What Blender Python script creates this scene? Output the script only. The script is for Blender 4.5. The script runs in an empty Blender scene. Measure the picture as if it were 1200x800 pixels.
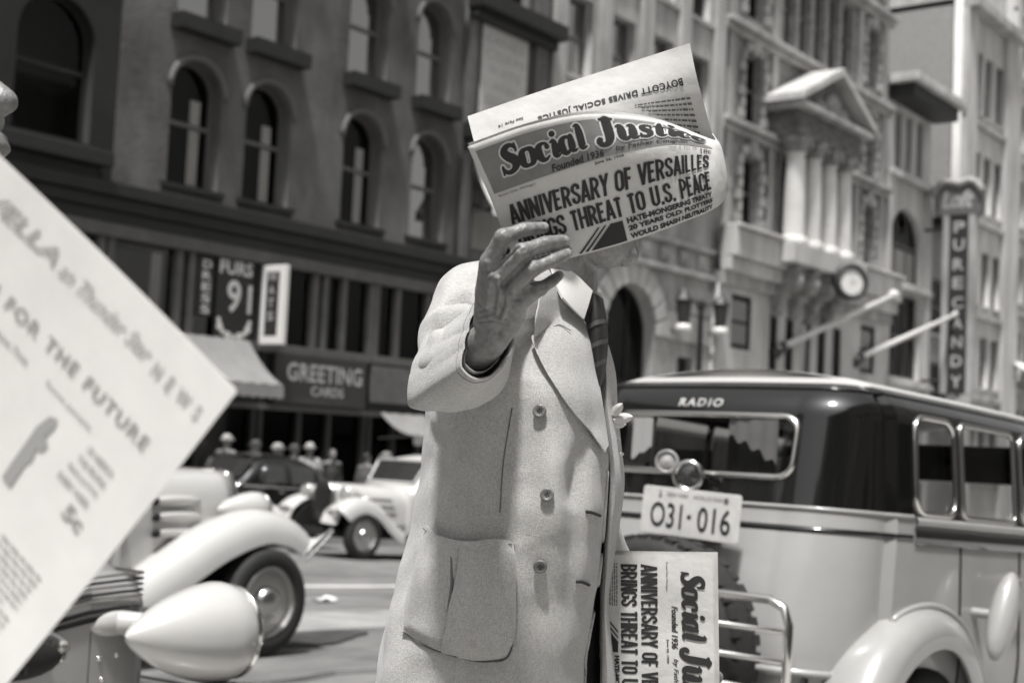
import bpy, bmesh, math, random
from math import sin, cos, pi, radians, sqrt
from mathutils import Vector, Matrix
from mathutils.bvhtree import BVHTree
import numpy as np
random.seed(7)
S = bpy.context.scene
COL = S.collection

# ------------------------------------------------------------------ camera
FPX = 1650.0
_ex = Vector((1235, -180, -FPX)).normalized()
_ez = Vector((0.046, 1.0, (1235 * 0.046 - 180) / FPX)).normalized()
_ey = _ez.cross(_ex)
_W2C = Matrix((_ex, _ey, _ez)).transposed()
_C2W = _W2C.transposed()
CAM = Vector((0, 0, 1.3))
cam = bpy.data.cameras.new('camera')
camo = bpy.data.objects.new('camera', cam)
COL.objects.link(camo)
camo.matrix_world = Matrix.Translation(CAM) @ _C2W.to_4x4()
cam.sensor_width = 36.0
cam.sensor_fit = 'HORIZONTAL'
cam.lens = 36.0 * FPX / 1200.0
cam.clip_start = 0.05
cam.clip_end = 3000
cam.dof.use_dof = True
cam.dof.focus_distance = 1.85
cam.dof.aperture_fstop = 6.0
S.camera = camo

# ------------------------------------------------------------------ light
SUN_AZ = Vector((-0.93, -0.38, 0)).normalized()
SUN_EL = radians(69)
w = bpy.data.worlds.new('World')
S.world = w
w.use_nodes = True
nt = w.node_tree
nt.nodes.clear()
sky = nt.nodes.new('ShaderNodeTexSky')
sky.sky_type = 'NISHITA'
sky.sun_disc = False
sky.sun_elevation = SUN_EL
sky.sun_rotation = math.atan2(SUN_AZ.x, SUN_AZ.y)
sky.dust_density = 4.0
bw = nt.nodes.new('ShaderNodeRGBToBW')          # black and white film
bg = nt.nodes.new('ShaderNodeBackground')
bg.inputs[1].default_value = 0.15
out = nt.nodes.new('ShaderNodeOutputWorld')
nt.links.new(sky.outputs[0], bw.inputs[0])
nt.links.new(bw.outputs[0], bg.inputs[0])
nt.links.new(bg.outputs[0], out.inputs[0])
sun = bpy.data.lights.new('sun', 'SUN')
sun.energy = 4.5
sun.angle = radians(5)
sun.color = (1.0, 0.988, 0.975)
suno = bpy.data.objects.new('sun', sun)
COL.objects.link(suno)
sdir = (SUN_AZ * cos(SUN_EL) + Vector((0, 0, sin(SUN_EL))))
suno.rotation_euler = sdir.to_track_quat('Z', 'Y').to_euler()
suno.location = (-20, -10, 30)
S.view_settings.view_transform = 'Standard'
S.view_settings.look = 'None'
S.view_settings.gamma = 1
S.view_settings.exposure = 0.2
S.view_settings.use_curve_mapping = False

# ------------------------------------------------------------------ pixel to place helpers (photo is 1200 x 800)
def ray(px, py):
    return _C2W @ Vector(((px - 600) / FPX, -(py - 400) / FPX, -1.0))
def at(px, py, t):
    return CAM + ray(px, py) * t
def atY(px, py, Y=24.0):
    v = ray(px, py)
    return CAM + v * (Y / v.y)
def rect(x0, y0, x1, y1, Y=24.0):
    cx = (x0 + x1) / 2
    cy = (y0 + y1) / 2
    return (atY(x0, cy, Y).x, atY(x1, cy, Y).x, atY(cx, y1, Y).z, atY(cx, y0, Y).z)
RGT = Vector((_C2W.col[0][0], _C2W.col[0][1], 0)).normalized()
FWD = Vector((0, 0, 1)).cross(RGT)

# ------------------------------------------------------------------ materials
def M(name, g, rough=0.6, metal=0.0, coat=0.0, var=0.0, vscale=3.0, bump=0.0, bscale=60.0, spec=0.5, stretch=None, sheen=0.0, bdist=None):
    m = bpy.data.materials.new(name)
    m.use_nodes = True
    n = m.node_tree
    b = n.nodes['Principled BSDF']
    col = (g, g * 0.985, g * 0.95, 1)
    b.inputs['Base Color'].default_value = col
    b.inputs['Roughness'].default_value = rough
    b.inputs['Metallic'].default_value = metal
    b.inputs['Coat Weight'].default_value = coat
    b.inputs['Coat Roughness'].default_value = 0.04
    b.inputs['Specular IOR Level'].default_value = spec
    if sheen:
        b.inputs['Sheen Weight'].default_value = sheen
    tc = n.nodes.new('ShaderNodeTexCoord')
    src = tc.outputs['Object']
    if stretch:
        mp = n.nodes.new('ShaderNodeMapping')
        mp.inputs['Scale'].default_value = stretch
        n.links.new(src, mp.inputs['Vector'])
        src = mp.outputs[0]
    if var:
        t = n.nodes.new('ShaderNodeTexNoise')
        t.inputs['Scale'].default_value = vscale
        t.inputs['Detail'].default_value = 6
        t.inputs['Roughness'].default_value = 0.65
        n.links.new(src, t.inputs['Vector'])
        r = n.nodes.new('ShaderNodeMapRange')
        r.inputs['From Min'].default_value = 0.3
        r.inputs['From Max'].default_value = 0.7
        r.inputs['To Min'].default_value = 1 - var
        r.inputs['To Max'].default_value = 1 + var
        n.links.new(t.outputs['Fac'], r.inputs['Value'])
        mx = n.nodes.new('ShaderNodeMix')
        mx.data_type = 'RGBA'
        mx.blend_type = 'MULTIPLY'
        mx.inputs['Factor'].default_value = 1
        mx.inputs['A'].default_value = col
        n.links.new(r.outputs[0], mx.inputs['B'])
        n.links.new(mx.outputs['Result'], b.inputs['Base Color'])
    if bump:
        t2 = n.nodes.new('ShaderNodeTexNoise')
        t2.inputs['Scale'].default_value = bscale
        t2.inputs['Detail'].default_value = 4
        n.links.new(src, t2.inputs['Vector'])
        bp = n.nodes.new('ShaderNodeBump')
        bp.inputs['Strength'].default_value = bump
        bp.inputs['Distance'].default_value = bdist or 0.5 / bscale
        n.links.new(t2.outputs['Fac'], bp.inputs['Height'])
        n.links.new(bp.outputs[0], b.inputs['Normal'])
    return m

def glass(name, tint=0.5, refl=1.0):
    m = bpy.data.materials.new(name)
    m.use_nodes = True
    n = m.node_tree
    n.nodes.clear()
    o = n.nodes.new('ShaderNodeOutputMaterial')
    tr = n.nodes.new('ShaderNodeBsdfTransparent')
    tr.inputs[0].default_value = (tint, tint, tint, 1)
    gl = n.nodes.new('ShaderNodeBsdfGlossy')
    gl.inputs['Roughness'].default_value = 0.03
    gl.inputs['Color'].default_value = (refl, refl * .99, refl * .96, 1)
    fr = n.nodes.new('ShaderNodeFresnel')
    fr.inputs[0].default_value = 1.5
    mx = n.nodes.new('ShaderNodeMixShader')
    n.links.new(fr.outputs[0], mx.inputs[0])
    n.links.new(tr.outputs[0], mx.inputs[1])
    n.links.new(gl.outputs[0], mx.inputs[2])
    n.links.new(mx.outputs[0], o.inputs[0])
    return m

def brick(name, g1, g2, gm, scale=4.0):
    m = M(name, g1, 0.85)
    n = m.node_tree
    b = n.nodes['Principled BSDF']
    tc = n.nodes.new('ShaderNodeTexCoord')
    mp = n.nodes.new('ShaderNodeMapping')
    mp.inputs['Rotation'].default_value = (radians(90), 0, 0)
    sp = n.nodes.new('ShaderNodeSeparateXYZ')
    cb = n.nodes.new('ShaderNodeCombineXYZ')
    ad = n.nodes.new('ShaderNodeMath')
    n.links.new(tc.outputs['Object'], sp.inputs[0])
    n.links.new(sp.outputs[0], ad.inputs[0])
    n.links.new(sp.outputs[1], ad.inputs[1])
    n.links.new(ad.outputs[0], cb.inputs[0])
    n.links.new(sp.outputs[2], cb.inputs[1])
    bt = n.nodes.new('ShaderNodeTexBrick')
    bt.inputs['Color1'].default_value = (g1, g1 * .985, g1 * .95, 1)
    bt.inputs['Color2'].default_value = (g2, g2 * .985, g2 * .95, 1)
    bt.inputs['Mortar'].default_value = (gm, gm * .985, gm * .95, 1)
    bt.inputs['Scale'].default_value = scale
    bt.inputs['Mortar Size'].default_value = 0.012
    n.links.new(cb.outputs[0], bt.inputs['Vector'])
    n.links.new(bt.outputs[0], b.inputs['Base Color'])
    return m

def tweed(name, g):
    """wool cloth: slubby yarns running both ways, mottled, with a fuzzy sheen"""
    m = M(name, g, .95, sheen=.25, spec=.15)
    n = m.node_tree
    bs = n.nodes['Principled BSDF']
    tc = n.nodes.new('ShaderNodeTexCoord')
    fac = []
    for sc in ((800, 800, 150), (170, 170, 1100), (1300, 1300, 1300), (28, 28, 14)):
        mp = n.nodes.new('ShaderNodeMapping')
        mp.inputs['Scale'].default_value = sc
        t = n.nodes.new('ShaderNodeTexNoise')
        t.inputs['Scale'].default_value = 1
        t.inputs['Detail'].default_value = 2
        n.links.new(tc.outputs['Object'], mp.inputs['Vector'])
        n.links.new(mp.outputs[0], t.inputs['Vector'])
        fac.append(t.outputs['Fac'])
    def mth(op, a, b_):
        q = n.nodes.new('ShaderNodeMath')
        q.operation = op
        for k, v in enumerate((a, b_)):
            if isinstance(v, (int, float)):
                q.inputs[k].default_value = v
            else:
                n.links.new(v, q.inputs[k])
        return q.outputs[0]
    s_ = mth('ADD', fac[0], fac[1])
    s_ = mth('ADD', s_, fac[2])
    s3 = mth('MULTIPLY', fac[3], .35)
    tot = mth('ADD', s_, s3)
    r = n.nodes.new('ShaderNodeMapRange')
    r.inputs['From Min'].default_value = 1.25
    r.inputs['From Max'].default_value = 2.1
    r.inputs['To Min'].default_value = .68
    r.inputs['To Max'].default_value = 1.26
    n.links.new(tot, r.inputs['Value'])
    mx = n.nodes.new('ShaderNodeMix')
    mx.data_type = 'RGBA'
    mx.blend_type = 'MULTIPLY'
    mx.inputs['Factor'].default_value = 1
    mx.inputs['A'].default_value = (g, g * .985, g * .95, 1)
    n.links.new(r.outputs[0], mx.inputs['B'])
    n.links.new(mx.outputs['Result'], bs.inputs['Base Color'])
    bp = n.nodes.new('ShaderNodeBump')
    bp.inputs['Strength'].default_value = .7
    bp.inputs['Distance'].default_value = .0008
    n.links.new(s_, bp.inputs['Height'])
    n.links.new(bp.outputs[0], bs.inputs['Normal'])
    return m

MT = dict(
    asphalt=M('asphalt', .16, .8, var=.45, vscale=1.6, bump=.9, bscale=45, stretch=(.6, 1.3, 1)),
    walk=M('sidewalk_concrete', .36, .85, var=.15, vscale=2),
    kerb=M('kerb_stone', .3, .8, var=.15),
    linepaint=M('road_paint', .62, .7, var=.2, vscale=6),
    brown=M('brownstone', .105, .85, var=.62, vscale=.5, bump=.4, bscale=12, stretch=(1, 1, .55)),
    dkstone=M('soot_dark_stone', .012, .8, var=.3, vscale=.7),
    dktrim=M('dark_painted_trim', .016, .6, var=.25, vscale=2),
    midtrim=M('grey_painted_trim', .11, .7, var=.2),
    lime=M('limestone', .36, .85, var=.42, vscale=1.1, bump=.4, bscale=8, stretch=(1, 1, .22)),
    limeb=M('grey_limestone', .34, .85, var=.4, vscale=1.1, bump=.4, bscale=8, stretch=(1, 1, .25)),
    limew=M('pale_stone', .46, .8, var=.3, vscale=1.0, stretch=(1, 1, .25)),
    carved=M('carved_stone', .25, .85, var=.4, vscale=3.5, bump=.6, bscale=9),
    marble=M('column_stone', .6, .7, var=.12, vscale=1),
    brickw=brick('side_wall_brick', .25, .30, .34, 3.0),
    brickd=brick('dark_brick', .2, .26, .3, 3.0),
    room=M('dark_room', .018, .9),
    curtain=M('pale_curtain', .85, .8, var=.15, vscale=4, stretch=(6, 6, .3)),
    blind=M('grey_blind', .33, .8),
    sash=M('window_sash', .12, .6),
    sashp=M('pale_sash', .5, .6),
    wglass=glass('window_glass', .9, .4),
    cglass=glass('car_glass', .6, .5),
    black=M('black_lacquer', .006, .12, coat=1.0),
    body=M('cream_paint', .33, .3, coat=.7, var=.05, vscale=5),
    white=M('white_paint', .5, .3, coat=.6, var=.04, vscale=4),
    greyp=M('grey_paint', .32, .32, coat=.5, var=.06, vscale=4),
    chrome=M('chrome', .75, .12, 1.0),
    chromed=M('dull_chrome', .5, .28, 1.0),
    rubber=M('rubber', .02, .75, bump=.3, bscale=40),
    dark=M('dark_void', .012, .9),
    lens=M('lamp_glass', .35, .1, coat=1),
    lensd=M('dark_lamp_glass', .03, .1, coat=1),
    papern=M('bright_newsprint', .74, .85, var=.05, vscale=30),
    soot=M('sooty_shaded_stone', .13, .85, var=.5, vscale=3, bump=.6, bscale=9),  # dirty stone, darkened further to paint in the shade around the pediment
    plate=M('plate_enamel', .6, .4, var=.1, vscale=20),
    ink=M('printing_ink', .018, .7),
    inkg=M('grey_ink', .12, .8),
    inkm=M('mid_grey_ink', .34, .8),
    inkl=M('light_grey_ink', .4, .8),
    paper=M('newsprint', .56, .85, var=.06, vscale=30, bump=.15, bscale=25),
    tint=M('masthead_tint', .2, .85, var=.14, vscale=60),
    layertone=M('layered_sheet_dimness', .5, .85, var=.05, vscale=40),  # grey paints in the weaker light coming through stacked sheets
    letterw=M('letter_outline', .62, .8),
    skin=M('skin', .21, .42, var=.3, vscale=110, bump=1.0, bscale=330, bdist=.0009, stretch=(1, 1, .6)),
    nail=M('fingernail', .33, .3),
    coat=tweed('coat_wool', .46),
    button=M('horn_button', .16, .35, var=.3, vscale=60, coat=.3),
    suit=M('dark_suit', .025, .85, var=.2, vscale=200),
    shirt=M('white_shirt', .55, .8, bump=.2, bscale=300),
    tie=M('dark_tie', .03, .5),
    tiestripe=M('tie_stripe', .09, .5),
    hair=M('hair', .03, .5),
    felt=M('pale_felt', .4, .9),
    feltd=M('dark_felt', .08, .9),
    eye=M('eye_white', .6, .2),
    signd=M('dark_sign_board', .03, .5, var=.2),
    signt=M('sign_lettering', .42, .5, var=.3, vscale=9),
    signw=M('white_sign', .72, .6),
    canvas=M('pale_canvas', .22, .85, var=.12, vscale=2),
    canvasd=M('dark_canvas', .03, .85),
    goods=M('shop_goods', .3, .8, var=.6, vscale=5),
    poster=M('faded_poster', .5, .8, var=.12, vscale=2.2, stretch=(.6, 1, 3)),
    pole=M('pale_pole', .62, .5),
    iron=M('cast_iron', .03, .5),
    globe=M('opal_globe', .7, .3),
)

# ------------------------------------------------------------------ mesh helpers
def wm(o):
    if o is None:
        return Matrix.Identity(4)
    b = o.matrix_basis
    if o.parent:
        return wm(o.parent) @ o.matrix_parent_inverse @ b
    return b.copy()

def link(name, me, mat, parent=None, smooth=False):
    me.materials.clear()
    me.materials.append(mat)
    if smooth:
        me.polygons.foreach_set('use_smooth', [True] * len(me.polygons))
    o = bpy.data.objects.new(name, me)
    COL.objects.link(o)
    if parent:
        o.parent = parent
        o.matrix_parent_inverse = wm(parent).inverted()
    return o

class MB:
    def __init__(s):
        s.v = []
        s.f = []
    def add(s, vs, fs):
        k = len(s.v)
        s.v += [tuple(a) for a in vs]
        s.f += [tuple(i + k for i in f) for f in fs]
        return s
    def box(s, x0, x1, y0, y1, z0, z1):
        vs = [(x, y, z) for z in (z0, z1) for y in (y0, y1) for x in (x0, x1)]
        return s.add(vs, [(0, 2, 3, 1), (4, 5, 7, 6), (0, 1, 5, 4), (2, 6, 7, 3), (0, 4, 6, 2), (1, 3, 7, 5)])
    def grid(s, P, cu=False, cv=False):
        r, c = len(P), len(P[0])
        fs = []
        for i in range(r - (0 if cu else 1)):
            for j in range(c - (0 if cv else 1)):
                a, b = i, (i + 1) % r
                d, e = j, (j + 1) % c
                fs.append((a * c + d, a * c + e, b * c + e, b * c + d))
        return s.add([p for row in P for p in row], fs)
    def tube(s, pts, rad, n=8, caps=True, close=False):
        pts = [Vector(p) for p in pts]
        if not hasattr(rad, '__len__'):
            rad = [rad] * len(pts)
        rows = []
        ref = None
        m = len(pts)
        for i, p in enumerate(pts):
            if close:
                d = pts[(i + 1) % m] - pts[i - 1]
            else:
                d = pts[min(i + 1, m - 1)] - pts[max(i - 1, 0)]
            d.normalize()
            if ref is None:
                ref = Vector((0, 0, 1)) if abs(d.z) < .9 else Vector((1, 0, 0))
            a = ref - d * ref.dot(d)
            a.normalize()
            ref = a
            b = d.cross(a)
            rows.append([p + (a * cos(2 * pi * k / n) + b * sin(2 * pi * k / n)) * rad[i] for k in range(n)])
        k0 = len(s.v)
        s.grid(rows, cu=close, cv=True)
        if caps and not close:
            s.f.append(tuple(range(k0 + n - 1, k0 - 1, -1)))
            s.f.append(tuple(range(k0 + (m - 1) * n, k0 + m * n)))
        return s
    def lathe(s, prof, o, d, n=24, up=None):
        o = Vector(o)
        d = Vector(d).normalized()
        a = d.orthogonal().normalized()
        b = d.cross(a)
        rows = [[o + d * t + (a * cos(2 * pi * k / n) + b * sin(2 * pi * k / n)) * max(r, 1e-4) for k in range(n)] for r, t in prof]
        return s.grid(rows, cv=True)
    def prism(s, poly, ext):
        n = len(poly)
        ext = Vector(ext)
        a = [Vector(p) for p in poly]
        fs = [tuple(range(n)), tuple(range(2 * n - 1, n - 1, -1))]
        fs += [(i, i + n, (i + 1) % n + n, (i + 1) % n) for i in range(n)]
        return s.add(a + [p + ext for p in a], fs)
    def ell(s, c, r, R=None, n=16, m=10):
        c = Vector(c)
        rows = []
        for i in range(m + 1):
            th = pi * i / m
            row = []
            for k in range(n):
                ph = 2 * pi * k / n
                p = Vector((r[0] * sin(th) * cos(ph), r[1] * sin(th) * sin(ph), r[2] * cos(th)))
                if R is not None:
                    p = R @ p
                row.append(c + p)
            rows.append(row)
        return s.grid(rows, cv=True)
    def cap(s, a, b, ra, rb, n=14):
        a, b = Vector(a), Vector(b)
        d = b - a
        L = d.length
        d.normalize()
        prof = [(ra * sin(t), -ra * cos(t)) for t in [pi / 2 * i / 5 for i in range(6)]] + [(rb * cos(t), L + rb * sin(t)) for t in [pi / 2 * i / 5 for i in range(6)]]
        return s.lathe(prof, a, d, n)
    def chain(s, pts):
        for (a, ra), (b, rb) in zip(pts[:-1], pts[1:]):
            s.cap(a, b, ra, rb)
        return s
    def mesh(s, name):
        me = bpy.data.meshes.new(name)
        me.from_pydata(s.v, [], s.f)
        me.validate()
        bm = bmesh.new()
        bm.from_mesh(me)
        bmesh.ops.remove_doubles(bm, verts=bm.verts, dist=1e-5)
        bmesh.ops.recalc_face_normals(bm, faces=bm.faces)
        bm.to_mesh(me)
        bm.free()
        return me
    def build(s, name, mat, parent=None, smooth=False, bevel=0, solid=0):
        o = link(name, s.mesh(name), mat, parent, smooth)
        if solid:
            md = o.modifiers.new('solid', 'SOLIDIFY')
            md.thickness = solid
            md.offset = -1
            if smooth:
                es = o.modifiers.new('edge', 'EDGE_SPLIT')
                es.split_angle = radians(38)
        if bevel:
            md = o.modifiers.new('bevel', 'BEVEL')
            md.width = bevel
            md.segments = 2
        return o
    def organic(s, voxel, smooth_it=4, name='organic'):
        me = s.mesh(name)
        o = bpy.data.objects.new(name, me)
        COL.objects.link(o)
        r = o.modifiers.new('r', 'REMESH')
        r.mode = 'VOXEL'
        r.voxel_size = voxel
        sm = o.modifiers.new('s', 'SMOOTH')
        sm.factor = .5
        sm.iterations = smooth_it
        bpy.context.view_layer.update()
        dg = bpy.context.evaluated_depsgraph_get()
        nm = bpy.data.meshes.new_from_object(o.evaluated_get(dg))
        bpy.data.objects.remove(o)
        return nm

def tag(o, label, cat, group=None):
    o['label'] = label
    o['category'] = cat
    if group:
        o['group'] = group
    return o
def thing(name, loc, label, cat, group=None, rz=0):
    o = bpy.data.objects.new(name, None)
    o.empty_display_size = .2
    COL.objects.link(o)
    o.location = loc
    o.rotation_euler = (0, 0, rz)
    return tag(o, label, cat, group)
def struct(o):
    o['kind'] = 'structure'
    return o
def copy_tree(o, parent=None):
    c = o.copy()
    COL.objects.link(c)
    if parent:
        c.parent = parent
    for ch in [x for x in COL.objects if x.parent == o]:
        copy_tree(ch, c)
    return c

def crom(P, n=8, closed=False):
    """Catmull-Rom through tuples of any size"""
    P = [tuple(p) for p in P]
    out = []
    m = len(P)
    for i in range(m if closed else m - 1):
        if closed:
            a, b, c, d = P[i - 1], P[i], P[(i + 1) % m], P[(i + 2) % m]
        else:
            b, c = P[i], P[i + 1]
            a = P[i - 1] if i else tuple(2 * x - y for x, y in zip(b, c))
            d = P[i + 2] if i + 2 < m else tuple(2 * y - x for x, y in zip(b, c))
        for k in range(n):
            t = k / n
            out.append(tuple(.5 * (2 * y + (z - x) * t + (2 * x - 5 * y + 4 * z - q) * t * t + (3 * y - x - 3 * z + q) * t ** 3) for x, y, z, q in zip(a, b, c, d)))
    if not closed:
        out.append(P[-1])
    return out
def interp(xs, ys, x):
    return float(np.interp(x, xs, ys))

# ------------------------------------------------------------------ lettering
_tc = {}
def text2d(s, bold=0.0, shear=0.0, sp=1.0):
    k = (s, bold, shear, sp)
    if k in _tc:
        return _tc[k]
    c = bpy.data.curves.new('t', 'FONT')
    c.body = s
    c.size = 1
    c.offset = bold
    c.shear = shear
    c.space_character = sp
    c.resolution_u = 3
    o = bpy.data.objects.new('t', c)
    COL.objects.link(o)
    bpy.context.view_layer.update()
    dg = bpy.context.evaluated_depsgraph_get()
    me = bpy.data.meshes.new_from_object(o.evaluated_get(dg))
    V = [(v.co.x, v.co.y) for v in me.vertices]
    Fc = [tuple(p.vertices) for p in me.polygons]
    bpy.data.objects.remove(o)
    bpy.data.meshes.remove(me)
    _tc[k] = (V, Fc)
    return _tc[k]
def fit(s, x, y, wd, h, **kw):
    """text scaled to the box whose lower left corner is x,y ; returns verts, faces in page units"""
    V, Fc = text2d(s, **kw)
    x0 = min(v[0] for v in V); x1 = max(v[0] for v in V)
    y0 = min(v[1] for v in V); y1 = max(v[1] for v in V)
    return [(x + (a - x0) / (x1 - x0) * wd, y + (b - y0) / (y1 - y0) * h) for a, b in V], Fc
class Print:
    """flat marks in page units collected, cut to a grid and laid over a surface"""
    def __init__(s):
        s.v = []
        s.f = []
    def add(s, V, Fc, dz=0.0):
        k = len(s.v)
        s.v += [(a[0], a[1], dz) for a in V]
        s.f += [tuple(i + k for i in f) for f in Fc]
        return s
    def text(s, t, x, y, wd, h, dz=0.0, **kw):
        V, Fc = fit(t, x, y, wd, h, **kw)
        return s.add(V, Fc, dz)
    def rect(s, x0, y0, x1, y1, dz=0.0):
        return s.add([(x0, y0), (x1, y0), (x1, y1), (x0, y1)], [(0, 1, 2, 3)], dz)
    def poly(s, P, dz=0.0):
        return s.add(P, [tuple(range(len(P)))], dz)
    def lines(s, x0, y0, x1, y1, pitch, thick, dz=0.0, seed=1):
        """greeked columns of tiny body type, broken into word lengths"""
        rn = random.Random(seed)
        y = y1
        while y - thick > y0:
            x = x0
            end = x1 - (0 if rn.random() > .15 else rn.random() * (x1 - x0) * .5)
            while x < end:
                l = thick * rn.uniform(1.2, 5)
                s.rect(x, y - thick, min(x + l, end), y, dz)
                x += l + thick * .9
            y -= pitch
        return s
    def build(s, name, mat, parent, fn, cut=0.0, cutv=0.0):
        me = bpy.data.meshes.new(name)
        me.from_pydata(s.v, [], s.f)
        bm = bmesh.new()
        bm.from_mesh(me)
        if cut:
            xs = [v.co.x for v in bm.verts]
            x = min(xs) + cut
            while x < max(xs):
                bmesh.ops.bisect_plane(bm, geom=bm.verts[:] + bm.edges[:] + bm.faces[:], plane_co=(x, 0, 0), plane_no=(1, 0, 0))
                x += cut
        if cutv:
            ys = [v.co.y for v in bm.verts]
            y = min(ys) + cutv
            while y < max(ys):
                bmesh.ops.bisect_plane(bm, geom=bm.verts[:] + bm.edges[:] + bm.faces[:], plane_co=(0, y, 0), plane_no=(0, 1, 0))
                y += cutv
        for v in bm.verts:
            v.co = fn(v.co.x, v.co.y, v.co.z)
        bm.to_mesh(me)
        bm.free()
        return link(name, me, mat, parent)

def flatfn(o, ux, uy, off=0.004):
    o = Vector(o); ux = Vector(ux); uy = Vector(uy)
    n = ux.cross(uy).normalized()
    return lambda x, y, z: o + ux * x + uy * y + n * (off + z)

# heavy rounded script drawn with a brush: letters as strokes (x, y, width), x-height 1
GL = {
 'S': (1.02, [[(.93, 1.02, .12), (.92, 1.22, .2), (.72, 1.40, .24), (.45, 1.36, .34), (.30, 1.12, .44), (.48, .84, .50), (.72, .62, .52), (.76, .30, .44), (.52, .06, .30), (.24, .06, .24), (.06, .26, .2), (.04, .44, .12)], [(.93, 1.45, .12), (.94, 1.1, .17)], [(.03, -.02, .12), (.05, .36, .17)]]),
 'o': (.92, [[(.44, .95, .20), (.68, .84, .34), (.76, .5, .44), (.66, .16, .34), (.42, .05, .20), (.18, .16, .36), (.11, .5, .46), (.20, .84, .34), (.44, .95, .20)]]),
 'c': (.80, [[(.64, .72, .30), (.60, .90, .20), (.40, .95, .20), (.18, .80, .38), (.12, .48, .46), (.22, .16, .38), (.44, .06, .22), (.66, .20, .12)]]),
 'i': (.50, [[(.04, .90, .12), (.24, .92, .26), (.26, .55, .42), (.24, .16, .42), (.34, .06, .2), (.48, .12, .1)], [(.27, 1.32, .36), (.28, 1.33, .36)]]),
 'a': (.96, [[(.66, .86, .22), (.42, .95, .22), (.18, .80, .36), (.11, .46, .44), (.20, .14, .36), (.38, .06, .24), (.60, .24, .16)], [(.70, .94, .30), (.68, .55, .42), (.68, .18, .40), (.80, .06, .2), (.93, .12, .1)]]),
 'l': (.52, [[(.04, 1.44, .12), (.24, 1.46, .28), (.26, 1.0, .42), (.25, .5, .42), (.25, .16, .40), (.36, .06, .2), (.5, .12, .1)]]),
 'J': (.95, [[(.36, 1.40, .16), (.62, 1.40, .22), (.88, 1.40, .16)], [(.62, 1.38, .44), (.62, .8, .46), (.60, .3, .44), (.44, -.02, .32), (.18, -.04, .26), (.08, .14, .30), (.12, .24, .30)]]),
 'u': (1.0, [[(.02, .90, .12), (.20, .92, .28), (.22, .55, .42), (.24, .22, .38), (.40, .06, .24), (.62, .22, .14)], [(.56, .92, .14), (.74, .92, .28), (.74, .5, .42), (.74, .16, .40), (.86, .06, .2), (.98, .12, .1)]]),
 's': (.72, [[(.60, .70, .10), (.58, .86, .18), (.40, .95, .20), (.20, .82, .30), (.26, .60, .36), (.48, .42, .38), (.50, .18, .30), (.30, .05, .22), (.10, .14, .18), (.06, .30, .10)], [(.06, .02, .1), (.07, .26, .14)], [(.61, .97, .1), (.61, .74, .14)]]),
 't': (.62, [[(.34, 1.28, .18), (.30, .95, .36), (.26, .5, .42), (.26, .18, .40), (.38, .06, .22), (.58, .14, .10)], [(.02, .90, .14), (.30, .90, .16), (.58, .90, .14)]]),
 'e': (.82, [[(.22, .52, .12), (.52, .54, .16), (.66, .66, .24), (.56, .90, .22), (.38, .95, .20), (.17, .80, .36), (.11, .48, .44), (.20, .16, .38), (.44, .06, .22), (.70, .24, .11)]]),
 ' ': (.42, []),
}
def brush(txt, grow=0.0, shear=.16, gap=.02):
    polys = []
    x = 0
    k = 0
    for ch in txt:
        adv, strokes = GL[ch]
        for st in strokes:
            pts = crom(st, 6)
            L, R = [], []
            for i, p in enumerate(pts):
                a = pts[max(i - 1, 0)]
                b = pts[min(i + 1, len(pts) - 1)]
                dx, dy = b[0] - a[0], b[1] - a[1]
                l = sqrt(dx * dx + dy * dy) or 1
                hw = p[2] / 2 + grow
                L.append((p[0] - dy / l * hw, p[1] + dx / l * hw))
                R.append((p[0] + dy / l * hw, p[1] - dx / l * hw))
            for i in range(len(pts) - 1):
                polys.append(([L[i], R[i], R[i + 1], L[i + 1]], x, k))
                k += 1
            for p in (pts[0], pts[-1]):
                hw = p[2] / 2 + grow
                polys.append(([(p[0] + hw * cos(q * pi / 5), p[1] + hw * sin(q * pi / 5)) for q in range(10)], x, k))
                k += 1
        x += adv + gap
    return [([(a + xo + b * shear, b) for a, b in P], kk) for P, xo, kk in polys], x


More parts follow.
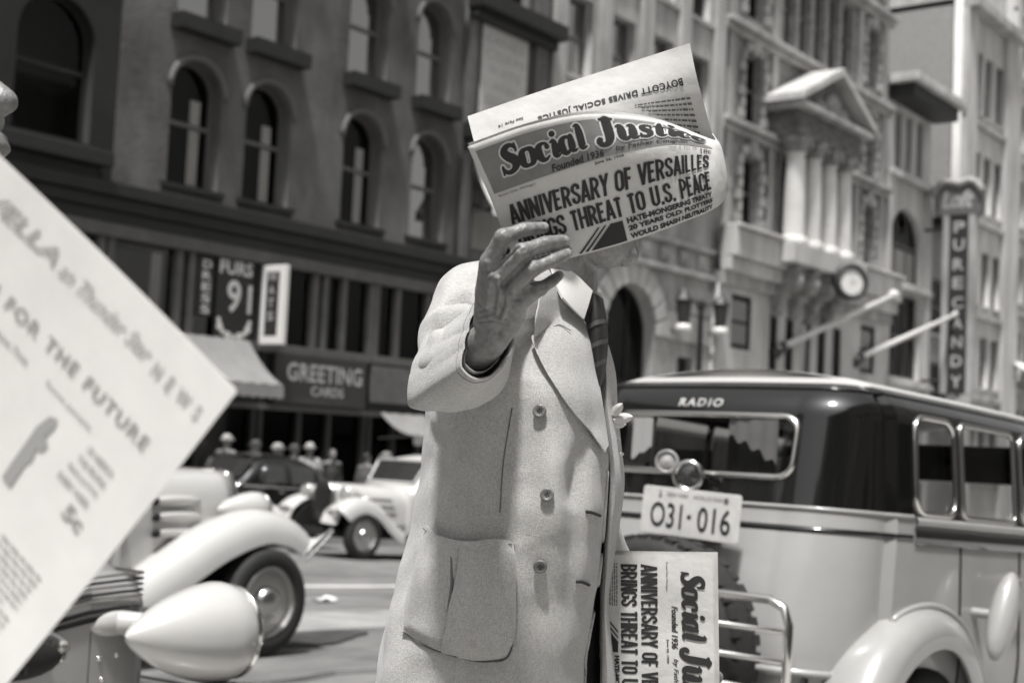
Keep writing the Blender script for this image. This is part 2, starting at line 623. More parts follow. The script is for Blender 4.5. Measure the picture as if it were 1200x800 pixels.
# condensed poster gothic drawn from strokes, cap height 1, (advance, strokes)
def _arc(cx, cy, rx, ry, a0, a1, n=8):
    return [(cx + rx * cos(radians(a0 + (a1 - a0) * k / n)), cy + ry * sin(radians(a0 + (a1 - a0) * k / n))) for k in range(n + 1)]
def _bowl(x0, x1, y0, y1):
    r = min((x1 - x0) * .95, (y1 - y0) / 2)
    return [(x0, y1), (x1 - r, y1)] + _arc(x1 - r, y1 - r, r, r, 90, 0, 6) + _arc(x1 - r, y0 + r, r, r, 0, -90, 6) + [(x0, y0)]
_O = _arc(.26, .72, .18, .19, 180, 0) + _arc(.26, .28, .18, .19, 0, -180) + [(.08, .72)]
GO = {
 'A': (.54, [[(.06, 0), (.27, 1)], [(.27, 1), (.48, 0)], [(.14, .27), (.40, .27)]]),
 'B': (.53, [[(.09, 0), (.09, 1)], _bowl(.09, .42, .53, .91), _bowl(.09, .44, .09, .52)]),
 'C': (.51, [[(.44, .66)] + _arc(.26, .72, .18, .19, 0, 180) + _arc(.26, .28, .18, .19, 180, 360) + [(.44, .36)]]),
 'D': (.53, [[(.09, 0), (.09, 1)], [(.09, .91), (.24, .91)] + _arc(.24, .71, .2, .2, 90, 0, 6) + _arc(.24, .29, .2, .2, 0, -90, 6) + [(.09, .09)]]),
 'E': (.45, [[(.09, 0), (.09, 1)], [(.09, .91), (.42, .91)], [(.09, .51), (.37, .51)], [(.09, .09), (.42, .09)]]),
 'F': (.43, [[(.09, 0), (.09, 1)], [(.09, .91), (.41, .91)], [(.09, .50), (.36, .50)]]),
 'G': (.53, [[(.44, .68)] + _arc(.26, .72, .18, .19, 0, 180) + _arc(.26, .28, .18, .19, 180, 360) + [(.44, .46), (.28, .46)]]),
 'H': (.55, [[(.09, 0), (.09, 1)], [(.46, 0), (.46, 1)], [(.09, .5), (.46, .5)]]),
 'I': (.22, [[(.11, 0), (.11, 1)]]),
 'L': (.43, [[(.09, 0), (.09, 1)], [(.09, .09), (.40, .09)]]),
 'N': (.56, [[(.09, 0), (.09, 1)], [(.11, .96), (.45, .04)], [(.47, 0), (.47, 1)]]),
 'O': (.52, [_O]),
 'P': (.51, [[(.09, 0), (.09, 1)], _bowl(.09, .43, .43, .91)]),
 'R': (.54, [[(.09, 0), (.09, 1)], _bowl(.09, .43, .47, .91), [(.27, .47), (.45, 0)]]),
 'S': (.50, [[(.42, .68)] + _arc(.25, .74, .17, .17, 0, 180, 8) + [(.09, .66), (.16, .57), (.34, .44), (.42, .34)] + _arc(.25, .26, .17, .17, 0, -180, 8) + [(.08, .33)]]),
 'T': (.46, [[(.23, 0), (.23, 1)], [(.02, .91), (.44, .91)]]),
 'U': (.54, [[(.09, 1), (.09, .3)] + _arc(.27, .28, .18, .19, 180, 360) + [(.45, .3), (.45, 1)]]),
 'V': (.52, [[(.06, 1), (.26, 0)], [(.26, 0), (.46, 1)]]),
 'Y': (.50, [[(.05, 1), (.25, .45)], [(.45, 1), (.25, .45)], [(.25, .5), (.25, 0)]]),
 '.': (.2, [[(.1, 0), (.1, .17)]]),
 ' ': (.3, []),
}
def gothic(pr, txt, x0, y0, wd, h, wt=.205):
    adv = sum(GO[c][0] + .045 for c in txt) - .045
    k = wd / adv
    x = 0
    n = 0
    for ch in txt:
        a, strokes = GO[ch]
        for st in strokes:
            P = [(x0 + (x + px) * k, y0 + py * h) for px, py in st]
            hw = wt * h / 2 * .78
            for i in range(len(P) - 1):
                (ax, ay), (bx, by) = P[i], P[i + 1]
                l = sqrt((bx - ax) ** 2 + (by - ay) ** 2) or 1
                dx, dy = (bx - ax) / l, (by - ay) / l
                e0 = hw * .35 if i > 0 else 0
                e1 = hw * .35 if i < len(P) - 2 else 0
                ww = hw * (1.0 if abs(dx) < .5 else .82)
                q = [(ax - dx * e0 - dy * ww, ay - dy * e0 + dx * ww), (ax - dx * e0 + dy * ww, ay - dy * e0 - dx * ww), (bx + dx * e1 + dy * ww, by + dy * e1 - dx * ww), (bx + dx * e1 - dy * ww, by + dy * e1 + dx * ww)]
                q = [(u, min(max(v, y0), y0 + h)) for u, v in q]
                pr.poly(q, (n % 12) * .000004)
                n += 1
        x += a + .045
    return pr

# ------------------------------------------------------------------ ground
def zroad(X):
    return -.10 - .049 * (math.log1p(math.exp((X - 6.3) * 1.5)) / 1.5 if X < 60 else X - 6.3)
KN, KF = 1.62, 20.2          # near and far kerb lines
XS = [-80, -40, -20, -8, -2] + [x * 1.0 for x in range(0, 24)] + [26, 30, 36, 44, 55, 70, 90, 130, 200, 320]
def sheet(name, y0, y1, dz, mat, ny=2, crown=0.0):
    P = []
    for X in XS:
        P.append([(X, y0 + (y1 - y0) * j / ny, zroad(X) + dz - crown * (2 * j / ny - 1) ** 2) for j in range(ny + 1)])
    return struct(MB().grid(P).build(name, mat, None, True))
sheet('ground', -300, 600, -.35, MT['asphalt'])
sheet('road', KN, KF, 0, MT['asphalt'], 8, .03)
sheet('sidewalk', -60, KN - .16, .15, MT['walk'])
sheet('far_sidewalk', KF + .16, 60, .15, MT['walk'])
for nm, ya, yb in (('kerb', KN - .16, KN), ('far_kerb', KF, KF + .16)):
    b = MB()
    P = []
    for X in XS:
        z = zroad(X)
        P.append([(X, ya, z - .3), (X, ya, z + .154), (X, yb, z + .154), (X, yb, z - .3)])
    b.grid(P)
    struct(b.build(nm, MT['kerb']))
def road_paint(name, pts, mat, dz=.006, n=10):
    P = []
    for i in range(n + 1):
        t = i / n
        row = []
        for a, b in pts:
            x = a[0] + (b[0] - a[0]) * t
            y = a[1] + (b[1] - a[1]) * t
            yy = 2 * (y - KN) / (KF - KN) - 1
            row.append((x, y, zroad(x) + dz - .03 * yy * yy))
        P.append(row)
    return struct(MB().grid(P).build(name, mat))
def on_road(px, py):
    v = ray(px, py)
    lo, hi = .1, 200
    for _ in range(60):
        m = (lo + hi) / 2
        p = CAM + v * m
        if p.z > zroad(p.x):
            lo = m
        else:
            hi = m
    return CAM + v * lo
ln = on_road(420, 687)
road_paint('lane_line', [((ln.x - 3.0, ln.y - .1), (ln.x + 25, ln.y - .1)), ((ln.x - 3.0, ln.y + .1), (ln.x + 25, ln.y + .1))], MT['linepaint'], n=24)
pa = on_road(400, 722)
road_paint('road_patch', [((pa.x - 4, pa.y - .75), (pa.x + 14, pa.y - .75)), ((pa.x - 4, pa.y + .5), (pa.x + 14, pa.y + .5))], M('worn_asphalt', .27, .85, var=.3, vscale=2.5), dz=.004, n=18)

st_ = M('oil_stain', .055, .5, var=.4, vscale=5)
def blotch(name, X, Y, rx, ry, seed, mat, dz):
    rn_ = random.Random(seed)
    ph = [rn_.uniform(0, 6.28) for _ in range(4)]
    P = []
    for k in range(28):
        a = 2 * pi * k / 28
        r_ = 1 + .22 * sin(2 * a + ph[0]) + .16 * sin(3 * a + ph[1]) + .1 * sin(5 * a + ph[2])
        x, y = X + rx * r_ * cos(a), Y + ry * r_ * sin(a)
        yy = 2 * (y - KN) / (KF - KN) - 1
        P.append((x, y, zroad(x) + dz - .03 * yy * yy))
    yy = 2 * (Y - KN) / (KF - KN) - 1
    m = MB()
    m.add(P + [(X, Y, zroad(X) + dz - .03 * yy * yy)], [(k, (k + 1) % 28, 28) for k in range(28)])
    return struct(m.build(name, mat))
for k in range(16):
    rn_ = random.Random(k + 40)
    blotch('road_stain', rn_.uniform(6, 22), rn_.choice([7.4, 7.8, 11.2, 15.0]) + rn_.uniform(-.6, .6), rn_.uniform(.25, .9), rn_.uniform(.1, .3), k, st_, .0085 + .0004 * k)
for k, (y0_, sl_) in enumerate([(5.9, .02), (9.0, -.015), (10.2, .01), (12.6, -.02)]):     # tarred cracks along the street
    P_ = []
    for i in range(60):
        x = 4 + i * .4
        y = y0_ + sl_ * (x - 4) + .06 * sin(x * 2.3 + k) + .04 * sin(x * 5.1)
        yy = 2 * (y - KN) / (KF - KN) - 1
        z = zroad(x) + .016 + .001 * k - .03 * yy * yy
        P_.append([(x, y - .018, z), (x, y + .018, z)])
    struct(MB().grid(P_).build('tar_seam', MT['dktrim']))
q = on_road(377, 705)
tag(MB().grid([[(q.x + .08 * i - .1, q.y + .08 * j - .08, zroad(q.x) + .03 + .02 * sin(i * 2 + j)) for i in range(4)] for j in range(3)]).build('paper_scrap', MT['signw'], None, True, solid=.003), 'crumpled white scrap of paper lying on the road past the front wheel of the taxi', 'litter')

# ------------------------------------------------------------------ facades
D = 24.0
def wall_mesh(X0, X1, Z0, Z1, holes, Y, th):
    c = bpy.data.curves.new('w', 'CURVE')
    c.dimensions = '2D'
    c.fill_mode = 'BOTH'
    c.extrude = th / 2
    def spl(P):
        s = c.splines.new('POLY')
        s.points.add(len(P) - 1)
        for q, p in zip(s.points, P):
            q.co = (p[0], p[1], 0, 1)
        s.use_cyclic_u = True
    spl([(X0, Z0), (X1, Z0), (X1, Z1), (X0, Z1)])
    for h in holes:
        spl(hole_poly(h))
    o = bpy.data.objects.new('w', c)
    COL.objects.link(o)
    bpy.context.view_layer.update()
    dg = bpy.context.evaluated_depsgraph_get()
    me = bpy.data.meshes.new_from_object(o.evaluated_get(dg))
    bpy.data.objects.remove(o)
    for v in me.vertices:
        v.co = (v.co.x, Y + th / 2 - v.co.z, v.co.y)
    return me
def hole_poly(h, inset=0.0):
    x0, x1, z0, z1 = h[:4]
    x0 += inset; x1 -= inset; z0 += inset; z1 -= inset
    if len(h) > 4 and h[4]:
        r = (x1 - x0) / 2
        rz = r * h[4]
        cx = (x0 + x1) / 2
        return [(x0, z0), (x1, z0)] + [(cx + r * cos(pi * k / 14), z1 - rz + rz * sin(pi * k / 14)) for k in range(15)]
    return [(x0, z0), (x1, z0), (x1, z1), (x0, z1)]
def window(b, h, Y, depth=.28, sash='sash', cover=None, sill=None, rails=(.5,), bars=0, silldepth=.12):
    """one window: pane with frame, sill and what hangs behind it as children"""
    P = hole_poly(h, .01)
    y = Y + depth
    w_ = MB()
    w_.add([(x, y, z) for x, z in P], [tuple(range(len(P)))])
    o = w_.build('window', MT['wglass'], b)
    Q = hole_poly(h, .09)
    f = MB()
    n = len(P)
    for i in range(n):
        a, c, d, e = P[i], P[(i + 1) % n], Q[(i + 1) % n], Q[i]
        f.add([(a[0], y - .05, a[1]), (c[0], y - .05, c[1]), (d[0], y - .05, d[1]), (e[0], y - .05, e[1]), (e[0], y + .03, e[1]), (d[0], y + .03, d[1])], [(0, 1, 2, 3), (3, 2, 5, 4)])
    x0, x1, z0, z1 = h[:4]
    for r in rails:
        z = z0 + (z1 - z0) * r
        f.box(x0 + .05, x1 - .05, y - .045, y - .004, z - .05, z + .05)
    for k in range(bars):
        x = x0 + (x1 - x0) * (k + 1) / (bars + 1)
        f.box(x - .03, x + .03, y - .043, y - .006, z0 + .06, z1 - .06)
    f.build('frame', MT[sash], o)
    if cover:
        c = MB()
        kind, f0, f1 = cover
        za, zb = z0 + (z1 - z0) * f0, z0 + (z1 - z0) * f1
        if kind == 'curtain':      # hanging to one side, gathered
            xa, xb = x0 + (x1 - x0) * .60, x1 - (x1 - x0) * .18
            if f0 < 0:
                xa, xb = x0 + .1, x1 - .1
                za = z0 + .05
            rows = []
            for i in range(2):
                rows.append([(xa + (xb - xa) * k / 16, y + .035 + .02 * sin(k * 1.7), (za, zb)[i]) for k in range(17)])
            c.grid(rows)
            c.build('curtain', MT['curtain'], o, True)
        else:
            c.box(x0 + .05, x1 - .05, y + .05, y + .07, za, zb)
            c.build('blind', MT[kind], o)
    if sill:
        s_ = MB()
        s_.box(x0 - .15, x1 + .15, Y - silldepth, Y + .06, z0 - sill[0], z0 - .004)
        s_.build('sill', MT[sill[1]], o)
    return o
def building(name, X0, X1, Z1, label, cat='building', depth=16, Z0=None, Y=D):
    z0 = zroad((X0 + X1) / 2) - .4 if Z0 is None else Z0
    o = thing(name, ((X0 + X1) / 2, Y, z0), label, cat)
    return o, z0
def shell(o, X0, X1, z0, Z1, Y, depth, mat, back=True):
    m = MB()
    m.box(X0, X0 + .3, Y + .45, Y + depth, z0, Z1)
    m.box(X1 - .3, X1, Y + .45, Y + depth, z0, Z1)
    m.box(X0, X1, Y + depth, Y + depth + .3, z0, Z1)
    m.box(X0, X1, Y + .45, Y + depth, Z1 - .3, Z1 - .01)
    m.build('side_wall', mat, o)
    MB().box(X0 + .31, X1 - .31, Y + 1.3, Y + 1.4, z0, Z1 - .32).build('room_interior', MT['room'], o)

# --- B0 the sooty building at the far left, B1 the brownstone
B1X0, B1X1 = 17.95, 29.15
b0, z0 = building('dark_building', 2, B1X0, 21, 'soot black building with one big arched window at the far left of the street')
h0 = [(15.55, 17.35, 7.0, 9.9, 1), (15.55, 17.35, 11.2, 14, 1), (11.5, 13.3, 7.0, 9.9, 1)]
b0w = link('wall', wall_mesh(2, B1X0 - .01, 5.2, 21, h0, D, .45), MT['dkstone'], b0)
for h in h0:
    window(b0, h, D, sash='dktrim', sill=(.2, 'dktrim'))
MB().box(3, 17.6, D - .55, D - .01, 6.55, 6.85).box(3, 17.4, D - .3, D - .01, 6.3, 6.55).build('balcony_slab', MT['dktrim'], b0, bevel=.03)
shell(b0, 2, B1X0 - .01, z0, 21, D, 16, MT['dkstone'])

b1, z0 = building('brownstone_building', B1X0, B1X1, 21, 'dark brownstone building with pairs of round arched windows above a row of shops')
lo = [rect(200, 70, 258, 212), rect(287, 100, 340, 238), rect(401, 136, 447, 262), rect(481, 163, 521, 284)]
holes1 = []
pitchX = [((a[0] + a[1]) / 2) for a in lo]
wd = [1.42, 1.42, 1.42, 1.36]
for cx, ww in zip(pitchX, wd):
    for k in range(4):
        holes1.append((cx - ww / 2, cx + ww / 2, 6.62 + 3.66 * k, 9.42 + 3.66 * k - (.0 if k != 1 else .1), 1))
link('wall', wall_mesh(B1X0, B1X1, 5.35, 21, holes1, D, .5), MT['brown'], b1)
covers = [('curtain', 0, .72), ('curtain', 0, .45), ('curtain', .4, .95), ('curtain', 0, .7), ('curtain', .0, .68), ('curtain', 0, .6), ('curtain', .1, .8), ('curtain', 0, .5)]
covers[1::4] = [('curtain', 0, .68)] * 2
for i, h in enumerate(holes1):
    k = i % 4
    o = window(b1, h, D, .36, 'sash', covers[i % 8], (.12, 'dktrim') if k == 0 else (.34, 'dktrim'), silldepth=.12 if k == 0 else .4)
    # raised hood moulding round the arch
    x0, x1, za, zb = h[:4]
    r = (x1 - x0) / 2
    cx = (x0 + x1) / 2
    pts = [(cx + (r + .07) * cos(a), D - .02, zb - r + (r + .07) * sin(a)) for a in [pi * q / 14 for q in range(15)]]
    MB().tube(pts, .075, 6).build('arch_hood', M('hood_mould', .13, .85) if i == 0 else bpy.data.materials['hood_mould'], o, True)
shell(b1, B1X0, B1X1, z0, 21, D, 16, MT['brown'])
# cornice over the shops, in steps
c = MB()
c.box(B1X0 - 15, B1X1 + .1, D - .42, D - .01, 6.02, 6.3).box(B1X0 - 15, B1X1 + .06, D - .3, D - .01, 5.76, 6.02).box(B1X0 - 15, B1X1 + .03, D - .2, D - .01, 5.5, 5.76)
c.build('shop_cornice', MT['dktrim'], b1, bevel=.03)
MB().box(B1X0 - 15, B1X1, D - .18, D + .4, 5.22, 5.5).build('fascia', MT['midtrim'], b1, bevel=.02)

# shop fronts under the cornice: upper show windows (Z 3.35..5.2), sign band, lower show windows
def shopfront(x0, x1, mull, cat_label, lower=True):
    r = thing('shopfront', ((x0 + x1) / 2, D, zroad(x0) + .15), cat_label, 'shopfront')
    zg = zroad((x0 + x1) / 2) + .1
    f = MB()
    f.box(x0, x1, D - .08, D + .3, 3.22, 3.42)
    for x in mull:
        f.box(x - .09, x + .09, D - .06, D + .3, 3.42, 5.22)
    f.build('upper_frame', MT['midtrim'], r, bevel=.015)
    for a, b in zip(mull[:-1], mull[1:]):
        MB().box(a + .09, b - .09, D + .1, D + .115, 3.42, 5.22).build('upper_pane', MT['wglass'], r)
    MB().box(x0, x1, D + .02, D + .3, 2.02, 3.22).build('sign_band', MT['dktrim'], r)
    MB().box(x0, x1, D - .05, D + .3, 1.9, 2.02).build('transom', MT['midtrim'], r)
    f = MB()
    for x in (x0 + .08, (x0 + x1) / 2 - .5, (x0 + x1) / 2 + .5, x1 - .08):
        f.box(x - .07, x + .07, D - .02, D + .3, zg, 1.9)
    f.build('lower_frame', MT['dktrim'], r)
    MB().box(x0 + .15, x1 - .15, D + .12, D + .135, zg + .5, 1.9).build('lower_pane', MT['wglass'], r)
    MB().box(x0, x1, D + .05, D + .29, zg, zg + .5).build('stall_riser', MT['dkstone'], r)
    MB().box(x0, x1, D + 1.2, D + 1.3, zg, 5.2).build('back_wall', MT['blind'], r)
    return r
sA = shopfront(9.5, 17.9, [9.6, 11.6, 13.6, 15.6, 17.8], 'dark shopfront at the far left behind the tilted newspaper')
sB = shopfront(17.95, 22.35, [18.04, 19.85, 20.2, 22.3], 'shopfront with the tall illuminated style poster sign in its upper window')
sC = shopfront(22.4, 26.05, [22.5, 24.0, 24.35, 25.0, 26.0], 'shopfront with the dark greeting cards sign over its windows')
sD = shopfront(26.1, 29.1, [26.2, 27.0, 28.2, 29.0], 'shopfront beside the raised sleeve with goods piled in its upper window')
# goods in windows
for i, (px0, py0, px1, py1, mt) in enumerate([(165, 275, 212, 288, 'curtain'), (176, 296, 188, 360, 'curtain'), (228, 287, 246, 296, 'curtain'), (250, 292, 295, 304, 'curtain'), (303, 305, 320, 312, 'curtain'),
                                              (389, 335, 410, 412, 'blind'), (300, 310, 318, 400, 'curtain'), (367, 340, 386, 408, 'blind')]):
    x0, x1, za, zb = rect(px0, py0, px1, py1, D + .13)
    o = MB().box(x0, x1, D + .125, D + .15, za, zb).build('window_panel', MT[mt])
    tag(o, ['wide pale card at the top of the leftmost upper shop window', 'narrow pale strip hanging in the leftmost upper shop window', 'small pale card above the vertical lettering', 'wide pale card above the poster sign', 'small pale card beside the white framed upright sign', 'pale upright panel between dark gaps above the greeting cards sign', 'pale panel leaning behind the white framed upright sign', 'grey panel behind the keyhole shaped card'][i], 'card')
def small_thing(name, mb, mat, label, cat, group=None, smooth=False, bevel=0):
    return tag(mb.build(name, mat, None, smooth, bevel), label, cat, group)
# keyhole card and stacked goods in the upper windows
x0, x1, za, zb = rect(352, 335, 372, 368, D + .2)
P = hole_poly((x0, x1, za, zb, 1))
kt = thing('window_sign', ((x0 + x1) / 2, D + .2, za), 'small arch topped white card in the window above the greeting cards sign', 'sign')
MB().prism([(x, D + .2, z) for x, z in hole_poly((x0, x1, za, za + (zb - za) * .55))], (0, .03, 0)).build('lower_board', MT['signw'], kt)
MB().prism([(x, D + .2, z) for x, z in hole_poly((x0 + .08, x1 - .08, za + (zb - za) * .56, zb, 1))], (0, .03, 0)).build('arched_top', MT['blind'], kt)
for i, (px, py, r, mt, lb) in enumerate([(411, 404, .1, 'signw', 'small white ball shaped lamp standing in the upper window'), (411, 395, .07, 'blind', 'small grey ball above the white one in the upper window'), (448, 411, .25, 'curtain', 'rounded pale bundle in the upper window beside the sleeve'), (470, 408, .18, 'goods', 'grey lump of goods next to the pale bundle'), (434, 408, .2, 'goods', 'dark grey lump of goods left of the pale bundle')]):
    p = atY(px, py, D + .45)
    m = MB().ell(p, (r, r * .8, r * 1.1)).cap((p.x, p.y, 3.43), p, r * .5, r * .6)
    small_thing('window_goods', m, MT[mt], lb, 'goods', 'goods in the shop windows', True)
x0, x1, za, zb = rect(459, 380, 482, 400, D + .4)
small_thing('price_card', MB().box(x0, x1, D + .4, D + .43, za, zb), MT['signw'], 'square white card standing in the upper window nearest the sleeve', 'card')

# --- greeting cards sign
def signboard(name, px, Y, th, mat, label, cat='sign', pad=.05):
    x0, x1, za, zb = rect(*px, Y)
    r = thing(name, ((x0 + x1) / 2, Y, za), label, cat)
    MB().box(x0, x1, Y, Y + th, za, zb).build('board', mat, r, bevel=.015)
    return r, x0, x1, za, zb
r, x0, x1, za, zb = signboard('shop_sign', (322, 418, 430, 476), D - .18, .15, MT['signd'], 'dark shop sign reading greeting cards')
fn = flatfn((x0, D - .18, za), (1, 0, 0), (0, 0, 1))
W_, H_ = x1 - x0, zb - za
p = Print()
p.text('GREETING', W_ * .12, H_ * .47, W_ * .82, H_ * .36, bold=.02, sp=1.05)
p.text('CARDS', W_ * .38, H_ * .20, W_ * .36, H_ * .19, bold=.02)
p.build('lettering', MT['signt'], r, fn)
p = Print().text('STATIONERY  GIFTS', W_ * .2, H_ * .07, W_ * .62, H_ * .06).build('small_lettering', MT['midtrim'], r, fn)
# second dark sign board further right
r, x0, x1, za, zb = signboard('shop_sign', (436, 432, 505, 474), D - .12, .1, MT['midtrim'], 'plain grey shop sign board to the right of the greeting cards sign')
# white upright framed sign
x0, x1, za, zb = rect(316, 312, 336, 405, D - .5)
r = thing('upright_sign', (x0, D - .5, za), 'white framed upright sign with a dark centre projecting above the awning', 'sign')
YA, YB = D - .95, D - .2
MB().box(x0, x0 + .14, YA, YB, za, zb).build('board', MT['signw'], r, bevel=.02)
MB().box(x0 - .006, x0, YA + .18, YB - .16, za + .2, zb - .15).build('dark_panel', MT['signd'], r)
pr_ = Print()
for k, ch in enumerate('HATS'):
    pr_.text(ch, .08, (zb - za) * .80 - k * .3, .2, .2, bold=.02)
pr_.build('lettering', MT['signt'], r, flatfn((x0 - .006, YB - .16, za), (0, -1, 0), (0, 0, 1), .004))
# poster sign with furs lettering
x0, x1, za, zb = rect(250, 303, 295, 400, D + .06)
r = thing('poster_sign', ((x0 + x1) / 2, D + .04, za), 'dark poster with pale lettering and curling border in the upper shop window', 'sign')
MB().box(x0, x1, D - .02, D + .04, za, zb).build('board', MT['signd'], r)
W_, H_ = x1 - x0, zb - za
p = Print()
p.text('FURS', W_ * .06, H_ * .80, W_ * .86, H_ * .17, bold=.03)
p.text('9', W_ * .28, H_ * .34, W_ * .36, H_ * .4, bold=.02)
for k in range(9):
    a = pi + pi * k / 8
    cx_, cy_ = W_ * .5 + W_ * .4 * cos(a), H_ * .24 + H_ * .19 * sin(a)
    rr = W_ * (.085 if k % 2 else .06)
    p.poly([(cx_ + rr * cos(q * pi / 5), cy_ + rr * sin(q * pi / 5)) for q in range(10)], .001 * k)
p.rect(W_ * .82, H_ * .35, W_ * .92, H_ * .7, .01)
p.build('lettering', MT['curtain'], r, flatfn((x0, D - .02, za), (1, 0, 0), (0, 0, 1)))
x0, x1, za, zb = rect(228, 300, 247, 370, D + .06)
r = thing('poster_sign', ((x0 + x1) / 2, D + .04, za), 'narrow dark panel with a column of pale letters left of the poster', 'sign')
MB().box(x0, x1, D - .02, D + .04, za, zb).build('board', MT['signd'], r)
p = Print()
for k, ch in enumerate('DRESS'):
    p.text(ch, (x1 - x0) * .3, (zb - za) * (.80 - .19 * k), (x1 - x0) * .55, (zb - za) * .14, bold=.02)
p.build('lettering', MT['curtain'], r, flatfn((x0, D - .02, za), (1, 0, 0), (0, 0, 1)))

# awnings
def awning(name, xa, xb, ytop, ztop, yout, zout, mat, label, val=.25, side=True):
    r = thing(name, ((xa + xb) / 2, ytop, zout), label, 'awning')
    m = MB()
    rows = []
    for i in range(9):
        t = i / 8
        rows.append([(xa + (xb - xa) * k / 20, ytop + (yout - ytop) * t, ztop + (zout - ztop) * t - .12 * sin(pi * t) + .015 * sin(k * 2.1)) for k in range(21)])
    m.grid(rows)
    m.build('canvas', mat, r, True, solid=.02)
    m = MB()
    m.grid([[(xa + (xb - xa) * k / 40, yout, zout) for k in range(41)], [(xa + (xb - xa) * k / 40, yout - .02, zout - val - .04 * abs(sin(k * pi / 4))) for k in range(41)]])
    m.build('valance', mat, r, solid=.015)
    MB().tube([(xa, ytop, zout - .1), (xa, yout, zout)], .03).tube([(xb, ytop, zout - .1), (xb, yout, zout)], .03).build('arms', MT['iron'], r)
    return r
awning('awning', 19.3, 21.9, D - .1, 3.4, D - 1.3, 2.4, MT['canvas'], 'pale grey sloping awning left of the greeting cards sign')
awning('awning', 16.6, 19.35, D - .1, 3.3, D - 1.7, 2.0, MT['canvasd'], 'black awning behind the corner of the tilted newspaper')
x0, x1, za, zb = rect(438, 496, 520, 512, D - .6)
awning('awning', 26.5, 29.6, D - .05, 2.0, D - 1.2, 1.45, MT['canvas'], 'striped edge awning low beside the man in the coat', .2)
# dresses, cards and lamps in the upper show windows
rn = random.Random(11)
kinds = ['a pale dress form', 'a grey dress form', 'a pale round lampshade', 'a stack of light boxes', 'a dark coat form']
up_x = [10.2, 11.1, 12.2, 13.1, 14.2, 15.0, 16.1, 16.8, 17.4, 18.4, 19.0, 22.8, 23.3, 25.4, 26.5, 27.4, 27.9]
for i, x in enumerate(up_x):
    k = rn.randrange(5)
    hh = rn.uniform(.55, 1.2)
    y = D + rn.uniform(.4, .9)
    m = MB()
    if k in (0, 1, 4):
        m.lathe([(.05, 0), (.24, .03), (.2, hh * .45), (.1, hh * .6), (.17, hh * .85), (.06, hh * .95), (.05, hh)], (x, y, 3.43), (0, 0, 1), 12)
    elif k == 2:
        m.lathe([(.1, 0), (.03, .1), (.03, hh * .6), (.2, hh * .6), (.12, hh)], (x, y, 3.43), (0, 0, 1), 12)
    else:
        for q in range(3):
            s_ = .2 - .035 * q
            m.box(x - s_, x + s_, y - .12, y + .12, 3.43 + .2 * q, 3.62 + .2 * q)
    tag(m.build('window_display', MT[('curtain', 'blind', 'signw', 'canvas', 'dkstone')[k]], None, k != 3), 'goods on show behind the upper shop glass over the street', 'display', 'goods behind the upper shop glass')
# goods behind the lower glass
rn = random.Random(3)
for i in range(14):
    x = 18.6 + i * .72 + rn.uniform(-.1, .1)
    zg = zroad(x) + .62
    hh = rn.uniform(.3, .8)
    m = MB()
    m.box(x - .16, x + .16, D + .5, D + .62, zg, zg + .1).cap((x, D + .56, zg + .1), (x, D + .56, zg + hh), .03, .03, 8).ell((x, D + .56, zg + hh), (.14, .09, .16))
    small_thing('display_stand', m, MT[('goods', 'blind', 'curtain')[i % 3]], 'dressed display stand behind the lower shop glass', 'display', 'display stands behind the lower shop glass', True)

# --- bay with the big faded sign between brownstone and light building
BX0, BX1 = 29.2, 32.95
b, z0 = building('bay_building', BX0, BX1, 20, 'narrow dark fronted building with a deep black cornice and a big faded wall sign')
hb = [(29.75, 31.9, 6.6, 9.2), (29.75, 31.95, 10.0, 12.95), (29.75, 31.9, 13.9, 16.4), (29.75, 31.9, 2.2, 4.8)]
link('wall', wall_mesh(BX0, BX1, z0, 20, hb, D - .12, .5), M('bay_front', .085, .8, var=.3, vscale=1), b)
m = MB()
for zz in (13.15, 9.55, 5.6):
    m.box(BX0 - .1, BX1 + .12, D - .75, D - .13, zz, zz + .45).box(BX0 - .05, BX1 + .06, D - .45, D - .13, zz - .25, zz)
m.build('cornice', MT['dktrim'], b, bevel=.03)
MB().box(BX0 + .02, BX0 + .3, D - .22, D - .12, z0, 19.9).box(BX1 - .75, BX1 - .15, D - .24, D - .12, z0, 19.9).build('pilaster', MT['midtrim'], b)
for h, cv in zip(hb, [('curtain', -.1, 1), None, ('blind', .4, .9), ('blind', .2, .9)]):
    window(b, h, D - .1, .3, 'dktrim', cv, None)
shell(b, BX0, BX1, z0, 20, D, 16, MT['brown'])
r = thing('wall_sign', (30.8, D - .1, 10.05), 'large faded pale sign board with worn dark lines under the black cornice', 'sign')
MB().box(29.8, 31.9, D - .16, D - .1, 10.05, 12.9).build('board', MT['poster'], r)
p = Print()
for k, (t_, f_) in enumerate([('LADIES', .8), ('COATS', .85), ('SUITS', .7), ('AND', .5), ('GOWNS', .8), ('2ND FLOOR', .85)]):
    p.text(t_, 2.1 * (1 - f_) / 2, 2.4 - k * .43, 2.1 * f_, .22)
p.build('lettering', MT['blind'], r, flatfn((29.8, D - .16, 10.05), (1, 0, 0), (0, 0, 1)))
awning('awning', 29.5, 31.6, D - .3, 9.0, D - 1.0, 7.7, MT['signw'], 'bright white window awning just left of the raised newspaper', .2)

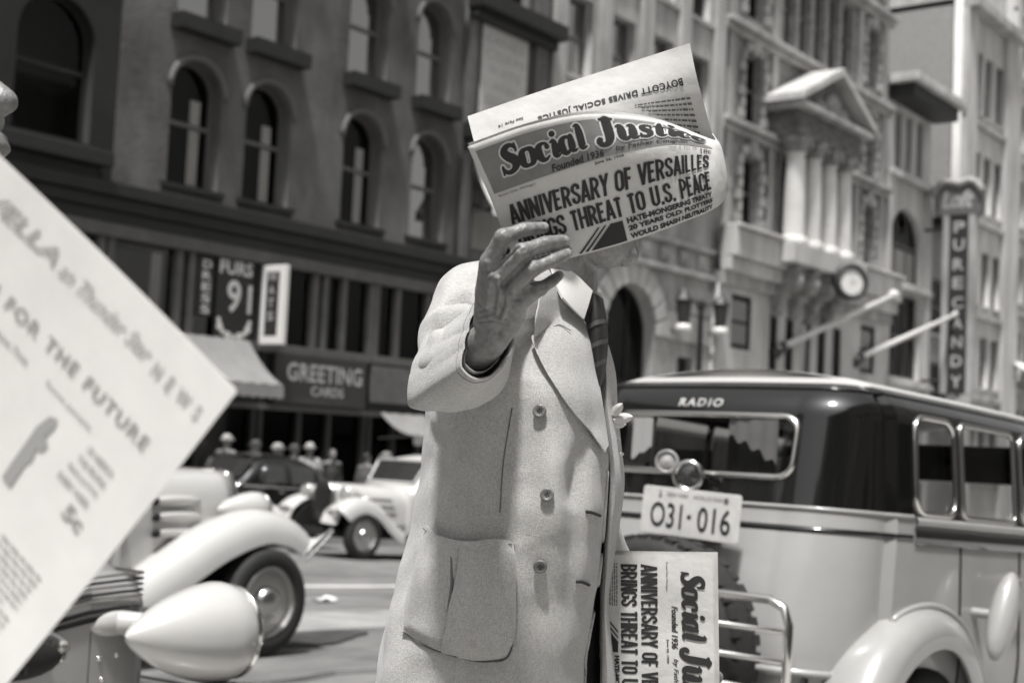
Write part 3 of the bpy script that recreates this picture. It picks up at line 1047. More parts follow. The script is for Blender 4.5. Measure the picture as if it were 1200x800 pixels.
# --- B2 light stone building with pilasters and an arched doorway
b, z0 = building('stone_building', 33.0, 43.45, 26, 'light limestone building with tall pilasters and a big arched doorway')
hb = []
for k in range(4):
    x = 33.95 + 2.45 * k
    for zz, hz in ((12.6, 2.5), (16.4, 2.3), (20.1, 2.3)):
        hb.append((x, x + 1.45, zz, zz + hz))
hb.append((36.6, 39.75, z0 + .4, 6.7, 1))
hb.append((41.3, 42.3, 1.2, 4.6))
link('wall', wall_mesh(33.0, 43.45, z0, 26, hb, D, .5), MT['lime'], b)
for i, h in enumerate(hb[:12]):
    window(b, h, D, .35, 'sash', ('curtain', 'blind', 'blind')[i % 3] and [None, ('signw', .25, .6), ('blind', .3, 1), ('blind', 0, 1), None, ('signw', .35, .9)][i % 6], (.15, 'lime'))
m = MB()
for k in range(5):
    x = 33.0 + 2.45 * k
    m.box(x + .1, x + .8, D - .22, D - .01, 11.8, 25)
    m.box(x + .02, x + .88, D - .3, D - .01, 11.3, 11.8)
m.build('pilaster', MT['lime'], b, bevel=.04)
m = MB()
m.box(33.0, 43.45, D - .7, D - .01, 10.6, 11.0).box(33.0, 43.45, D - .45, D - .01, 10.2, 10.6).box(33, 43.45, D - .2, D - .01, 8.3, 8.5).box(33, 43.45, D - .25, D - .01, 7.35, 7.55)
m.build('string_course', MT['lime'], b, bevel=.04)
m = MB()
for r_ in range(9):
    for c_ in range(9):
        xa = 33.05 + c_ * 1.16 + (.58 if r_ % 2 else 0)
        za = z0 + .3 + r_ * .98
        xb = min(xa + 1.1, 43.4)
        if za + .9 > 7.3 or xb - xa < .2 or (xb > 36.0 and xa < 40.4 and za < 7.2) or (xb > 41.1 and xa < 42.5 and za + .9 > 1 and za < 4.8):
            continue
        m.box(xa, xb, D - .09, D - .01, za, za + .92)
m.build('rusticated_blocks', MT['lime'], b, bevel=.03)
m = MB()
cx, cz, rr = 38.175, 6.7 - 1.575, 1.575
for k in range(11):
    a0, a1 = pi * k / 11 + .02, pi * (k + 1) / 11 - .02
    ro = rr + (.75 if k != 5 else 1.05)
    poly = [(cx + q * cos(a), D - .14, cz + q * sin(a)) for q, a in ((rr, a0), (ro, a0), (ro, a1), (rr, a1))]
    m.prism(poly, (0, .13, 0))
m.build('door_arch', MT['limew'], b, bevel=.02)
window(b, hb[12], D, .45, 'dktrim', None, None, rails=(.62,), bars=2)
window(b, hb[13], D, .3, 'dktrim', None, (.15, 'lime'))
m = MB()
for k in range(8):
    x = 33.6 + k * 1.25
    m.prism([(x, D - .1, 7.7), (x + .6, D - .1, 7.7), (x + .6, D - .1, 8.2), (x, D - .1, 8.2)], (0, .09, 0)).ell((x + .3, D - .1, 7.95), (.2, .1, .18), n=8, m=6)
m.build('frieze', MT['limeb'], b)
shell(b, 33.0, 43.45, z0, 26, D, 16, MT['limeb'])
# lanterns by the doorway
def lantern(x, z, label):
    r = thing('wall_lantern', (x, D - .5, z - .8), label, 'lantern', 'iron lanterns along the stone fronts')
    MB().tube([(x, D - .1, z - .7), (x, D - .4, z - .75), (x, D - .55, z - .5)], .05).build('bracket', MT['iron'], r)
    MB().lathe([(.05, -.5), (.2, -.45), (.28, .25), (.34, .3), (.1, .6), (.02, .75)], (x, D - .55, z), (0, 0, 1), 8).build('lantern_body', MT['iron'], r)
    MB().lathe([(.02, -.8), (.3, -.75), (.24, -.5), (.02, -.48)], (x, D - .55, z), (0, 0, 1), 12).build('globe', MT['globe'], r, True)
p = atY(800, 362, D - .5); lantern(p.x, p.z, 'iron wall lantern to the right of the arched doorway, nearer the door')
p = atY(843, 367, D - .5); lantern(p.x, p.z, 'iron wall lantern beside the pale ground floor window, right of the lamp post')
p = atY(822, 352, 21.6)
r = thing('lamp_post', (p.x, 21.6, zroad(p.x) + .15), 'slim dark iron lamp post in front of the stone fronts', 'lamp post')
zt = p.z
zb = zroad(p.x) + .15
MB().lathe([(.28, 0), (.28, .3), (.16, .6), (.1, 1.2), (.085, zt - zb - .3), (.14, zt - zb - .25), (.1, zt - zb)], (p.x, 21.6, zb), (0, 0, 1), 12).build('post', MT['iron'], r, True)
MB().tube([(p.x - .45, 21.6, zt - .1), (p.x + .45, 21.6, zt - .1)], .05).build('crossbar', MT['iron'], r)

# --- B3 bank with columns and pediment
X0, X1 = 43.5, 58.85
b, z0 = building('bank_building', X0, X1, 27, 'ornate bank building with four tall columns under a pediment and a white ground floor')
bays = [rect(857, 97, 883, 168), rect(1011, 182, 1026, 236)]
wl = (45.3, 46.75)
wr = (56.35, 57.5)
hb = []
for a in (wl, wr):
    for zz in (9.75, 13.6, 17.5, 21.6):
        hb.append((a[0], a[1], zz, zz + 2.55))
mid = [48.5 + 1.36 * k for k in range(5)]
for x in mid:
    hb.append((x, x + 1.0, 17.2, 20.4))
    hb.append((x, x + 1.0, 21.3, 23.6))
for x in (47.3, 48.7, 50.15, 51.6, 53.1):
    hb.append((x, x + 1.1, 9.7, 12.9))
gw = [rect(848, 337, 872, 403), rect(1000, 377, 1017, 432)]
for a in gw:
    hb.append((a[0], a[1], a[2] - .2, min(a[3], 7.1)))
for xa in (893, 912, 932, 950, 968):
    q = rect(xa, 350, xa + 10, 420)
    hb.append((q[0], q[1], z0 + 3.2, 6.7))
link('wall', wall_mesh(X0, X1, z0, 27, hb, D, .5), MT['carved'], b)
for i, h in enumerate(hb):
    window(b, h, D if i < 23 else D - .3, .33 if i < 23 else .1, 'sash' if i < 23 else 'dktrim', [None, None, ('blind', .5, 1)][i % 3] if i < 23 else (('signw', .1, .9) if i in (23, 24) else None), None, rails=(.5,))
for xq in (44.0, 47.45, 55.4, 58.1):                       # shallow piers between the bays
    MB().box(xq, xq + .5, D - .13, D - .01, 9.5, 23.9).build('pier', MT['limeb'], b, bevel=.02)
m = MB()                                                  # quoin blocks round the side windows
for a in (wl, wr):
    for zz in (9.75, 13.6, 17.5, 21.6):
        for k in range(6):
            ex_ = .42 if k % 2 == 0 else .24
            z = zz + k * .43
            m.box(a[0] - ex_, a[0] - .02, D - .16, D - .01, z, z + .36)
            m.box(a[1] + .02, a[1] + ex_, D - .16, D - .01, z, z + .36)
        cxx = (a[0] + a[1]) / 2
        m.ell((cxx, D - .1, zz + 2.9), (.35, .2, .35), n=10, m=6).ell((cxx - .5, D - .08, zz + 2.75), (.25, .14, .2), n=8, m=6).ell((cxx + .5, D - .08, zz + 2.75), (.25, .14, .2), n=8, m=6)
m.build('window_surround', MT['lime'], b)
m = MB()
for zz, pr1 in ((13.15, .45), (16.75, .5), (20.75, .55), (24.2, .6)):
    m.box(X0, X1, D - pr1, D - .01, zz, zz + .22).box(X0, X1, D - pr1 * .6, D - .01, zz - .22, zz)
m.build('string_course', MT['limeb'], b, bevel=.04)
MB().box(X0, X1, D - .28, D - .01, z0, 7.9).build('plinth', MT['limew'], b) if False else None
# pale ground floor skin with the same openings
gh = [h for h in hb if h[3] < 8.2 and h[2] < 8]
link('ground_floor', wall_mesh(X0, X1, z0, 7.35, gh, D - .3, .29), MT['limew'], b)
m = MB()
m.box(X0, X1, D - .95, D - .31, 8.3, 9.3).box(X0, X1, D - 1.1, D - .31, 9.3, 9.45).box(X0, X1, D - .75, D - .31, 7.8, 8.3)
m.box(46.9, 53.6, D - 1.5, D - .95, 8.5, 9.3)
m.build('balcony', MT['limew'], b, bevel=.05)
MB().box(X0, X1, D - .5, D - .005, 7.35, 7.8).build('frieze', MT['limeb'], b)
m = MB()
for x in (49.2, 50.7, 52.3, 53.8):
    m.prism([(x - .25, D - 1.4, 8.45), (x - .25, D - .32, 8.45), (x - .25, D - .32, 6.6), (x - .25, D - .55, 6.7), (x - .25, D - .9, 7.7)], (.5, 0, 0))
    m.ell((x, D - 1.0, 7.9), (.33, .5, .45), n=10, m=8)
m.build('bracket', MT['carved'], b)
for x in (49.35, 50.85, 52.35, 53.85):
    m = MB()
    m.lathe([(.55, 0), (.55, .15), (.42, .3), (.42, .38), (.4, 1.5), (.36, 3.4), (.33, 3.8), (.42, 3.86)], (x, D - .95, 9.45), (0, 0, 1), 20)
    c = m.build('column', MT['marble'], b, True)
    MB().lathe([(.36, 3.84), (.42, 4.0), (.5, 4.3), (.62, 4.42), (.62, 4.5)], (x, D - .95, 9.45), (0, 0, 1), 16).ell((x - .4, D - 1.35, 13.7), (.16, .16, .18), n=8, m=6).ell((x + .4, D - 1.35, 13.7), (.16, .16, .18), n=8, m=6).build('capital', MT['carved'], c, True)
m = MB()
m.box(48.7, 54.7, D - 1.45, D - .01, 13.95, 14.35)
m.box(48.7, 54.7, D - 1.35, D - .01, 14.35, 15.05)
m.build('entablature', MT['soot'], b, bevel=.03)  # shade under the pediment is put into this stone's colour
MB().box(48.2, 55.2, D - 1.75, D - .01, 15.05, 15.3).build('pediment_ledge', MT['limeb'], b, bevel=.03)
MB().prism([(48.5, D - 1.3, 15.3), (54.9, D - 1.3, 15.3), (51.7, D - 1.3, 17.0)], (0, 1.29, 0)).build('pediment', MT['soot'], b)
m = MB()
m.prism([(48.1, D - 1.8, 15.31), (48.1, D - 1.8, 15.6), (51.7, D - 1.8, 17.5), (51.7, D - 1.8, 17.15)], (0, 1.79, 0))
m.prism([(55.3, D - 1.8, 15.31), (55.3, D - 1.8, 15.6), (51.702, D - 1.8, 17.5), (51.702, D - 1.8, 17.15)], (0, 1.79, 0))
m.build('pediment_cornice', MT['limew'], b)
MB().ell((51.7, D - 1.35, 15.9), (.7, .2, .5)).ell((50.6, D - 1.32, 15.65), (.5, .15, .25)).ell((52.8, D - 1.32, 15.65), (.5, .15, .25)).build('pediment_carving', MT['carved'], b, True)
def porch(o):
    for ch in [q for q in COL.objects if q.parent == o]:
        k = ch.name.split('.')[0]
        if k in ('column', 'capital', 'entablature', 'pediment', 'pediment_ledge', 'pediment_cornice', 'pediment_carving', 'bracket'):
            for v in ch.data.vertices:
                x, z = v.co.x, v.co.z
                x = 51.7 + (x - 51.7) * .95 - 1.55
                if k != 'bracket':
                    z = 9.2 + (z - 9.3) * .885
                v.co.x, v.co.z = x, z
        porch(ch)
porch(b)
shell(b, X0, X1, z0, 27, D, 16, MT['limeb'])
# the clock
p = atY(985, 331, D - 1.5)
r = thing('street_clock', (p.x, D - 1.5, p.z - 1), 'round clock with a pale face standing on the bank balcony', 'clock')
MB().lathe([(.01, .3), (.9, .3), (1.0, .2), (1.0, -.25), (.78, -.3), (.76, -.12)], (p.x, D - 1.9, p.z), (-.45, -.9, 0), 32).build('case', MT['iron'], r, True) if False else None
dn = Vector((-.6, -.8, 0)).normalized()
cc = Vector((p.x, D - 1.9, p.z))
MB().lathe([(.02, -.2), (.66, -.2), (.71, -.08), (.71, .13), (.64, .19), (.52, .17), (.51, .08)], cc, dn, 32).build('case', MT['iron'], r, True)
MB().lathe([(.001, .1), (.52, .1)], cc, dn, 32).build('face', MT['globe'], r)
sd_ = Vector((-dn.y, dn.x, 0)) * -1
p_ = Print()
for k in range(12):
    a = k * pi / 6
    p_.poly([(.6 * cos(a) + .05 * cos(a) * q - .02 * sin(a) * s_, .6 * sin(a) + .05 * sin(a) * q + .02 * cos(a) * s_) for q, s_ in ((-1, -1), (1, -1), (1, 1), (-1, 1))])
p_.poly([(-.03, -.1), (.03, -.1), (.02, .5), (-.02, .5)], .004)
p_.poly([(-.1, -.03), (.36, .1), (.34, .16), (-.12, .03)], .008)
p_.build('hands', MT['inkl'], r, lambda x, y, z: cc + dn * (.13 + z) + Vector((-dn.y, dn.x, 0)) * x * .7 + Vector((0, 0, .7)) * y)
MB().box(p.x - .4, p.x + .4, D - 2.1, D - 1.2, 9.3, p.z - .9).build('pedestal', MT['carved'], r) if p.z - .9 > 9.35 else MB().cap((p.x, D - 1.5, p.z), (p.x, D - .6, p.z - .2), .3, .4).build('pedestal', MT['carved'], r, True)

# --- B4 narrow building with heavy cornice and arched window
X0, X1 = 58.9, 64.3
b, z0 = building('narrow_building', X0, X1, 18.4, 'narrow pale building with a heavy overhanging cornice and one wide arched window')
hb = [(59.9, 60.75, 14.6, 17.2), (61.2, 62.05, 14.6, 17.2), (62.5, 63.35, 14.6, 17.2), (59.6, 63.5, 9.6, 12.9, .9), (59.6, 63.5, 5.2, 9.0), (59.6, 63.5, .6, 4.6)]
link('wall', wall_mesh(X0, X1, z0, 18.4, hb, D, .5), MT['limew'], b)
for i, h in enumerate(hb):
    window(b, h, D, .3, 'sash', (None, None, None, ('curtain', -.1, .45), None, ('blind', .5, .9))[i], None, rails=(.5,), bars=0 if i < 3 else 2)
MB().box(X0 - .2, X1 + .8, D - 1.5, D - .01, 18.1, 18.5).build('cornice', MT['limew'], b, bevel=.05)
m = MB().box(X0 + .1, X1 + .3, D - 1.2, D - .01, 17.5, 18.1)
m.build('cornice_soffit', MT['dktrim'], b)  # dark colour paints in the shade below the overhanging cornice
MB().box(X0, X1, D - .35, D - .01, 14.1, 14.35).box(X0, X1, D - .3, D - .01, 9.15, 9.4).box(X0, X1, D - .4, D - .01, 4.75, 5.0).build('string_course', MT['limew'], b, bevel=.03)
MB().box(X0, X0 + .45, D - .2, D - .01, z0, 14.1).box(X1 - .5, X1, D - .2, D - .01, z0, 14.1).build('corner_strip', MT['limew'], b)
MB().box(X0 + .47, X1 - .52, D - .12, D - .01, z0, .5).build('shop_base', MT['dktrim'], b)
shell(b, X0, X1, z0, 18.4, D, 16, MT['limeb'])
# low shop between
b, z0 = building('low_building', 64.35, 68.3, 13, 'low dark shop building under the tall candy sign')
hb = [(64.9, 67.8, 3.6, 6.2), (64.9, 67.8, 7.6, 10.2)]
link('wall', wall_mesh(64.35, 68.3, z0, 13, hb, D, .5), MT['brickd'], b)
for h in hb:
    window(b, h, D, .3, 'sash', None, (.2, 'lime'), bars=2)
MB().box(64.35, 68.3, D - .9, D - .01, 12.6, 13.0).build('cornice', MT['dktrim'], b)
shell(b, 64.35, 68.3, z0, 13, D, 16, MT['brickd'])

# --- B5 taller building: brick flank and pale front, B6.. onward
def tall(name, X0, X1, Z1, mat, side, label, wx, rows, sash='sash', Y=D, corner=None, shopz=None):
    b, z0 = building(name, X0, X1, Z1, label, Y=Y)
    hb = []
    for x, ww in wx:
        for zz, hz in rows:
            hb.append((x, x + ww, zz, zz + hz))
    link('wall', wall_mesh(X0, X1, z0, Z1, hb, Y, .5), mat, b)
    rr_ = random.Random(int(X0))
    for h in hb:
        window(b, h, Y, .3, sash, rr_.choice([None, None, ('blind', .4, 1), ('blind', .6, 1), ('curtain', -.1, .8)]), (.2, 'lime'))
    m = MB()
    for zz, hz in rows:
        m.box(X0, X1, Y - .25, Y - .01, zz - .75, zz - .45)
    m.box(X0, X1 + .3, Y - .8, Y - .01, Z1 - .5, Z1)
    m.build('string_course', MT['lime'], b, bevel=.03)
    if corner:
        MB().box(X0, X0 + corner, Y - .28, Y - .01, z0, Z1 - .5).box(X1 - corner, X1, Y - .28, Y - .01, z0, Z1 - .5).build('corner_pier', MT['limew'], b)
    shell(b, X0, X1, z0, Z1, Y, 22, side)
    return b
tall('office_building', 68.4, 76.2, 24.8, MT['limew'], MT['brickw'], 'pale fronted building with a blank grey brick side wall',
     [(70.2, 1.2), (71.9, 1.2), (73.6, 1.2)], [(1.2, 2.6), (5.4, 2.6), (9.6, 2.8), (14.4, 3.0), (19.4, 3.2)], corner=1.5)
MB_ = tall('office_building', 76.3, 88, 32, MT['lime'], MT['limeb'], 'pale many windowed building beyond the candy sign',
     [(77.6, 1.1), (79.3, 1.1), (81.6, 1.1), (83.3, 1.1), (85.6, 1.1)], [(2, 2.6), (6.2, 2.6), (10.4, 2.6), (14.6, 2.6), (18.8, 2.6), (23, 2.6), (27, 2.6)], corner=.8)
tall('office_building', 88.2, 112, 36, MT['limeb'], MT['limeb'], 'greyer building at the far right end of the street wall',
     [(90 + 2.2 * k, 1.1) for k in range(10)], [(2, 2.6), (6.2, 2.6), (10.4, 2.6), (14.6, 2.6), (18.8, 2.6), (23, 2.6), (27, 2.6), (31, 2.6)], corner=.8)
tall('office_building', 113, 150, 44, MT['lime'], MT['limeb'], 'farthest pale building closing the street on the right',
     [(115 + 2.6 * k, 1.2) for k in range(13)], [(2 + 4.2 * k, 2.6) for k in range(9)])
tall('tower', 62, 80, 42, MT['limew'], MT['brickw'], 'tall pale building rising behind the brick side wall',
     [(63.5 + 2.7 * k, 1.5) for k in range(6)], [(26 + 4.0 * k, 2.7) for k in range(4)], Y=D + 24, corner=1)

# candy sign
p = atY(1122, 250, D - 1.6)
xs_ = p.x
za = atY(1122, 462, D - 1.6).z
zb = atY(1122, 252, D - 1.6).z
YB = D - .5
YA = atY(1104, 350, D - 1).y
def y_at(px, py, X):
    v = ray(px, py)
    k = (X - CAM.x) / v.x
    return (CAM + v * k).y, (CAM + v * k).z
ya, _ = y_at(1104, 350, xs_)
yb, _ = y_at(1141, 350, xs_)
y0, y1 = max(ya, yb), min(ya, yb)
r = thing('blade_sign', (xs_, (y0 + y1) / 2, za), 'tall vertical sign spelling pure candy under a scrolled top', 'sign')
MB().box(xs_, xs_ + .4, y1, y0, za, zb).build('board', MT['signd'], r, bevel=.03)
m = MB().box(xs_ - .05, xs_ + .45, y0 - .28, y0 + .02, za, zb).box(xs_ - .05, xs_ + .45, y1 - .02, y1 + .28, za, zb)
m.build('edge_trim', MT['limeb'], r)
p_ = Print()
H_ = zb - za
W_ = y0 - y1
for ch, f_ in zip('PURE CANDY', (.90, .80, .69, .585, 0, .475, .36, .255, .15, .035)):
    if ch != ' ':
        p_.text(ch, W_ * .32, H_ * f_, W_ * .36, H_ * .065, bold=.03)
p_.build('lettering', MT['limeb'], r, flatfn((xs_, y0, za), (0, -1, 0), (0, 0, 1), .008))
yh0, zh1 = y_at(1096, 215, xs_)
yh1, zh0 = y_at(1150, 252, xs_)
out_ = [(yh0, zb), (yh0, zb + (zh1 - zb) * .6)]
for k in range(9):
    t = k / 8
    out_.append((yh0 + (yh1 - yh0) * t, zb + (zh1 - zb) * (.75 + .28 * sin(pi * t) + .1 * sin(3 * pi * t))))
out_ += [(yh1, zb + (zh1 - zb) * .6), (yh1, zb)]
MB().prism([(xs_ - .06, a, c_) for a, c_ in out_], (.5, 0, 0)).build('sign_head', MT['midtrim'], r)
MB().tube([(xs_ - .08, a, c_) for a, c_ in out_[1:-1]], .16).build('head_scroll', MT['limeb'], r, True)
p_ = Print().text("Loft", .15 * (yh0 - yh1), 0, .7 * (yh0 - yh1), (zh1 - zb) * .55, bold=.04, shear=.3)
p_.build('head_lettering', MT['limeb'], r, flatfn((xs_ - .06, yh0, zb + .3), (0, -1, 0), (0, 0, 1), .01))
MB().tube([(xs_ + .2, y0, zb - .6), (xs_ + .2, D, zb - .6)], .07).tube([(xs_ + .2, y0, za + .6), (xs_ + .2, D, za + .6)], .07).build('bracket', MT['iron'], r)

# flagpoles, white awning far right
for (a, c_, lb) in [((911, 409), (1047, 346), 'pale flagpole slanting across the bank front, the left one of two'), ((1003, 421), (1121, 368), 'pale flagpole slanting towards the candy sign, the right one of two')]:
    A = atY(a[0], a[1], D - .32)
    Bp = atY(c_[0], c_[1], D - 1.6)
    r = thing('flagpole', A, lb, 'flagpole', 'flagpoles on the bank front')
    MB().tube([A, Bp], [.14, .10], 10).build('pole', MT['pole'], r, True)
    MB().ell(Bp, (.24, .24, .24)).build('finial', MT['pole'], r, True)
    MB().cap(A + Vector((0, .1, -.15)), A + (Bp - A) * .04, .25, .2).build('mount', MT['iron'], r, True)
p = atY(1155, 424, D - 1.0)
awning('awning', 76.5, 84, D - .1, p.z + .6, D - 1.6, p.z - .2, MT['signw'], 'white awning at the far right beyond the candy sign', .5)
# the near side of the street, behind and beside the camera: seen in windows and paint only
for i, (xa, xb, zt, mt, lb) in enumerate([(-70, -42, 22, 'brickd', 'brick building on the near side of the street, far behind the camera'), (-41.8, -20, 16, 'limeb', 'grey stone building on the near side of the street behind the camera'),
                                         (-19.8, -2, 13, 'brown', 'brownstone on the near side of the street just behind the camera'), (-1.8, 17, 15, 'brickd', 'dark brick building on the near side beside the big taxi'), (17.2, 40, 17, 'limeb', 'grey building on the near side further up the street')]):
    nb_ = tall('street_building', xa, xb, zt, MT[mt], MT[mt], lb, [(xa + 1.5 + 3.1 * k, 1.5) for k in range(int((xb - xa - 2) / 3.1))], [(1.0 + 4.1 * k, 2.4) for k in range(int((zt - 2) / 4.1))], Y=-7.5)
    nb_.rotation_euler = (0, 0, pi)
for i, (xa, xb, zt, mt, lb) in enumerate([(-30, 1.8, 19, 'brickd', 'dark brick building on the far side, left of the sooty one'), (-75, -30.2, 24, 'limeb', 'stone building on the far side, well left of the picture')]):
    tall('street_building', xa, xb, zt, MT[mt], MT[mt], lb, [(xa + 1.5 + 3.1 * k, 1.5) for k in range(int((xb - xa - 2) / 3.1))], [(1.0 + 4.1 * k, 2.4) for k in range(int((zt - 2) / 4.1))])
eb_ = tall('street_building', -132, -78, 26, MT['limeb'], MT['limeb'], 'unseen stone building added across the street far behind the camera for reflections', [(-130 + 3.4 * k, 1.6) for k in range(15)], [(1.0 + 4.2 * k, 2.4) for k in range(5)], Y=8)  # unseen block, added so the car paint mirrors walls instead of sky
eb_.rotation_euler = (0, 0, pi / 2)
#--CARS--
# ------------------------------------------------------------------ cars
def sup(y01, n=3.2):
    return (1 - min(abs(y01), 1) ** n) ** (1 / n)
class CarShape:
    """cabin of a 1930s sedan, x forward from the front axle, z up from the road"""
    xs = [-3.75, -3.68, -3.5, -3.2, -2.9, -2.4, -1.9, -1.62, -1.45, -1.25, -1.08]
    zt = [.78, 1.0, 1.26, 1.5, 1.6, 1.655, 1.65, 1.60, 1.48, 1.24, 1.09]
    hw = [.38, .48, .58, .655, .69, .71, .71, .70, .68, .645, .60]
    def top(s, x): return interp(s.xs, s.zt, x)
    def wid(s, x): return interp(s.xs, s.hw, x)
    def y(s, x, z):
        zt = s.top(x)
        zb = .38
        W = s.wid(x)
        if z < 1.02:
            k = 1 - .06 * ((1.02 - z) / .64) ** 2
        else:
            k = 1 - .1 * min((z - 1.02) / .55, 1)
        e = (z - min(.9, zt - .1)) / max(zt - min(.9, zt - .1), .05)
        return W * k * (sup(e, 4.2) if e > 0 else 1)
SH = CarShape()
def wheel_parts(root, x, y, side, R=.345, rim='chromed', disc='white', spoke=False):
    """wheel > tyre, rim, hub_cap ; side = -1 for the right hand side"""
    d = (0, side, 0)
    o = (x, y, R)
    w = MB().lathe([(.02, .02), (.2, .025), (.225, .0), (.235, .06), (.225, .075)], o, d, 28).build('wheel', MT[disc], root, True)
    ty = MB().lathe([(.215, -.06), (.25, -.075), (.31, -.08), (.335, -.06), (R, -.045), (R, .045), (.335, .06), (.31, .08), (.25, .078), (.225, .062)], o, d, 36).build('tyre', MT['rubber'], w, True)
    MB().lathe([(.001, .1), (.06, .095), (.095, .075), (.105, .02)], o, d, 20).build('hub_cap', MT[rim], w, True)
    return w
def fender(root, spine, yi, yo, side, mat, name='fender', drop=.17, crown=.05):
    sp = crom(spine, 6)
    rows = []
    m = len(sp)
    for i, (x, z) in enumerate(sp):
        a = sp[max(i - 1, 0)]
        b = sp[min(i + 1, m - 1)]
        tx, tz = b[0] - a[0], b[1] - a[1]
        l = sqrt(tx * tx + tz * tz) or 1
        nx, nz = -tz / l, tx / l
        if nz < 0 and abs(nx) < .8:
            nx, nz = -nx, -nz
        row = []
        for k in range(13):
            t = k / 12
            yy = yi + (yo - yi) * t
            hgt = crown * sin(pi * min(t * 1.1, 1)) - drop * max(0, (t - .62) / .38) ** 2.2
            row.append((x + nx * hgt, side * (yy - .05 * max(0, (t - .8) / .2) ** 2), z + nz * hgt))
        rows.append(row)
    return MB().grid(rows).build(name, mat, root, True, solid=.014)
def side_panel(xa, xb, z0, z1fn, side, off, nx=16, nz=6, slope=(0, 0)):
    rows = []
    for j in range(nz + 1):
        v = j / nz
        row = []
        for i in range(nx + 1):
            u = i / nx
            x = xa + (xb - xa) * u + (slope[0] * (1 - u) + slope[1] * u) * v
            z = z0 + (z1fn(x) - z0) * v
            row.append((x, side * (SH.y(x, z) + off), z))
        rows.append(row)
    return rows
def make_car(name, label, group, mats, hood_top=1.08, louvre='slots', top=None, rear=True, lamp='bullet', fendermat=None, front_bumper=True, spine=None, drop=.17):
    mb, mf = MT[mats[0]], MT[mats[1]]
    root = thing(name, (0, 0, 0), label, 'car', group)
    # cabin
    rows = []
    NX = 34
    for i in range(NX + 1):
        x = -3.75 + (2.67) * i / NX
        zt = SH.top(x)
        ring = []
        for k in range(25):
            a = pi * k / 24
            # from right sill over the roof to left sill
            if k in (0, 24):
                z = .38
            t = 1 - abs(k - 12) / 12
            z = .38 + (zt - .38) * (sin(t * pi / 2) ** .9)
            y = SH.y(x, z) if k != 12 else 0
            if abs(k - 12) < 4:
                y = SH.y(x, .38 + (zt - .38) * sin((1 - 4 / 12) * pi / 2) ** .9) * abs(k - 12) / 4
                z = zt - (zt - (.38 + (zt - .38) * sin((1 - 4 / 12) * pi / 2) ** .9)) * (abs(k - 12) / 4) ** 2.4
            ring.append((x, -y if k < 12 else y, z))
        rows.append(ring)
    m = MB().grid(rows)
    m.f.append(tuple(range(25)))
    k0 = NX * 25
    m.f.append(tuple(range(k0 + 24, k0 - 1, -1)))
    body = m.build('cabin', mb, root, True)
    # roof in another colour
    # windows
    for sd in (-1, 1):
        for nm, xa, xb, za, zb_, sl in (('front_window', -2.18, -1.52, 1.12, 1.47, (0.02, -.2)), ('rear_window', -2.92, -2.28, 1.12, 1.48, (.02, 0)), ('quarter_window', -3.28, -3.02, 1.14, 1.44, (.12, .02))):
            g_ = MB().grid(side_panel(xa, xb, za, lambda x: zb_, sd, .006, slope=sl)).build(nm, MT['lensd'], root, True)
            P = side_panel(xa, xb, za, lambda x: zb_, sd, .008, slope=sl)
            loop = P[0] + [r[-1] for r in P[1:]] + P[-1][::-1][1:] + [r[0] for r in P[::-1][1:-1]]
            MB().tube(loop, .014, 6, close=True).build('window_frame', mb, g_, True)
        MB().tube([(x, sd * (SH.y(x, 1.04) + .004), 1.04) for x in [-3.55 + .06 * q for q in range(40)]], .013, 6).build('belt_moulding', MT['midtrim'] if mats[0] != 'black' else MT['greyp'], root, True)
        for xd in (-1.3, -2.23, -2.95):
            MB().tube([(xd, sd * (SH.y(xd, z) + .001), z) for z in [.5 + .06 * q for q in range(10)]], .006, 5).build('door_gap', MT['dark'], root)
        for xd in (-2.12, -2.85):
            y_ = SH.y(xd, 1.0) + .03
            MB().tube([(xd, sd * (y_ - .03), .97), (xd, sd * y_, .97), (xd + .12, sd * y_, .97)], .013, 6).build('door_handle', MT['chrome'], root, True)
    P = []
    for j in range(7):
        v = j / 6
        x = -1.23 - .24 * v
        z = 1.16 + .36 * v
        P.append([(x + .012 + .1 * (1 - abs(u) ** 2) * .6, u * SH.wid(x) * .78, z + .012) for u in [-1 + q / 6 for q in range(13)]])
    ws = MB().grid(P).build('windscreen', MT['lensd'], root, True)
    loop = P[0] + [r[-1] for r in P[1:]] + P[-1][::-1][1:] + [r[0] for r in P[::-1][1:-1]]
    MB().tube(loop, .022, 6, close=True).build('windscreen_frame', mb, ws, True)
    # hood
    rows = []
    for i in range(13):
        t = i / 12
        x = .12 - 1.3 * t
        W = .25 + .31 * t ** .8
        zt = hood_top + .03 * t
        row = []
        for k in range(21):
            a = pi * k / 20
            cc, ss = cos(a), sin(a)
            row.append((x, -W * (abs(cc) ** .55) * (1 if cc > 0 else -1), .52 + (zt - .52) * ss ** .5))
        rows.append(row)
    m = MB().grid(rows)
    m.f.append(tuple(range(21)))
    hood = m.build('hood', mb, root, True)
    MB().tube([(.12 - 1.3 * q / 8, 0, hood_top + .03 * q / 8 + .004) for q in range(9)], .01, 6).build('hood_strip', MT['chrome'], hood, True)
    def hy(x, z):
        t = (.12 - x) / 1.3
        W = .25 + .31 * max(t, 0) ** .8
        zt = hood_top + .03 * t
        s_ = min(max((z - .52) / (zt - .52), 0), 1) ** 2
        return W * (max(1 - s_ * s_, 0) ** .5) ** .55
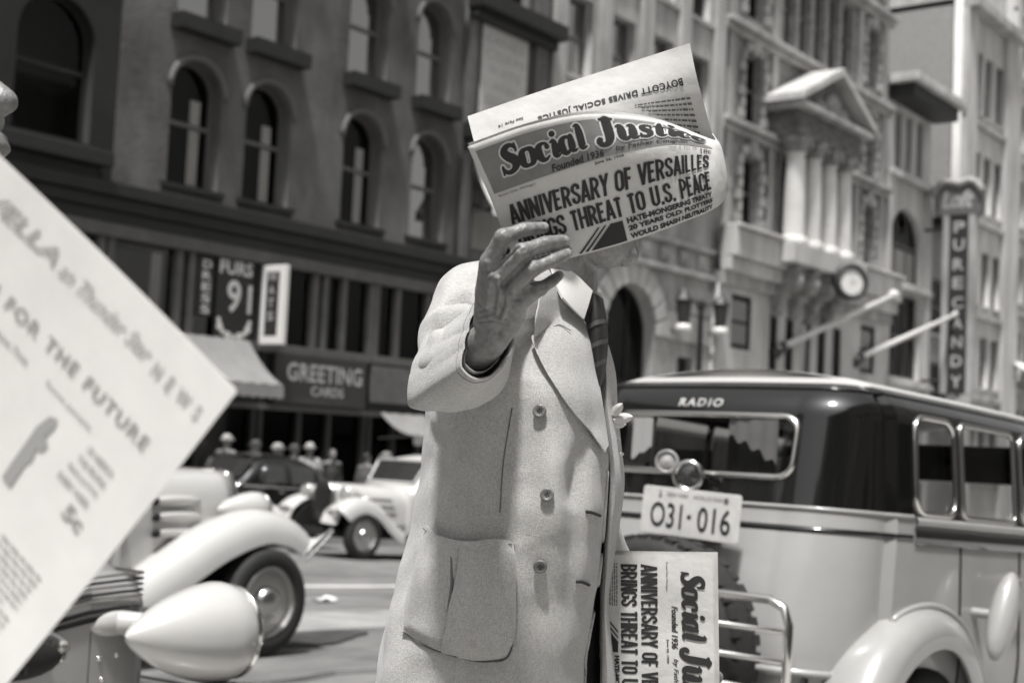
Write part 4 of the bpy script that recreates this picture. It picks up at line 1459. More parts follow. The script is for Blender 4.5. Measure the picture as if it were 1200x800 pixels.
    for sd in (-1, 1):
        for q in range(3):
            z = hood_top - .19 - .1 * q
            if louvre == 'speed':
                xc = -.52
                rot = Matrix.Rotation(sd * -.24, 3, 'Z')
                lv = MB().ell((xc, sd * (hy(xc, z) + .004), z), (.26, .04, .036), rot).build('louvre', mb, hood, True)
                MB().ell((xc - .22, sd * (hy(xc - .22, z) + .022), z), (.05, .016, .026), rot).build('louvre_opening', MT['dark'], lv, True)
            else:
                xc = -.5 - .04 * q
                MB().tube([(xc - .3, sd * (hy(xc - .3, z) + .004), z), (xc + .25, sd * (hy(xc + .25, z) + .004), z)], .014, 6).build('louvre', MT['chromed'], hood, True)
    # grille
    g_ = MB()
    prof = [(-.2, .5), (-.235, .75), (-.22, .98), (-.12, hood_top - .0), (0, hood_top + .02), (.12, hood_top), (.22, .98), (.235, .75), (.2, .5)]
    g_.prism([(.13, y, z) for y, z in prof], (.07, 0, 0))
    gr = g_.build('radiator_shell', MT['chromed'] if mats[0] != 'black' else MT['black'], root, True, bevel=.02)
    g_ = MB()
    for q in range(11):
        y = -.175 + .035 * q
        g_.box(.2, .215, y - .008, y + .008, .56, .98)
    g_.build('grille_bars', MT['chrome'], gr)
    MB().box(.199, .203, -.19, .19, .55, 1.0).build('grille_shade', MT['dark'], gr)
    # fenders, running boards
    for sd in (-1, 1):
        fender(root, spine or [(.52, .50), (.44, .66), (.22, .80), (-.05, .84), (-.35, .74), (-.62, .54), (-.9, .38)], .34, .80, sd, mf, 'front_fender', drop=drop)
        fender(root, [(-2.28, .34), (-2.42, .58), (-2.65, .76), (-2.92, .82), (-3.2, .76), (-3.45, .56), (-3.58, .36)], .5, .84, sd, mf, 'rear_fender')
        MB().box(-2.3, -.88, sd * .56 if sd > 0 else -.84, sd * .84 if sd > 0 else -.56, .325, .365).build('running_board', MT['rubber'], root, bevel=.01)
        # inner splash panel closes the space under the fender
        MB().prism([(.46, sd * .34, .5), (.2, sd * .34, .78), (-.1, sd * .34, .82), (-.5, sd * .34, .6), (-.9, sd * .34, .36), (-.9, sd * .34, .3), (.4, sd * .34, .3)], (0, -sd * .02, 0)).build('splash_panel', MT['dark'], root)
        for x in (0, -2.92):
            wheel_parts(root, x, sd * .70, sd)
        # headlamps
        o = (.1, sd * .43, .93)
        h_ = MB().lathe([(.005, -.3), (.06, -.22), (.1, -.1), (.118, .0), (.116, .06), (.1, .075)], o, (1, 0, 0), 20).build('headlight', mf, root, True)
        MB().lathe([(.1, .075), (.11, .07), (.112, .085), (.1, .09)], o, (1, 0, 0), 20).build('rim', MT['chrome'], h_, True)
        MB().lathe([(.001, .1), (.06, .095), (.1, .08)], o, (1, 0, 0), 20).build('lens', MT['lens'], h_, True)
        MB().cap((.05, sd * .3, .82), (.05, sd * .42, .88), .03, .03).build('bracket', mf, h_, True)
    # bumpers
    for xx in ((.66, -3.98) if front_bumper else (-3.98,)):
        b_ = MB()
        for z in ((.44, .53) if xx > 0 else (.46, .55)):
            s1 = 1 if xx > 0 else -1
            b_.tube([(xx - s1 * .1, -.82, z), (xx - s1 * .03, -.6, z), (xx, 0, z), (xx - s1 * .03, .6, z), (xx - s1 * .1, .82, z)], .026, 8)
        bp = b_.build('bumper', MT['chrome'], root, True)
        MB().box(min(xx - .35, xx) if xx > 0 else xx, xx if xx > 0 else xx + .4, -.35, -.3, .46, .5).box(min(xx - .35, xx) if xx > 0 else xx, xx if xx > 0 else xx + .4, .3, .35, .46, .5).build('bumper_arm', MT['dark'], bp)
    MB().box(-3.6, .3, -.5, .5, .3, .42).build('chassis', MT['dark'], root)
    MB().box(-3.3, -1.2, -.48, .48, .42, .44).build('floor', MT['dark'], root)
    return root
def place(o, x, y, yaw=0, z=None, pitch=None):
    if z is None:
        z = zroad(x)
    dx = 1.5
    if pitch is None:
        f = cos(yaw)
        sl = (zroad(x) - zroad(x - 3 * f)) / 3.0
        pitch = -math.atan(sl)
    o.matrix_basis = Matrix.Translation((x, y, z)) @ Matrix.Rotation(yaw, 4, 'Z') @ Matrix.Rotation(pitch, 4, 'Y')
# taxi in the second lane
p = at(312, 703, 9.2)
o = make_car('taxi', 'cream taxi with three streamlined hood louvres in the middle of the street', None, ('white', 'white'), hood_top=1.17, louvre='speed', front_bumper=False, spine=[(.45, .69), (.38, .77), (.2, .86), (-.06, .88), (-.4, .78), (-.75, .60), (-1.1, .43), (-1.4, .36)], drop=.16)
place(o, p.x, p.y + .74, 0)
# white sedan on the far side, heading the other way
p = on_road(422, 655)
WS = p
o = make_car('sedan', 'white sedan with a dark windowed cabin driving left on the far side of the street', None, ('white', 'white'), front_bumper=False)
ya_ = pi - .05
wv = Matrix.Rotation(ya_, 3, 'Z') @ Vector((0, .77, 0))
place(o, p.x - wv.x, p.y - wv.y, ya_)
o.matrix_basis = o.matrix_basis @ Matrix.Scale(1.1, 4)
# black sedan
o = make_car('sedan', 'black sedan parked beyond the hood of the taxi and the nose of the white sedan', None, ('black', 'black'), hood_top=1.02)
place(o, 15.7, 19.05, pi)
# light car ahead of the limousine
o = make_car('sedan', 'pale car half hidden beyond the black topped taxi at the right edge', None, ('white', 'body'))
q = at(1210, 520, 14.5)
place(o, q.x + 3.7, q.y - .2, 0)
# ------------------------------------------------------------------ near car with the teardrop lamp
nc = thing('touring_car', (0, 0, 0), 'pale car nose with ribbed chrome band and big white teardrop headlight at the lower left', 'car')
sp = at(176, 720, 4.05)
NX0 = sp.x
NYR = sp.y            # right face of the radiator shell
NYC = NYR + .29
zr0 = zroad(NX0)
def nz(py, t=4.05):
    return CAM.z - (py - 503) * t / FPX - zr0
HT = nz(636)
def nprof(W, zt, zb=.35, r=.13, n=8, yc=0.0):
    P = [(-W, zb)]
    for k in range(n + 1):
        a = pi - pi / 2 * k / n
        P.append((-W + r + r * cos(a), zt - .05 - r + r * sin(a)))
    P.append((0, zt))
    for k in range(n + 1):
        a = pi / 2 - pi / 2 * k / n
        P.append((W - r + r * cos(a), zt - .05 - r + r * sin(a)))
    P.append((W, zb))
    return P
def nsec(x0, x1, W0, W1, z0, z1, n=6, zb=.35, r0=.13, r1=.15):
    rows = []
    for i in range(n + 1):
        t = i / n
        rows.append([(x0 + (x1 - x0) * t, y, z) for y, z in nprof(W0 + (W1 - W0) * t, z0 + (z1 - z0) * t, zb, r0 + (r1 - r0) * t)])
    return rows
# local x = 0 at the shell's front face; y = 0 centre
m = MB().grid(nsec(0, -.20, .265, .29, HT - .04, HT))
m.f.append(tuple(range(len(nprof(1, 1)))))
sh_ = m.build('radiator_shell', MT['greyp'], nc, True)
hd = MB().grid(nsec(-.204, -1.5, .291, .46, HT + .002, HT + .06)).build('hood', MT['greyp'], nc, True)
MB().grid(nsec(-.196, -.208, .286, .286, HT - .006, HT - .006, 1)).build('hood_seam', MT['dark'], nc)
def wrap(zz, pr0, back=-.42):
    f_ = lambda x: .291 + (.46 - .291) * (-.204 - x) / 1.296
    return [(back, -(f_(back) + pr0), zz - .03), (-.22, -(.293 + pr0), zz - .004), (-.1, -(.278 + pr0), zz), (-.03, -(.268 + pr0), zz), (.0 + pr0, -.25, zz), (.004 + pr0, 0, zz), (.0 + pr0, .25, zz), (-.03, .268 + pr0, zz), (-.1, .278 + pr0, zz), (-.22, .293 + pr0, zz - .004), (back, f_(back) + pr0, zz - .03)]
for q in range(5):                                        # ribbed band below the crown
    zz = HT - .085 - .016 * q
    MB().tube(wrap(zz, -.001), .0042, 6).build('chrome_rib', MT['chromed'] if q % 2 == 0 else MT['rubber'], sh_, True)
zz = HT - .19
rows = [wrap(zz + dz_, pr0) for dz_, pr0 in ((-.018, .001), (-.014, .006), (.014, .006), (.018, .001))]
MB().grid(rows).build('dark_band', MT['black'], sh_, True)
# oval vent with fine slats on the hood side
vc = (-.46, -.335, nz(744))
rot = Matrix.Rotation(radians(-6.5), 3, 'Z')
vent = MB().ell(vc, (.15, .035, .068), rot).build('hood_vent', MT['chrome'], hd, True)
v_ = MB().ell((vc[0] - .014, vc[1] - .008, vc[2] - .012), (.138, .035, .058), rot).build('vent_opening', MT['dark'], vent, True)
m = MB()
for q in range(11):
    x = vc[0] - .12 + .024 * q
    hh = .05 * sqrt(max(0, 1 - ((x - vc[0] + .012) / .15) ** 2))
    m.box(x - .004, x + .004, vc[1] - .042 - (x - vc[0]) * -.1, vc[1] - .02 - (x - vc[0]) * -.1, vc[2] - hh, vc[2] + hh - .012)
m.build('vent_slats', MT['rubber'], vent)
for (a, c_) in ((-.165, 763), (-.10, 762), (-.15, 787)):
    MB().ell((a, -.288 - (a + .2) * -.12, nz(c_)), (.008, .008, .008)).build('rivet', MT['chrome'], sh_, True)
# teardrop headlight
def teardrop(root, sd):
    o_ = (.0, sd * .45, nz(736, 4.0))
    prof = [(.003, -.21), (.022, -.195), (.055, -.15), (.092, -.085), (.124, 0.0), (.141, .07), (.143, .11), (.134, .145), (.122, .158)]
    pr2 = crom(prof, 4)
    h_ = MB().lathe(pr2, o_, (1, 0, -.03), 40).build('headlight', MT['white'], root, True)
    MB().lathe([(.122, .158), (.135, .15), (.136, .168), (.122, .174)], o_, (1, 0, -.03), 40).build('rim', MT['chrome'], h_, True)
    MB().lathe([(.001, .195), (.07, .185), (.122, .168)], o_, (1, 0, -.03), 40).build('lens', MT['lens'], h_, True)
    MB().chain([((-.10, sd * .285, o_[2] + .02), .035), ((-.05, sd * .35, o_[2] + .02), .03), ((0, sd * .40, o_[2]), .03)]).ell((-.12, sd * .285, o_[2] + .02), (.09, .02, .035)).build('lamp_bracket', MT['white'], h_, True)
teardrop(nc, -1)
teardrop(nc, 1)
for sd in (-1, 1):
    zf = nz(835, 3.75)
    fender(nc, [(.58, .34), (.5, .52), (.3, zf - .03), (.05, zf), (-.3, zf - .1), (-.6, .42), (-.95, .34)], .3, .82, sd, MT['white'], 'front_fender', drop=.2)
    wheel_parts(nc, .08, sd * .7, sd, .34)
    MB().box(-2.6, -.93, sd * .5 if sd > 0 else -.84, sd * .84 if sd > 0 else -.5, .3, .345).build('running_board', MT['rubber'], nc, bevel=.01)
m = MB().grid(nsec(-1.51, -3.7, .47, .70, HT + .07, HT + .5, 10, .35, .15, .2))
m.build('cabin', MT['greyp'], nc, True)
P = [(.55, -.8, .42), (.6, -.5, .42), (.64, 0, .42), (.6, .5, .42), (.55, .8, .42)]
MB().tube(P, .03, 8).tube([(a, b, c_ + .09) for a, b, c_ in P], .03, 8).build('bumper', MT['chrome'], nc, True)
MB().box(-3.5, .5, -.3, .3, .28, .36).build('chassis', MT['dark'], nc)
g_ = MB()
for q in range(9):
    g_.box(.002, .016, -.2 + .05 * q - .006, -.2 + .05 * q + .006, .42, HT - .24)
g_.build('grille_bars', MT['chrome'], sh_)
nc.matrix_basis = Matrix.Translation((NX0, NYC, zr0))

# ------------------------------------------------------------------ the big taxi with its back to us
LY, LP = radians(-5), radians(3.0)
LO = at(797, 597, 5.0)
LZ = LO.z - zroad(LO.x)      # plate height above the road
lim = thing('limousine', (0, 0, 0), 'big two tone taxi with a black top, radio lettering and spare tyre on its back', 'taxi')
PZ = 1.21
def l_inset(z):
    """how far the outline steps in, over the height"""
    if z > 1.56:
        a = min((z - 1.56) / .165, 1)
        return .26 * (1 - sqrt(max(1 - a * a, 0))) + .03 + (.0)
    if z > 1.2:
        return .03 * (z - 1.2) / .36
    if z < .78:
        return -.012 + .05 * ((.78 - z) / .3) ** 2
    return -.012 * (1.2 - z) / .42
def l_xr(z):
    if z > 1.2:
        return .015 + .045 * (z - 1.2) / .45
    return .015 - .085 * sin(min((1.2 - z) / .5, 1) * pi / 2)
def l_w(x, z):
    xs = [0, .4, .8, 1.3, 1.9, 2.4, 2.8]
    ys = [.645, .69, .72, .745, .75, .72, .66]
    if z > 1.2:
        ys = [a - .0 for a in ys]
    return interp(xs, ys, x)
RC = .26
LEN = 2.75
# perimeter parameter: s = 0 at rear centre, positive to the car's right side (y negative); mirrored for left
def l_out(s, z):
    """outline point for right half, s in metres along the outline"""
    sg = 1 if s >= 0 else -1
    s = abs(s)
    ins = l_inset(z)
    W = l_w(0, z)
    flat = W - RC
    arc = pi / 2 * RC
    bow = .03
    if s < flat:
        x, y = bow * (s / flat) ** 2, s
        n = Vector((-1, 0))
    elif s < flat + arc:
        a = (s - flat) / RC
        x, y = bow + RC * (1 - cos(a)), flat + RC * sin(a)
        n = Vector((-cos(a), sin(a)))
    else:
        x = bow + RC + (s - flat - arc)
        y = l_w(x, z) + (W - l_w(.0, z))
        y = l_w(x, z) if x > .3 else W + (l_w(x, z) - W)
        n = Vector((0, 1))
    return x, y, n, ins, sg
def l_pt(s, z, off=0.0):
    x, y, n, ins, sg = l_out(s, z)
    x = x + l_xr(z) * max(0, 1 - x / .6)
    p = Vector((x, y)) - n * (ins - off)
    return Vector((p.x, -sg * max(p.y, 0), z))
FLAT = .645 - RC
ARC = pi / 2 * RC
SMAX = FLAT + ARC + LEN - RC - .03
def s_at_x(x):
    return FLAT + ARC + x - RC - .03
def l_zdrop(s):
    return 0
WIN = [('rear_window', -.40, .40, 1.345, 1.558, .06),
       ('quarter_window', s_at_x(.42), s_at_x(.70), 1.262, 1.60, .06),
       ('door_window', s_at_x(.75), s_at_x(1.17), 1.262, 1.60, .03),
       ('front_door_window', s_at_x(1.23), s_at_x(1.85), 1.262, 1.60, .05)]
WINL = [(n + '_', -b, -a, c_, d_, r_) for n, a, b, c_, d_, r_ in WIN[1:]]
def in_rr(s, z, w_, sh=.0):
    _, a, b, c_, d_, r_ = w_
    a += sh; b -= sh; c_ += sh; d_ -= sh
    if not (a < s < b and c_ < z < d_):
        return False
    dx = max(a + r_ - s, s - (b - r_), 0)
    dz = max(c_ + r_ - z, z - (d_ - r_), 0)
    return dx * dx + dz * dz < r_ * r_
def l_shell(name, zlist, mat, holes=()):
    NS = 2 * int(SMAX / .0125)
    ss = [-SMAX + 2 * SMAX * i / NS for i in range(NS + 1)]
    m = MB()
    P = [[l_pt(s, z) for s in ss] for z in zlist]
    c = len(ss)
    m.v = [tuple(p) for row in P for p in row]
    for i in range(len(zlist) - 1):
        for j in range(NS):
            sc, zc = (ss[j] + ss[j + 1]) / 2, (zlist[i] + zlist[i + 1]) / 2
            if any(in_rr(sc, zc, h) for h in holes):
                continue
            m.f.append((i * c + j, i * c + j + 1, (i + 1) * c + j + 1, (i + 1) * c + j))
    return m, c, len(zlist)
def zr(a, b, st):
    n = max(1, int(round((b - a) / st)))
    return [a + (b - a) * i / n for i in range(n + 1)]
m, c_, _ = l_shell('lower_body', zr(.62, 1.25, .03), MT['body'])
body = m.build('lower_body', MT['body'], lim, True)
m, c_, r_ = l_shell('upper_body', zr(1.25, 1.62, .0125) + [1.635, 1.65, 1.665, 1.68, 1.69, 1.70, 1.708, 1.715, 1.72, 1.7245], MT['black'], WIN + WINL)
# close the roof: rows between left and right of the last ring
last = (r_ - 1) * c_
half = c_ // 2
prev = None
for k in range(half + 1):
    L, R = last + half - k, last + half + k
    a, b = Vector(m.v[L]), Vector(m.v[R])
    row = [L]
    for q in range(1, 8):
        t = q / 8
        pp = a.lerp(b, t)
        hgt = .03 * (1 - (2 * t - 1) ** 2) * min(1, (b - a).length / .5)
        m.v.append((pp.x, pp.y, pp.z + hgt))
        row.append(len(m.v) - 1)
    row.append(R)
    if prev and k > 0:
        for q in range(8):
            m.f.append((prev[q], prev[q + 1], row[q + 1], row[q]))
    prev = row
ub = m.build('upper_body', MT['black'], lim, True)
rt = M('pale_roof', .5, .45, coat=.3)  # topmost roof faces are paler than the sides
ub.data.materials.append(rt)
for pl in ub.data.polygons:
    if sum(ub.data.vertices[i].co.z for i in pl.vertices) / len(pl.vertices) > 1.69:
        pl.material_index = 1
# front end of the cab: windscreen wall, cowl and hood
xf = LEN
MB().box(xf - .03, xf, -.57, .57, .62, 1.2).box(xf - .03, xf, -.57, -.5, 1.2, 1.5).box(xf - .03, xf, .5, .57, 1.2, 1.5).box(xf - .03, xf, -.5, .5, 1.47, 1.66).build('front_pillars', MT['black'], lim, bevel=.01)
rows = []
for i in range(9):
    t = i / 8
    x = LEN + 1.45 * t
    W = .58 - .30 * t
    rows.append([(x, W * (1 if cos(pi * k / 18) > 0 else -1) * abs(cos(pi * k / 18)) ** .55, .62 + (.55 - .04 * t) * sin(pi * k / 18) ** .5) for k in range(19)])
m = MB().grid(rows)
m.f.append(tuple(range(8 * 19, 9 * 19)))
m.build('hood', MT['body'], lim, True)
# mouldings
def ring_strip(name, z0, z1, proud, mat, s0=-SMAX, s1=SMAX, par=None):
    n = int((s1 - s0) / .025)
    rows = []
    for i in range(n + 1):
        s = s0 + (s1 - s0) * i / n
        zz = [z0, z0, (z0 + z1) / 2, z1, z1]
        oo = [.001, proud, proud * 1.25, proud, .001]
        rows.append([l_pt(s, z, o_) for z, o_ in zip(zz, oo)])
    return MB().grid(rows).build(name, mat, par or lim, True)
ring_strip('belt_bead', 1.243, 1.256, .006, MT['body'], -s_at_x(.40), s_at_x(.40))
ring_strip('belt_stripe', 1.168, 1.188, .002, MT['black'], -s_at_x(.40), s_at_x(.40))
ring_strip('side_stripe', 1.155, 1.215, .006, MT['black'], s_at_x(.41), SMAX)
ring_strip('side_stripe', 1.155, 1.215, .006, MT['black'], -SMAX, -s_at_x(.41))
ring_strip('belt_rail', 1.222, 1.25, .012, MT['greyp'], s_at_x(.41), SMAX)
ring_strip('belt_rail', 1.222, 1.25, .012, MT['greyp'], -SMAX, -s_at_x(.41))
ring_strip('lower_moulding', .70, .725, .016, MT['body'], -s_at_x(.25), s_at_x(.25))
ring_strip('roof_rail', 1.665, 1.68, .006, MT['black'], -s_at_x(2.4), s_at_x(2.4))
# window frames and panes
for w_ in WIN + WINL:
    n_, a, b, c0, d0, r0 = w_
    loop = []
    for cx_, cz_, a0 in ((b - r0, d0 - r0, 0), (a + r0, d0 - r0, pi / 2), (a + r0, c0 + r0, pi), (b - r0, c0 + r0, 3 * pi / 2)):
        for k in range(7):
            t = a0 + pi / 2 * k / 6
            loop.append((cx_ + r0 * cos(t), cz_ + r0 * sin(t)))
    dense = []
    for i in range(len(loop)):
        p0, p1 = loop[i], loop[(i + 1) % len(loop)]
        n = max(1, int(max(abs(p1[0] - p0[0]), abs(p1[1] - p0[1])) / .03))
        dense += [(p0[0] + (p1[0] - p0[0]) * k / n, p0[1] + (p1[1] - p0[1]) * k / n) for k in range(n)]
    rows = []
    for j in range(9):
        z = c0 + (d0 - c0) * j / 8
        rows.append([l_pt(a + (b - a) * i / 24, z, -.012) for i in range(25)])
    pane = MB().grid(rows).build(n_.rstrip('_'), MT['cglass'], ub, True)
    MB().tube([l_pt(s, z, .002) for s, z in dense], .0125 if 'rear' in n_ else .011, 8, close=True).build('window_frame', MT['chrome'] if 'rear' in n_ or 'quarter' in n_ else MT['chromed'], pane, True)
# RADIO lettering
pr_ = Print().text('RADIO', -.098, 1.588, .19, .031, bold=.03, sp=1.25)
pr_.build('radio_lettering', MT['signt'], ub, lambda x, y, z: l_pt(x - .0, y, .004), .03)
# licence plate
plx, plz = -.005, PZ - .012
def pl_pt(x, y, z):
    return l_pt(x, 1.19, .055) * 1.0 + Vector((-.02 + .03 * 0 - z, 0, y - 1.19))
m = MB()
hw_, hh_ = .205, .083
R_ = .012
outl = [(sx * (hw_ - R_) + R_ * cos(a), sz * (hh_ - R_) + R_ * sin(a)) for sx, sz, a0 in ((1, 1, 0), (-1, 1, pi / 2), (-1, -1, pi), (1, -1, 3 * pi / 2)) for a in [a0 + pi / 2 * k / 4 for k in range(5)]]
def plp(u, v, d):
    # car rear faces -x ; u to the viewer's right is -y
    c, s_ = cos(radians(2.2)), sin(radians(2.2))
    u2, v2 = u * c + v * s_, -u * s_ + v * c
    return Vector((-.075 - d, -(u2 + plx + .105 - .005), plz + v2))
m.prism([plp(u, v, 0) for u, v in outl], (-.004, 0, 0))
plate = m.build('number_plate', MT['plate'], lim, bevel=.002)
pr_ = Print()
pr_.text('O31', -.165, -.058, .135, .088, bold=.012)
pr_.text('016', .035, -.058, .135, .088, bold=.012)
pr_.rect(-.008, -.018, .008, -.004)
pr_.build('number', MT['ink'], plate, lambda x, y, z: plp(x, y, .0055 + z))
pr_ = Print()
pr_.text("NEW YORK", -.10, .052, .09, .014)
pr_.text("WORLD'S FAIR", .01, .052, .12, .014)
pr_.poly([(-.135, .046), (-.122, .046), (-.1285, .078)])
pr_.poly([(.145 + .011 * cos(q * pi / 6), .058 + .011 * sin(q * pi / 6)) for q in range(12)])
pr_.build('small_print', MT['inkg'], plate, lambda x, y, z: plp(x, y, .0055 + z))
MB().box(-.07, .0, -(plx + .105) - .1, -(plx + .105) + .1, plz - .02, plz + .02).build('plate_bracket', MT['dark'], plate)
# tail lamps above the plate
def lamp(u, z, r, rim, lens, name):
    d_ = Vector((-1, -.42, .02)).normalized()
    o_ = Vector((-.02, -u, z))
    l_ = MB().lathe([(.01, -.05), (r * .55, -.035), (r * .85, -.01), (r, .02), (r * .98, .025)], o_, d_, 24).build(name, MT[rim], lim, True)
    MB().lathe([(r * .74, .024), (r * .9, .036), (r * 1.04, .028), (r * 1.0, .012)], o_, d_, 24).build('rim', MT[rim], l_, True)
    MB().lathe([(.001, .034), (r * .5, .03), (r * .78, .022)], o_, d_, 24).build('lens', MT[lens], l_, True)
lamp(.045, 1.33, .055, 'chrome', 'lensd', 'tail_lamp')
lamp(-.05, 1.375, .042, 'greyp', 'lens', 'tail_lamp')
# interior
MB().box(.35, .55, -.5, .5, .7, 1.28).build('rear_seat', MT['midtrim'], lim, bevel=.04)
MB().box(1.5, 1.65, -.5, .5, .7, 1.28).build('front_seat', MT['midtrim'], lim, bevel=.04)
MB().box(.1, LEN - .05, -.55, .55, .6, .66).build('floor', MT['dark'], lim)
MB().grid([[(.085 + .002 * sin(q * 1.1), -.33 + .2 * q / 20, z) for q in range(21)] for z in (1.36, 1.42, 1.48, 1.545)]).build('reflection_panel', MT['midtrim'], lim, True, solid=.003)  # panel added to imitate a patch reflected in the rear glass
MB().grid([[(.08 + .001 * sin(q * 1.3), .20 + .09 * q / 10, z) for q in range(11)] for z in (1.375, 1.54)]).build('window_panel', MT['blind'], lim, True, solid=.003)  # second added panel, its tone imitates a bright reflection in the glass
MB().box(.10, .12, -.04, .11, 1.36, 1.43).build('window_notice', MT['signd'], lim)
# spare tyre with a thick tread standing behind the body
SO = (-.22, -.085, .755)
st = MB().lathe([(.19, -.04), (.25, -.085), (.31, -.10), (.345, -.085), (.362, -.05), (.366, 0), (.362, .05), (.345, .085), (.31, .10), (.25, .085), (.19, .04)], SO, (-1, 0, 0), 48).build('spare_tyre', MT['rubber'], lim, True)
for sx in (-1, 1):
    m = MB()
    for k in range(40):
        a = 2 * pi * k / 40
        rot = Matrix.Rotation(a + (0 if sx > 0 else pi / 40), 3, 'X')
        c_ = Vector(SO) + rot @ Vector((sx * .055, 0, .352))
        vs = [Vector((sx * .055 + dx * .022, dy * .018, .352 + dz * .013)) for dx in (-1, 1) for dy in (-1, 1) for dz in (-1, 1)]
        vs = [Vector(SO) + rot @ v for v in vs]
        m.add(vs, [(0, 1, 3, 2), (4, 6, 7, 5), (0, 4, 5, 1), (2, 3, 7, 6), (0, 2, 6, 4), (1, 5, 7, 3)])
    m.build('tread', MT['rubber'], st)
MB().lathe([(.02, .06), (.12, .055), (.16, .02), (.2, .05), (.21, .0)], SO, (-1, 0, 0), 32).build('wheel_disc', MT['body'], st, True)
MB().cap((-.2, -.085, .755), (.05, -.085, .755), .05, .05).build('spare_carrier', MT['dark'], lim, True)
# tubular guard rails in front of the spare
def lp_img(px, py, dx):
    """point on the plane dx metres behind the plate, car coordinates"""
    Rm = (Matrix.Rotation(LY, 3, 'Z') @ Matrix.Rotation(LP, 3, 'Y'))
    fx, ly, uz = Rm.col[0], Rm.col[1], Rm.col[2]
    v = ray(px, py)
    o_ = LO + Vector(fx) * dx
    k = (o_ - CAM).dot(fx) / v.dot(fx)
    q_ = CAM + v * k - LO
    return Vector((q_.dot(fx), q_.dot(ly), q_.dot(uz) + PZ))
GX = -.40
a = lp_img(925, 722, GX); b_ = lp_img(905, 700, GX); c_ = lp_img(835, 696, GX); e_ = lp_img(933, 830, GX)
zt_ = (c_.z + b_.z) / 2
yr_ = a.y
def guard(zt, r):
    pts = [(GX, yr_, e_.z - .25), (GX, yr_, zt - .07), (GX, yr_ + .02, zt - .02), (GX, yr_ + .07, zt)]
    pts += [(GX, .075 + (.075 - y) + 0, z) if False else (GX, -.0 - y, z) for _, y, z in pts[::-1]]
    return pts
gp = guard(zt_, .016)
gd = MB().tube(gp, .014, 10).build('guard_rail', MT['chrome'], lim, True)
for py in (735, 770, 806):
    z_ = lp_img(880, py, GX).z
    MB().tube([(GX, yr_, z_), (GX, -yr_, z_)], .009, 8).build('cross_rail', MT['chrome'], gd, True)
MB().cap((GX, yr_, .5), (.1, yr_, .5), .02, .02).cap((GX, -yr_, .5), (.1, -yr_, .5), .02, .02).build('guard_arm', MT['dark'], gd, True)
# rear fenders, running boards, wheels, front fenders, bumper
for sd in (-1, 1):
    wx = .48
    fender(lim, [(-.04, .44), (.0, .60), (.13, .78), (.32, .885), (.52, .91), (.70, .85), (.84, .69), (.92, .48), (.95, .36)], .56, .835, sd, MT['body'], 'rear_fender', drop=.10, crown=.035)
    MB().tube([(x, sd * (abs(l_pt(s_at_x(max(x, .3)), .85).y) + .012), z) for x, z in crom([(.12, .79), (.3, .915), (.52, .95), (.72, .89), (.88, .72), (.96, .5)], 5) if x > .26], .013, 6).build('fender_welt', MT['body'], lim, True)
    wheel_parts(lim, wx, sd * .68, sd, .37)
    wheel_parts(lim, 3.45, sd * .74, sd, .37)
    MB().prism([(-.15, sd * .53, .5), (.05, sd * .53, .78), (.4, sd * .53, .9), (.75, sd * .53, .72), (.9, sd * .53, .36)], (0, sd * .01, 0)).build('splash_panel', MT['dark'], lim)
    fender(lim, [(1.75, .36), (1.95, .55), (2.45, .86), (2.95, 1.0), (3.45, 1.03), (3.9, 1.0), (4.2, .84), (4.36, .58)], .36, .86, sd, MT['white'], 'front_fender', drop=.2, crown=.06)
    MB().box(.98, 2.2, sd * .62 if sd > 0 else -.93, sd * .93 if sd > 0 else -.62, .34, .385).build('running_board', MT['rubber'], lim, bevel=.01)
    for x_ in (.73, 1.2, 1.95):
        MB().tube([l_pt(sd * -1 * s_at_x(x_), .66 + .05 * q, .0015) for q in range(11)], .005, 5).build('door_gap', MT['dark'], lim)
    for x_ in (1.1, 1.85):
        p0 = l_pt(-sd * s_at_x(x_), 1.06, .0)
        MB().tube([p0, p0 + Vector((0, sd * .05, 0)), p0 + Vector((-.12, sd * .05, 0))], .011, 8).build('door_handle', MT['chrome'], lim, True)
# folded side mounted spare cover by the front door
Rm_ = (Matrix.Rotation(LY, 3, 'Z') @ Matrix.Rotation(LP, 3, 'Y'))
v_ = ray(1174, 722)
yl_ = Vector(Rm_.col[1])
k_ = (LO + yl_ * -.86 - CAM).dot(yl_) / v_.dot(yl_)
q_ = CAM + v_ * k_ - LO
sp_ = Vector((q_.dot(Vector(Rm_.col[0])) + .06, -.84, q_.dot(Vector(Rm_.col[2])) + PZ))
MB().ell(sp_, (.055, .05, .17), Matrix.Rotation(radians(24), 3, 'Y')).cap(sp_, (sp_.x, -.68, sp_.z), .016, .02).build('step_lamp_cover', MT['body'], lim, True)
MB().tube([(-.36, -.8, .46), (-.42, -.5, .46), (-.44, .1, .46), (-.42, .6, .46), (-.36, .9, .46)], .03, 8).build('rear_bumper', MT['chrome'], lim, True)
MB().box(-.2, 4.2, -.4, .4, .36, .6).build('chassis', MT['dark'], lim)
MB().box(-.3, .1, -.5, .5, .42, .62).build('fuel_tank', MT['body'], lim, bevel=.05)
Mx = Matrix.Translation(LO) @ Matrix.Rotation(LY, 4, 'Z') @ Matrix.Rotation(LP, 4, 'Y') @ Matrix.Translation((0, 0, -PZ))
lim.matrix_basis = Mx
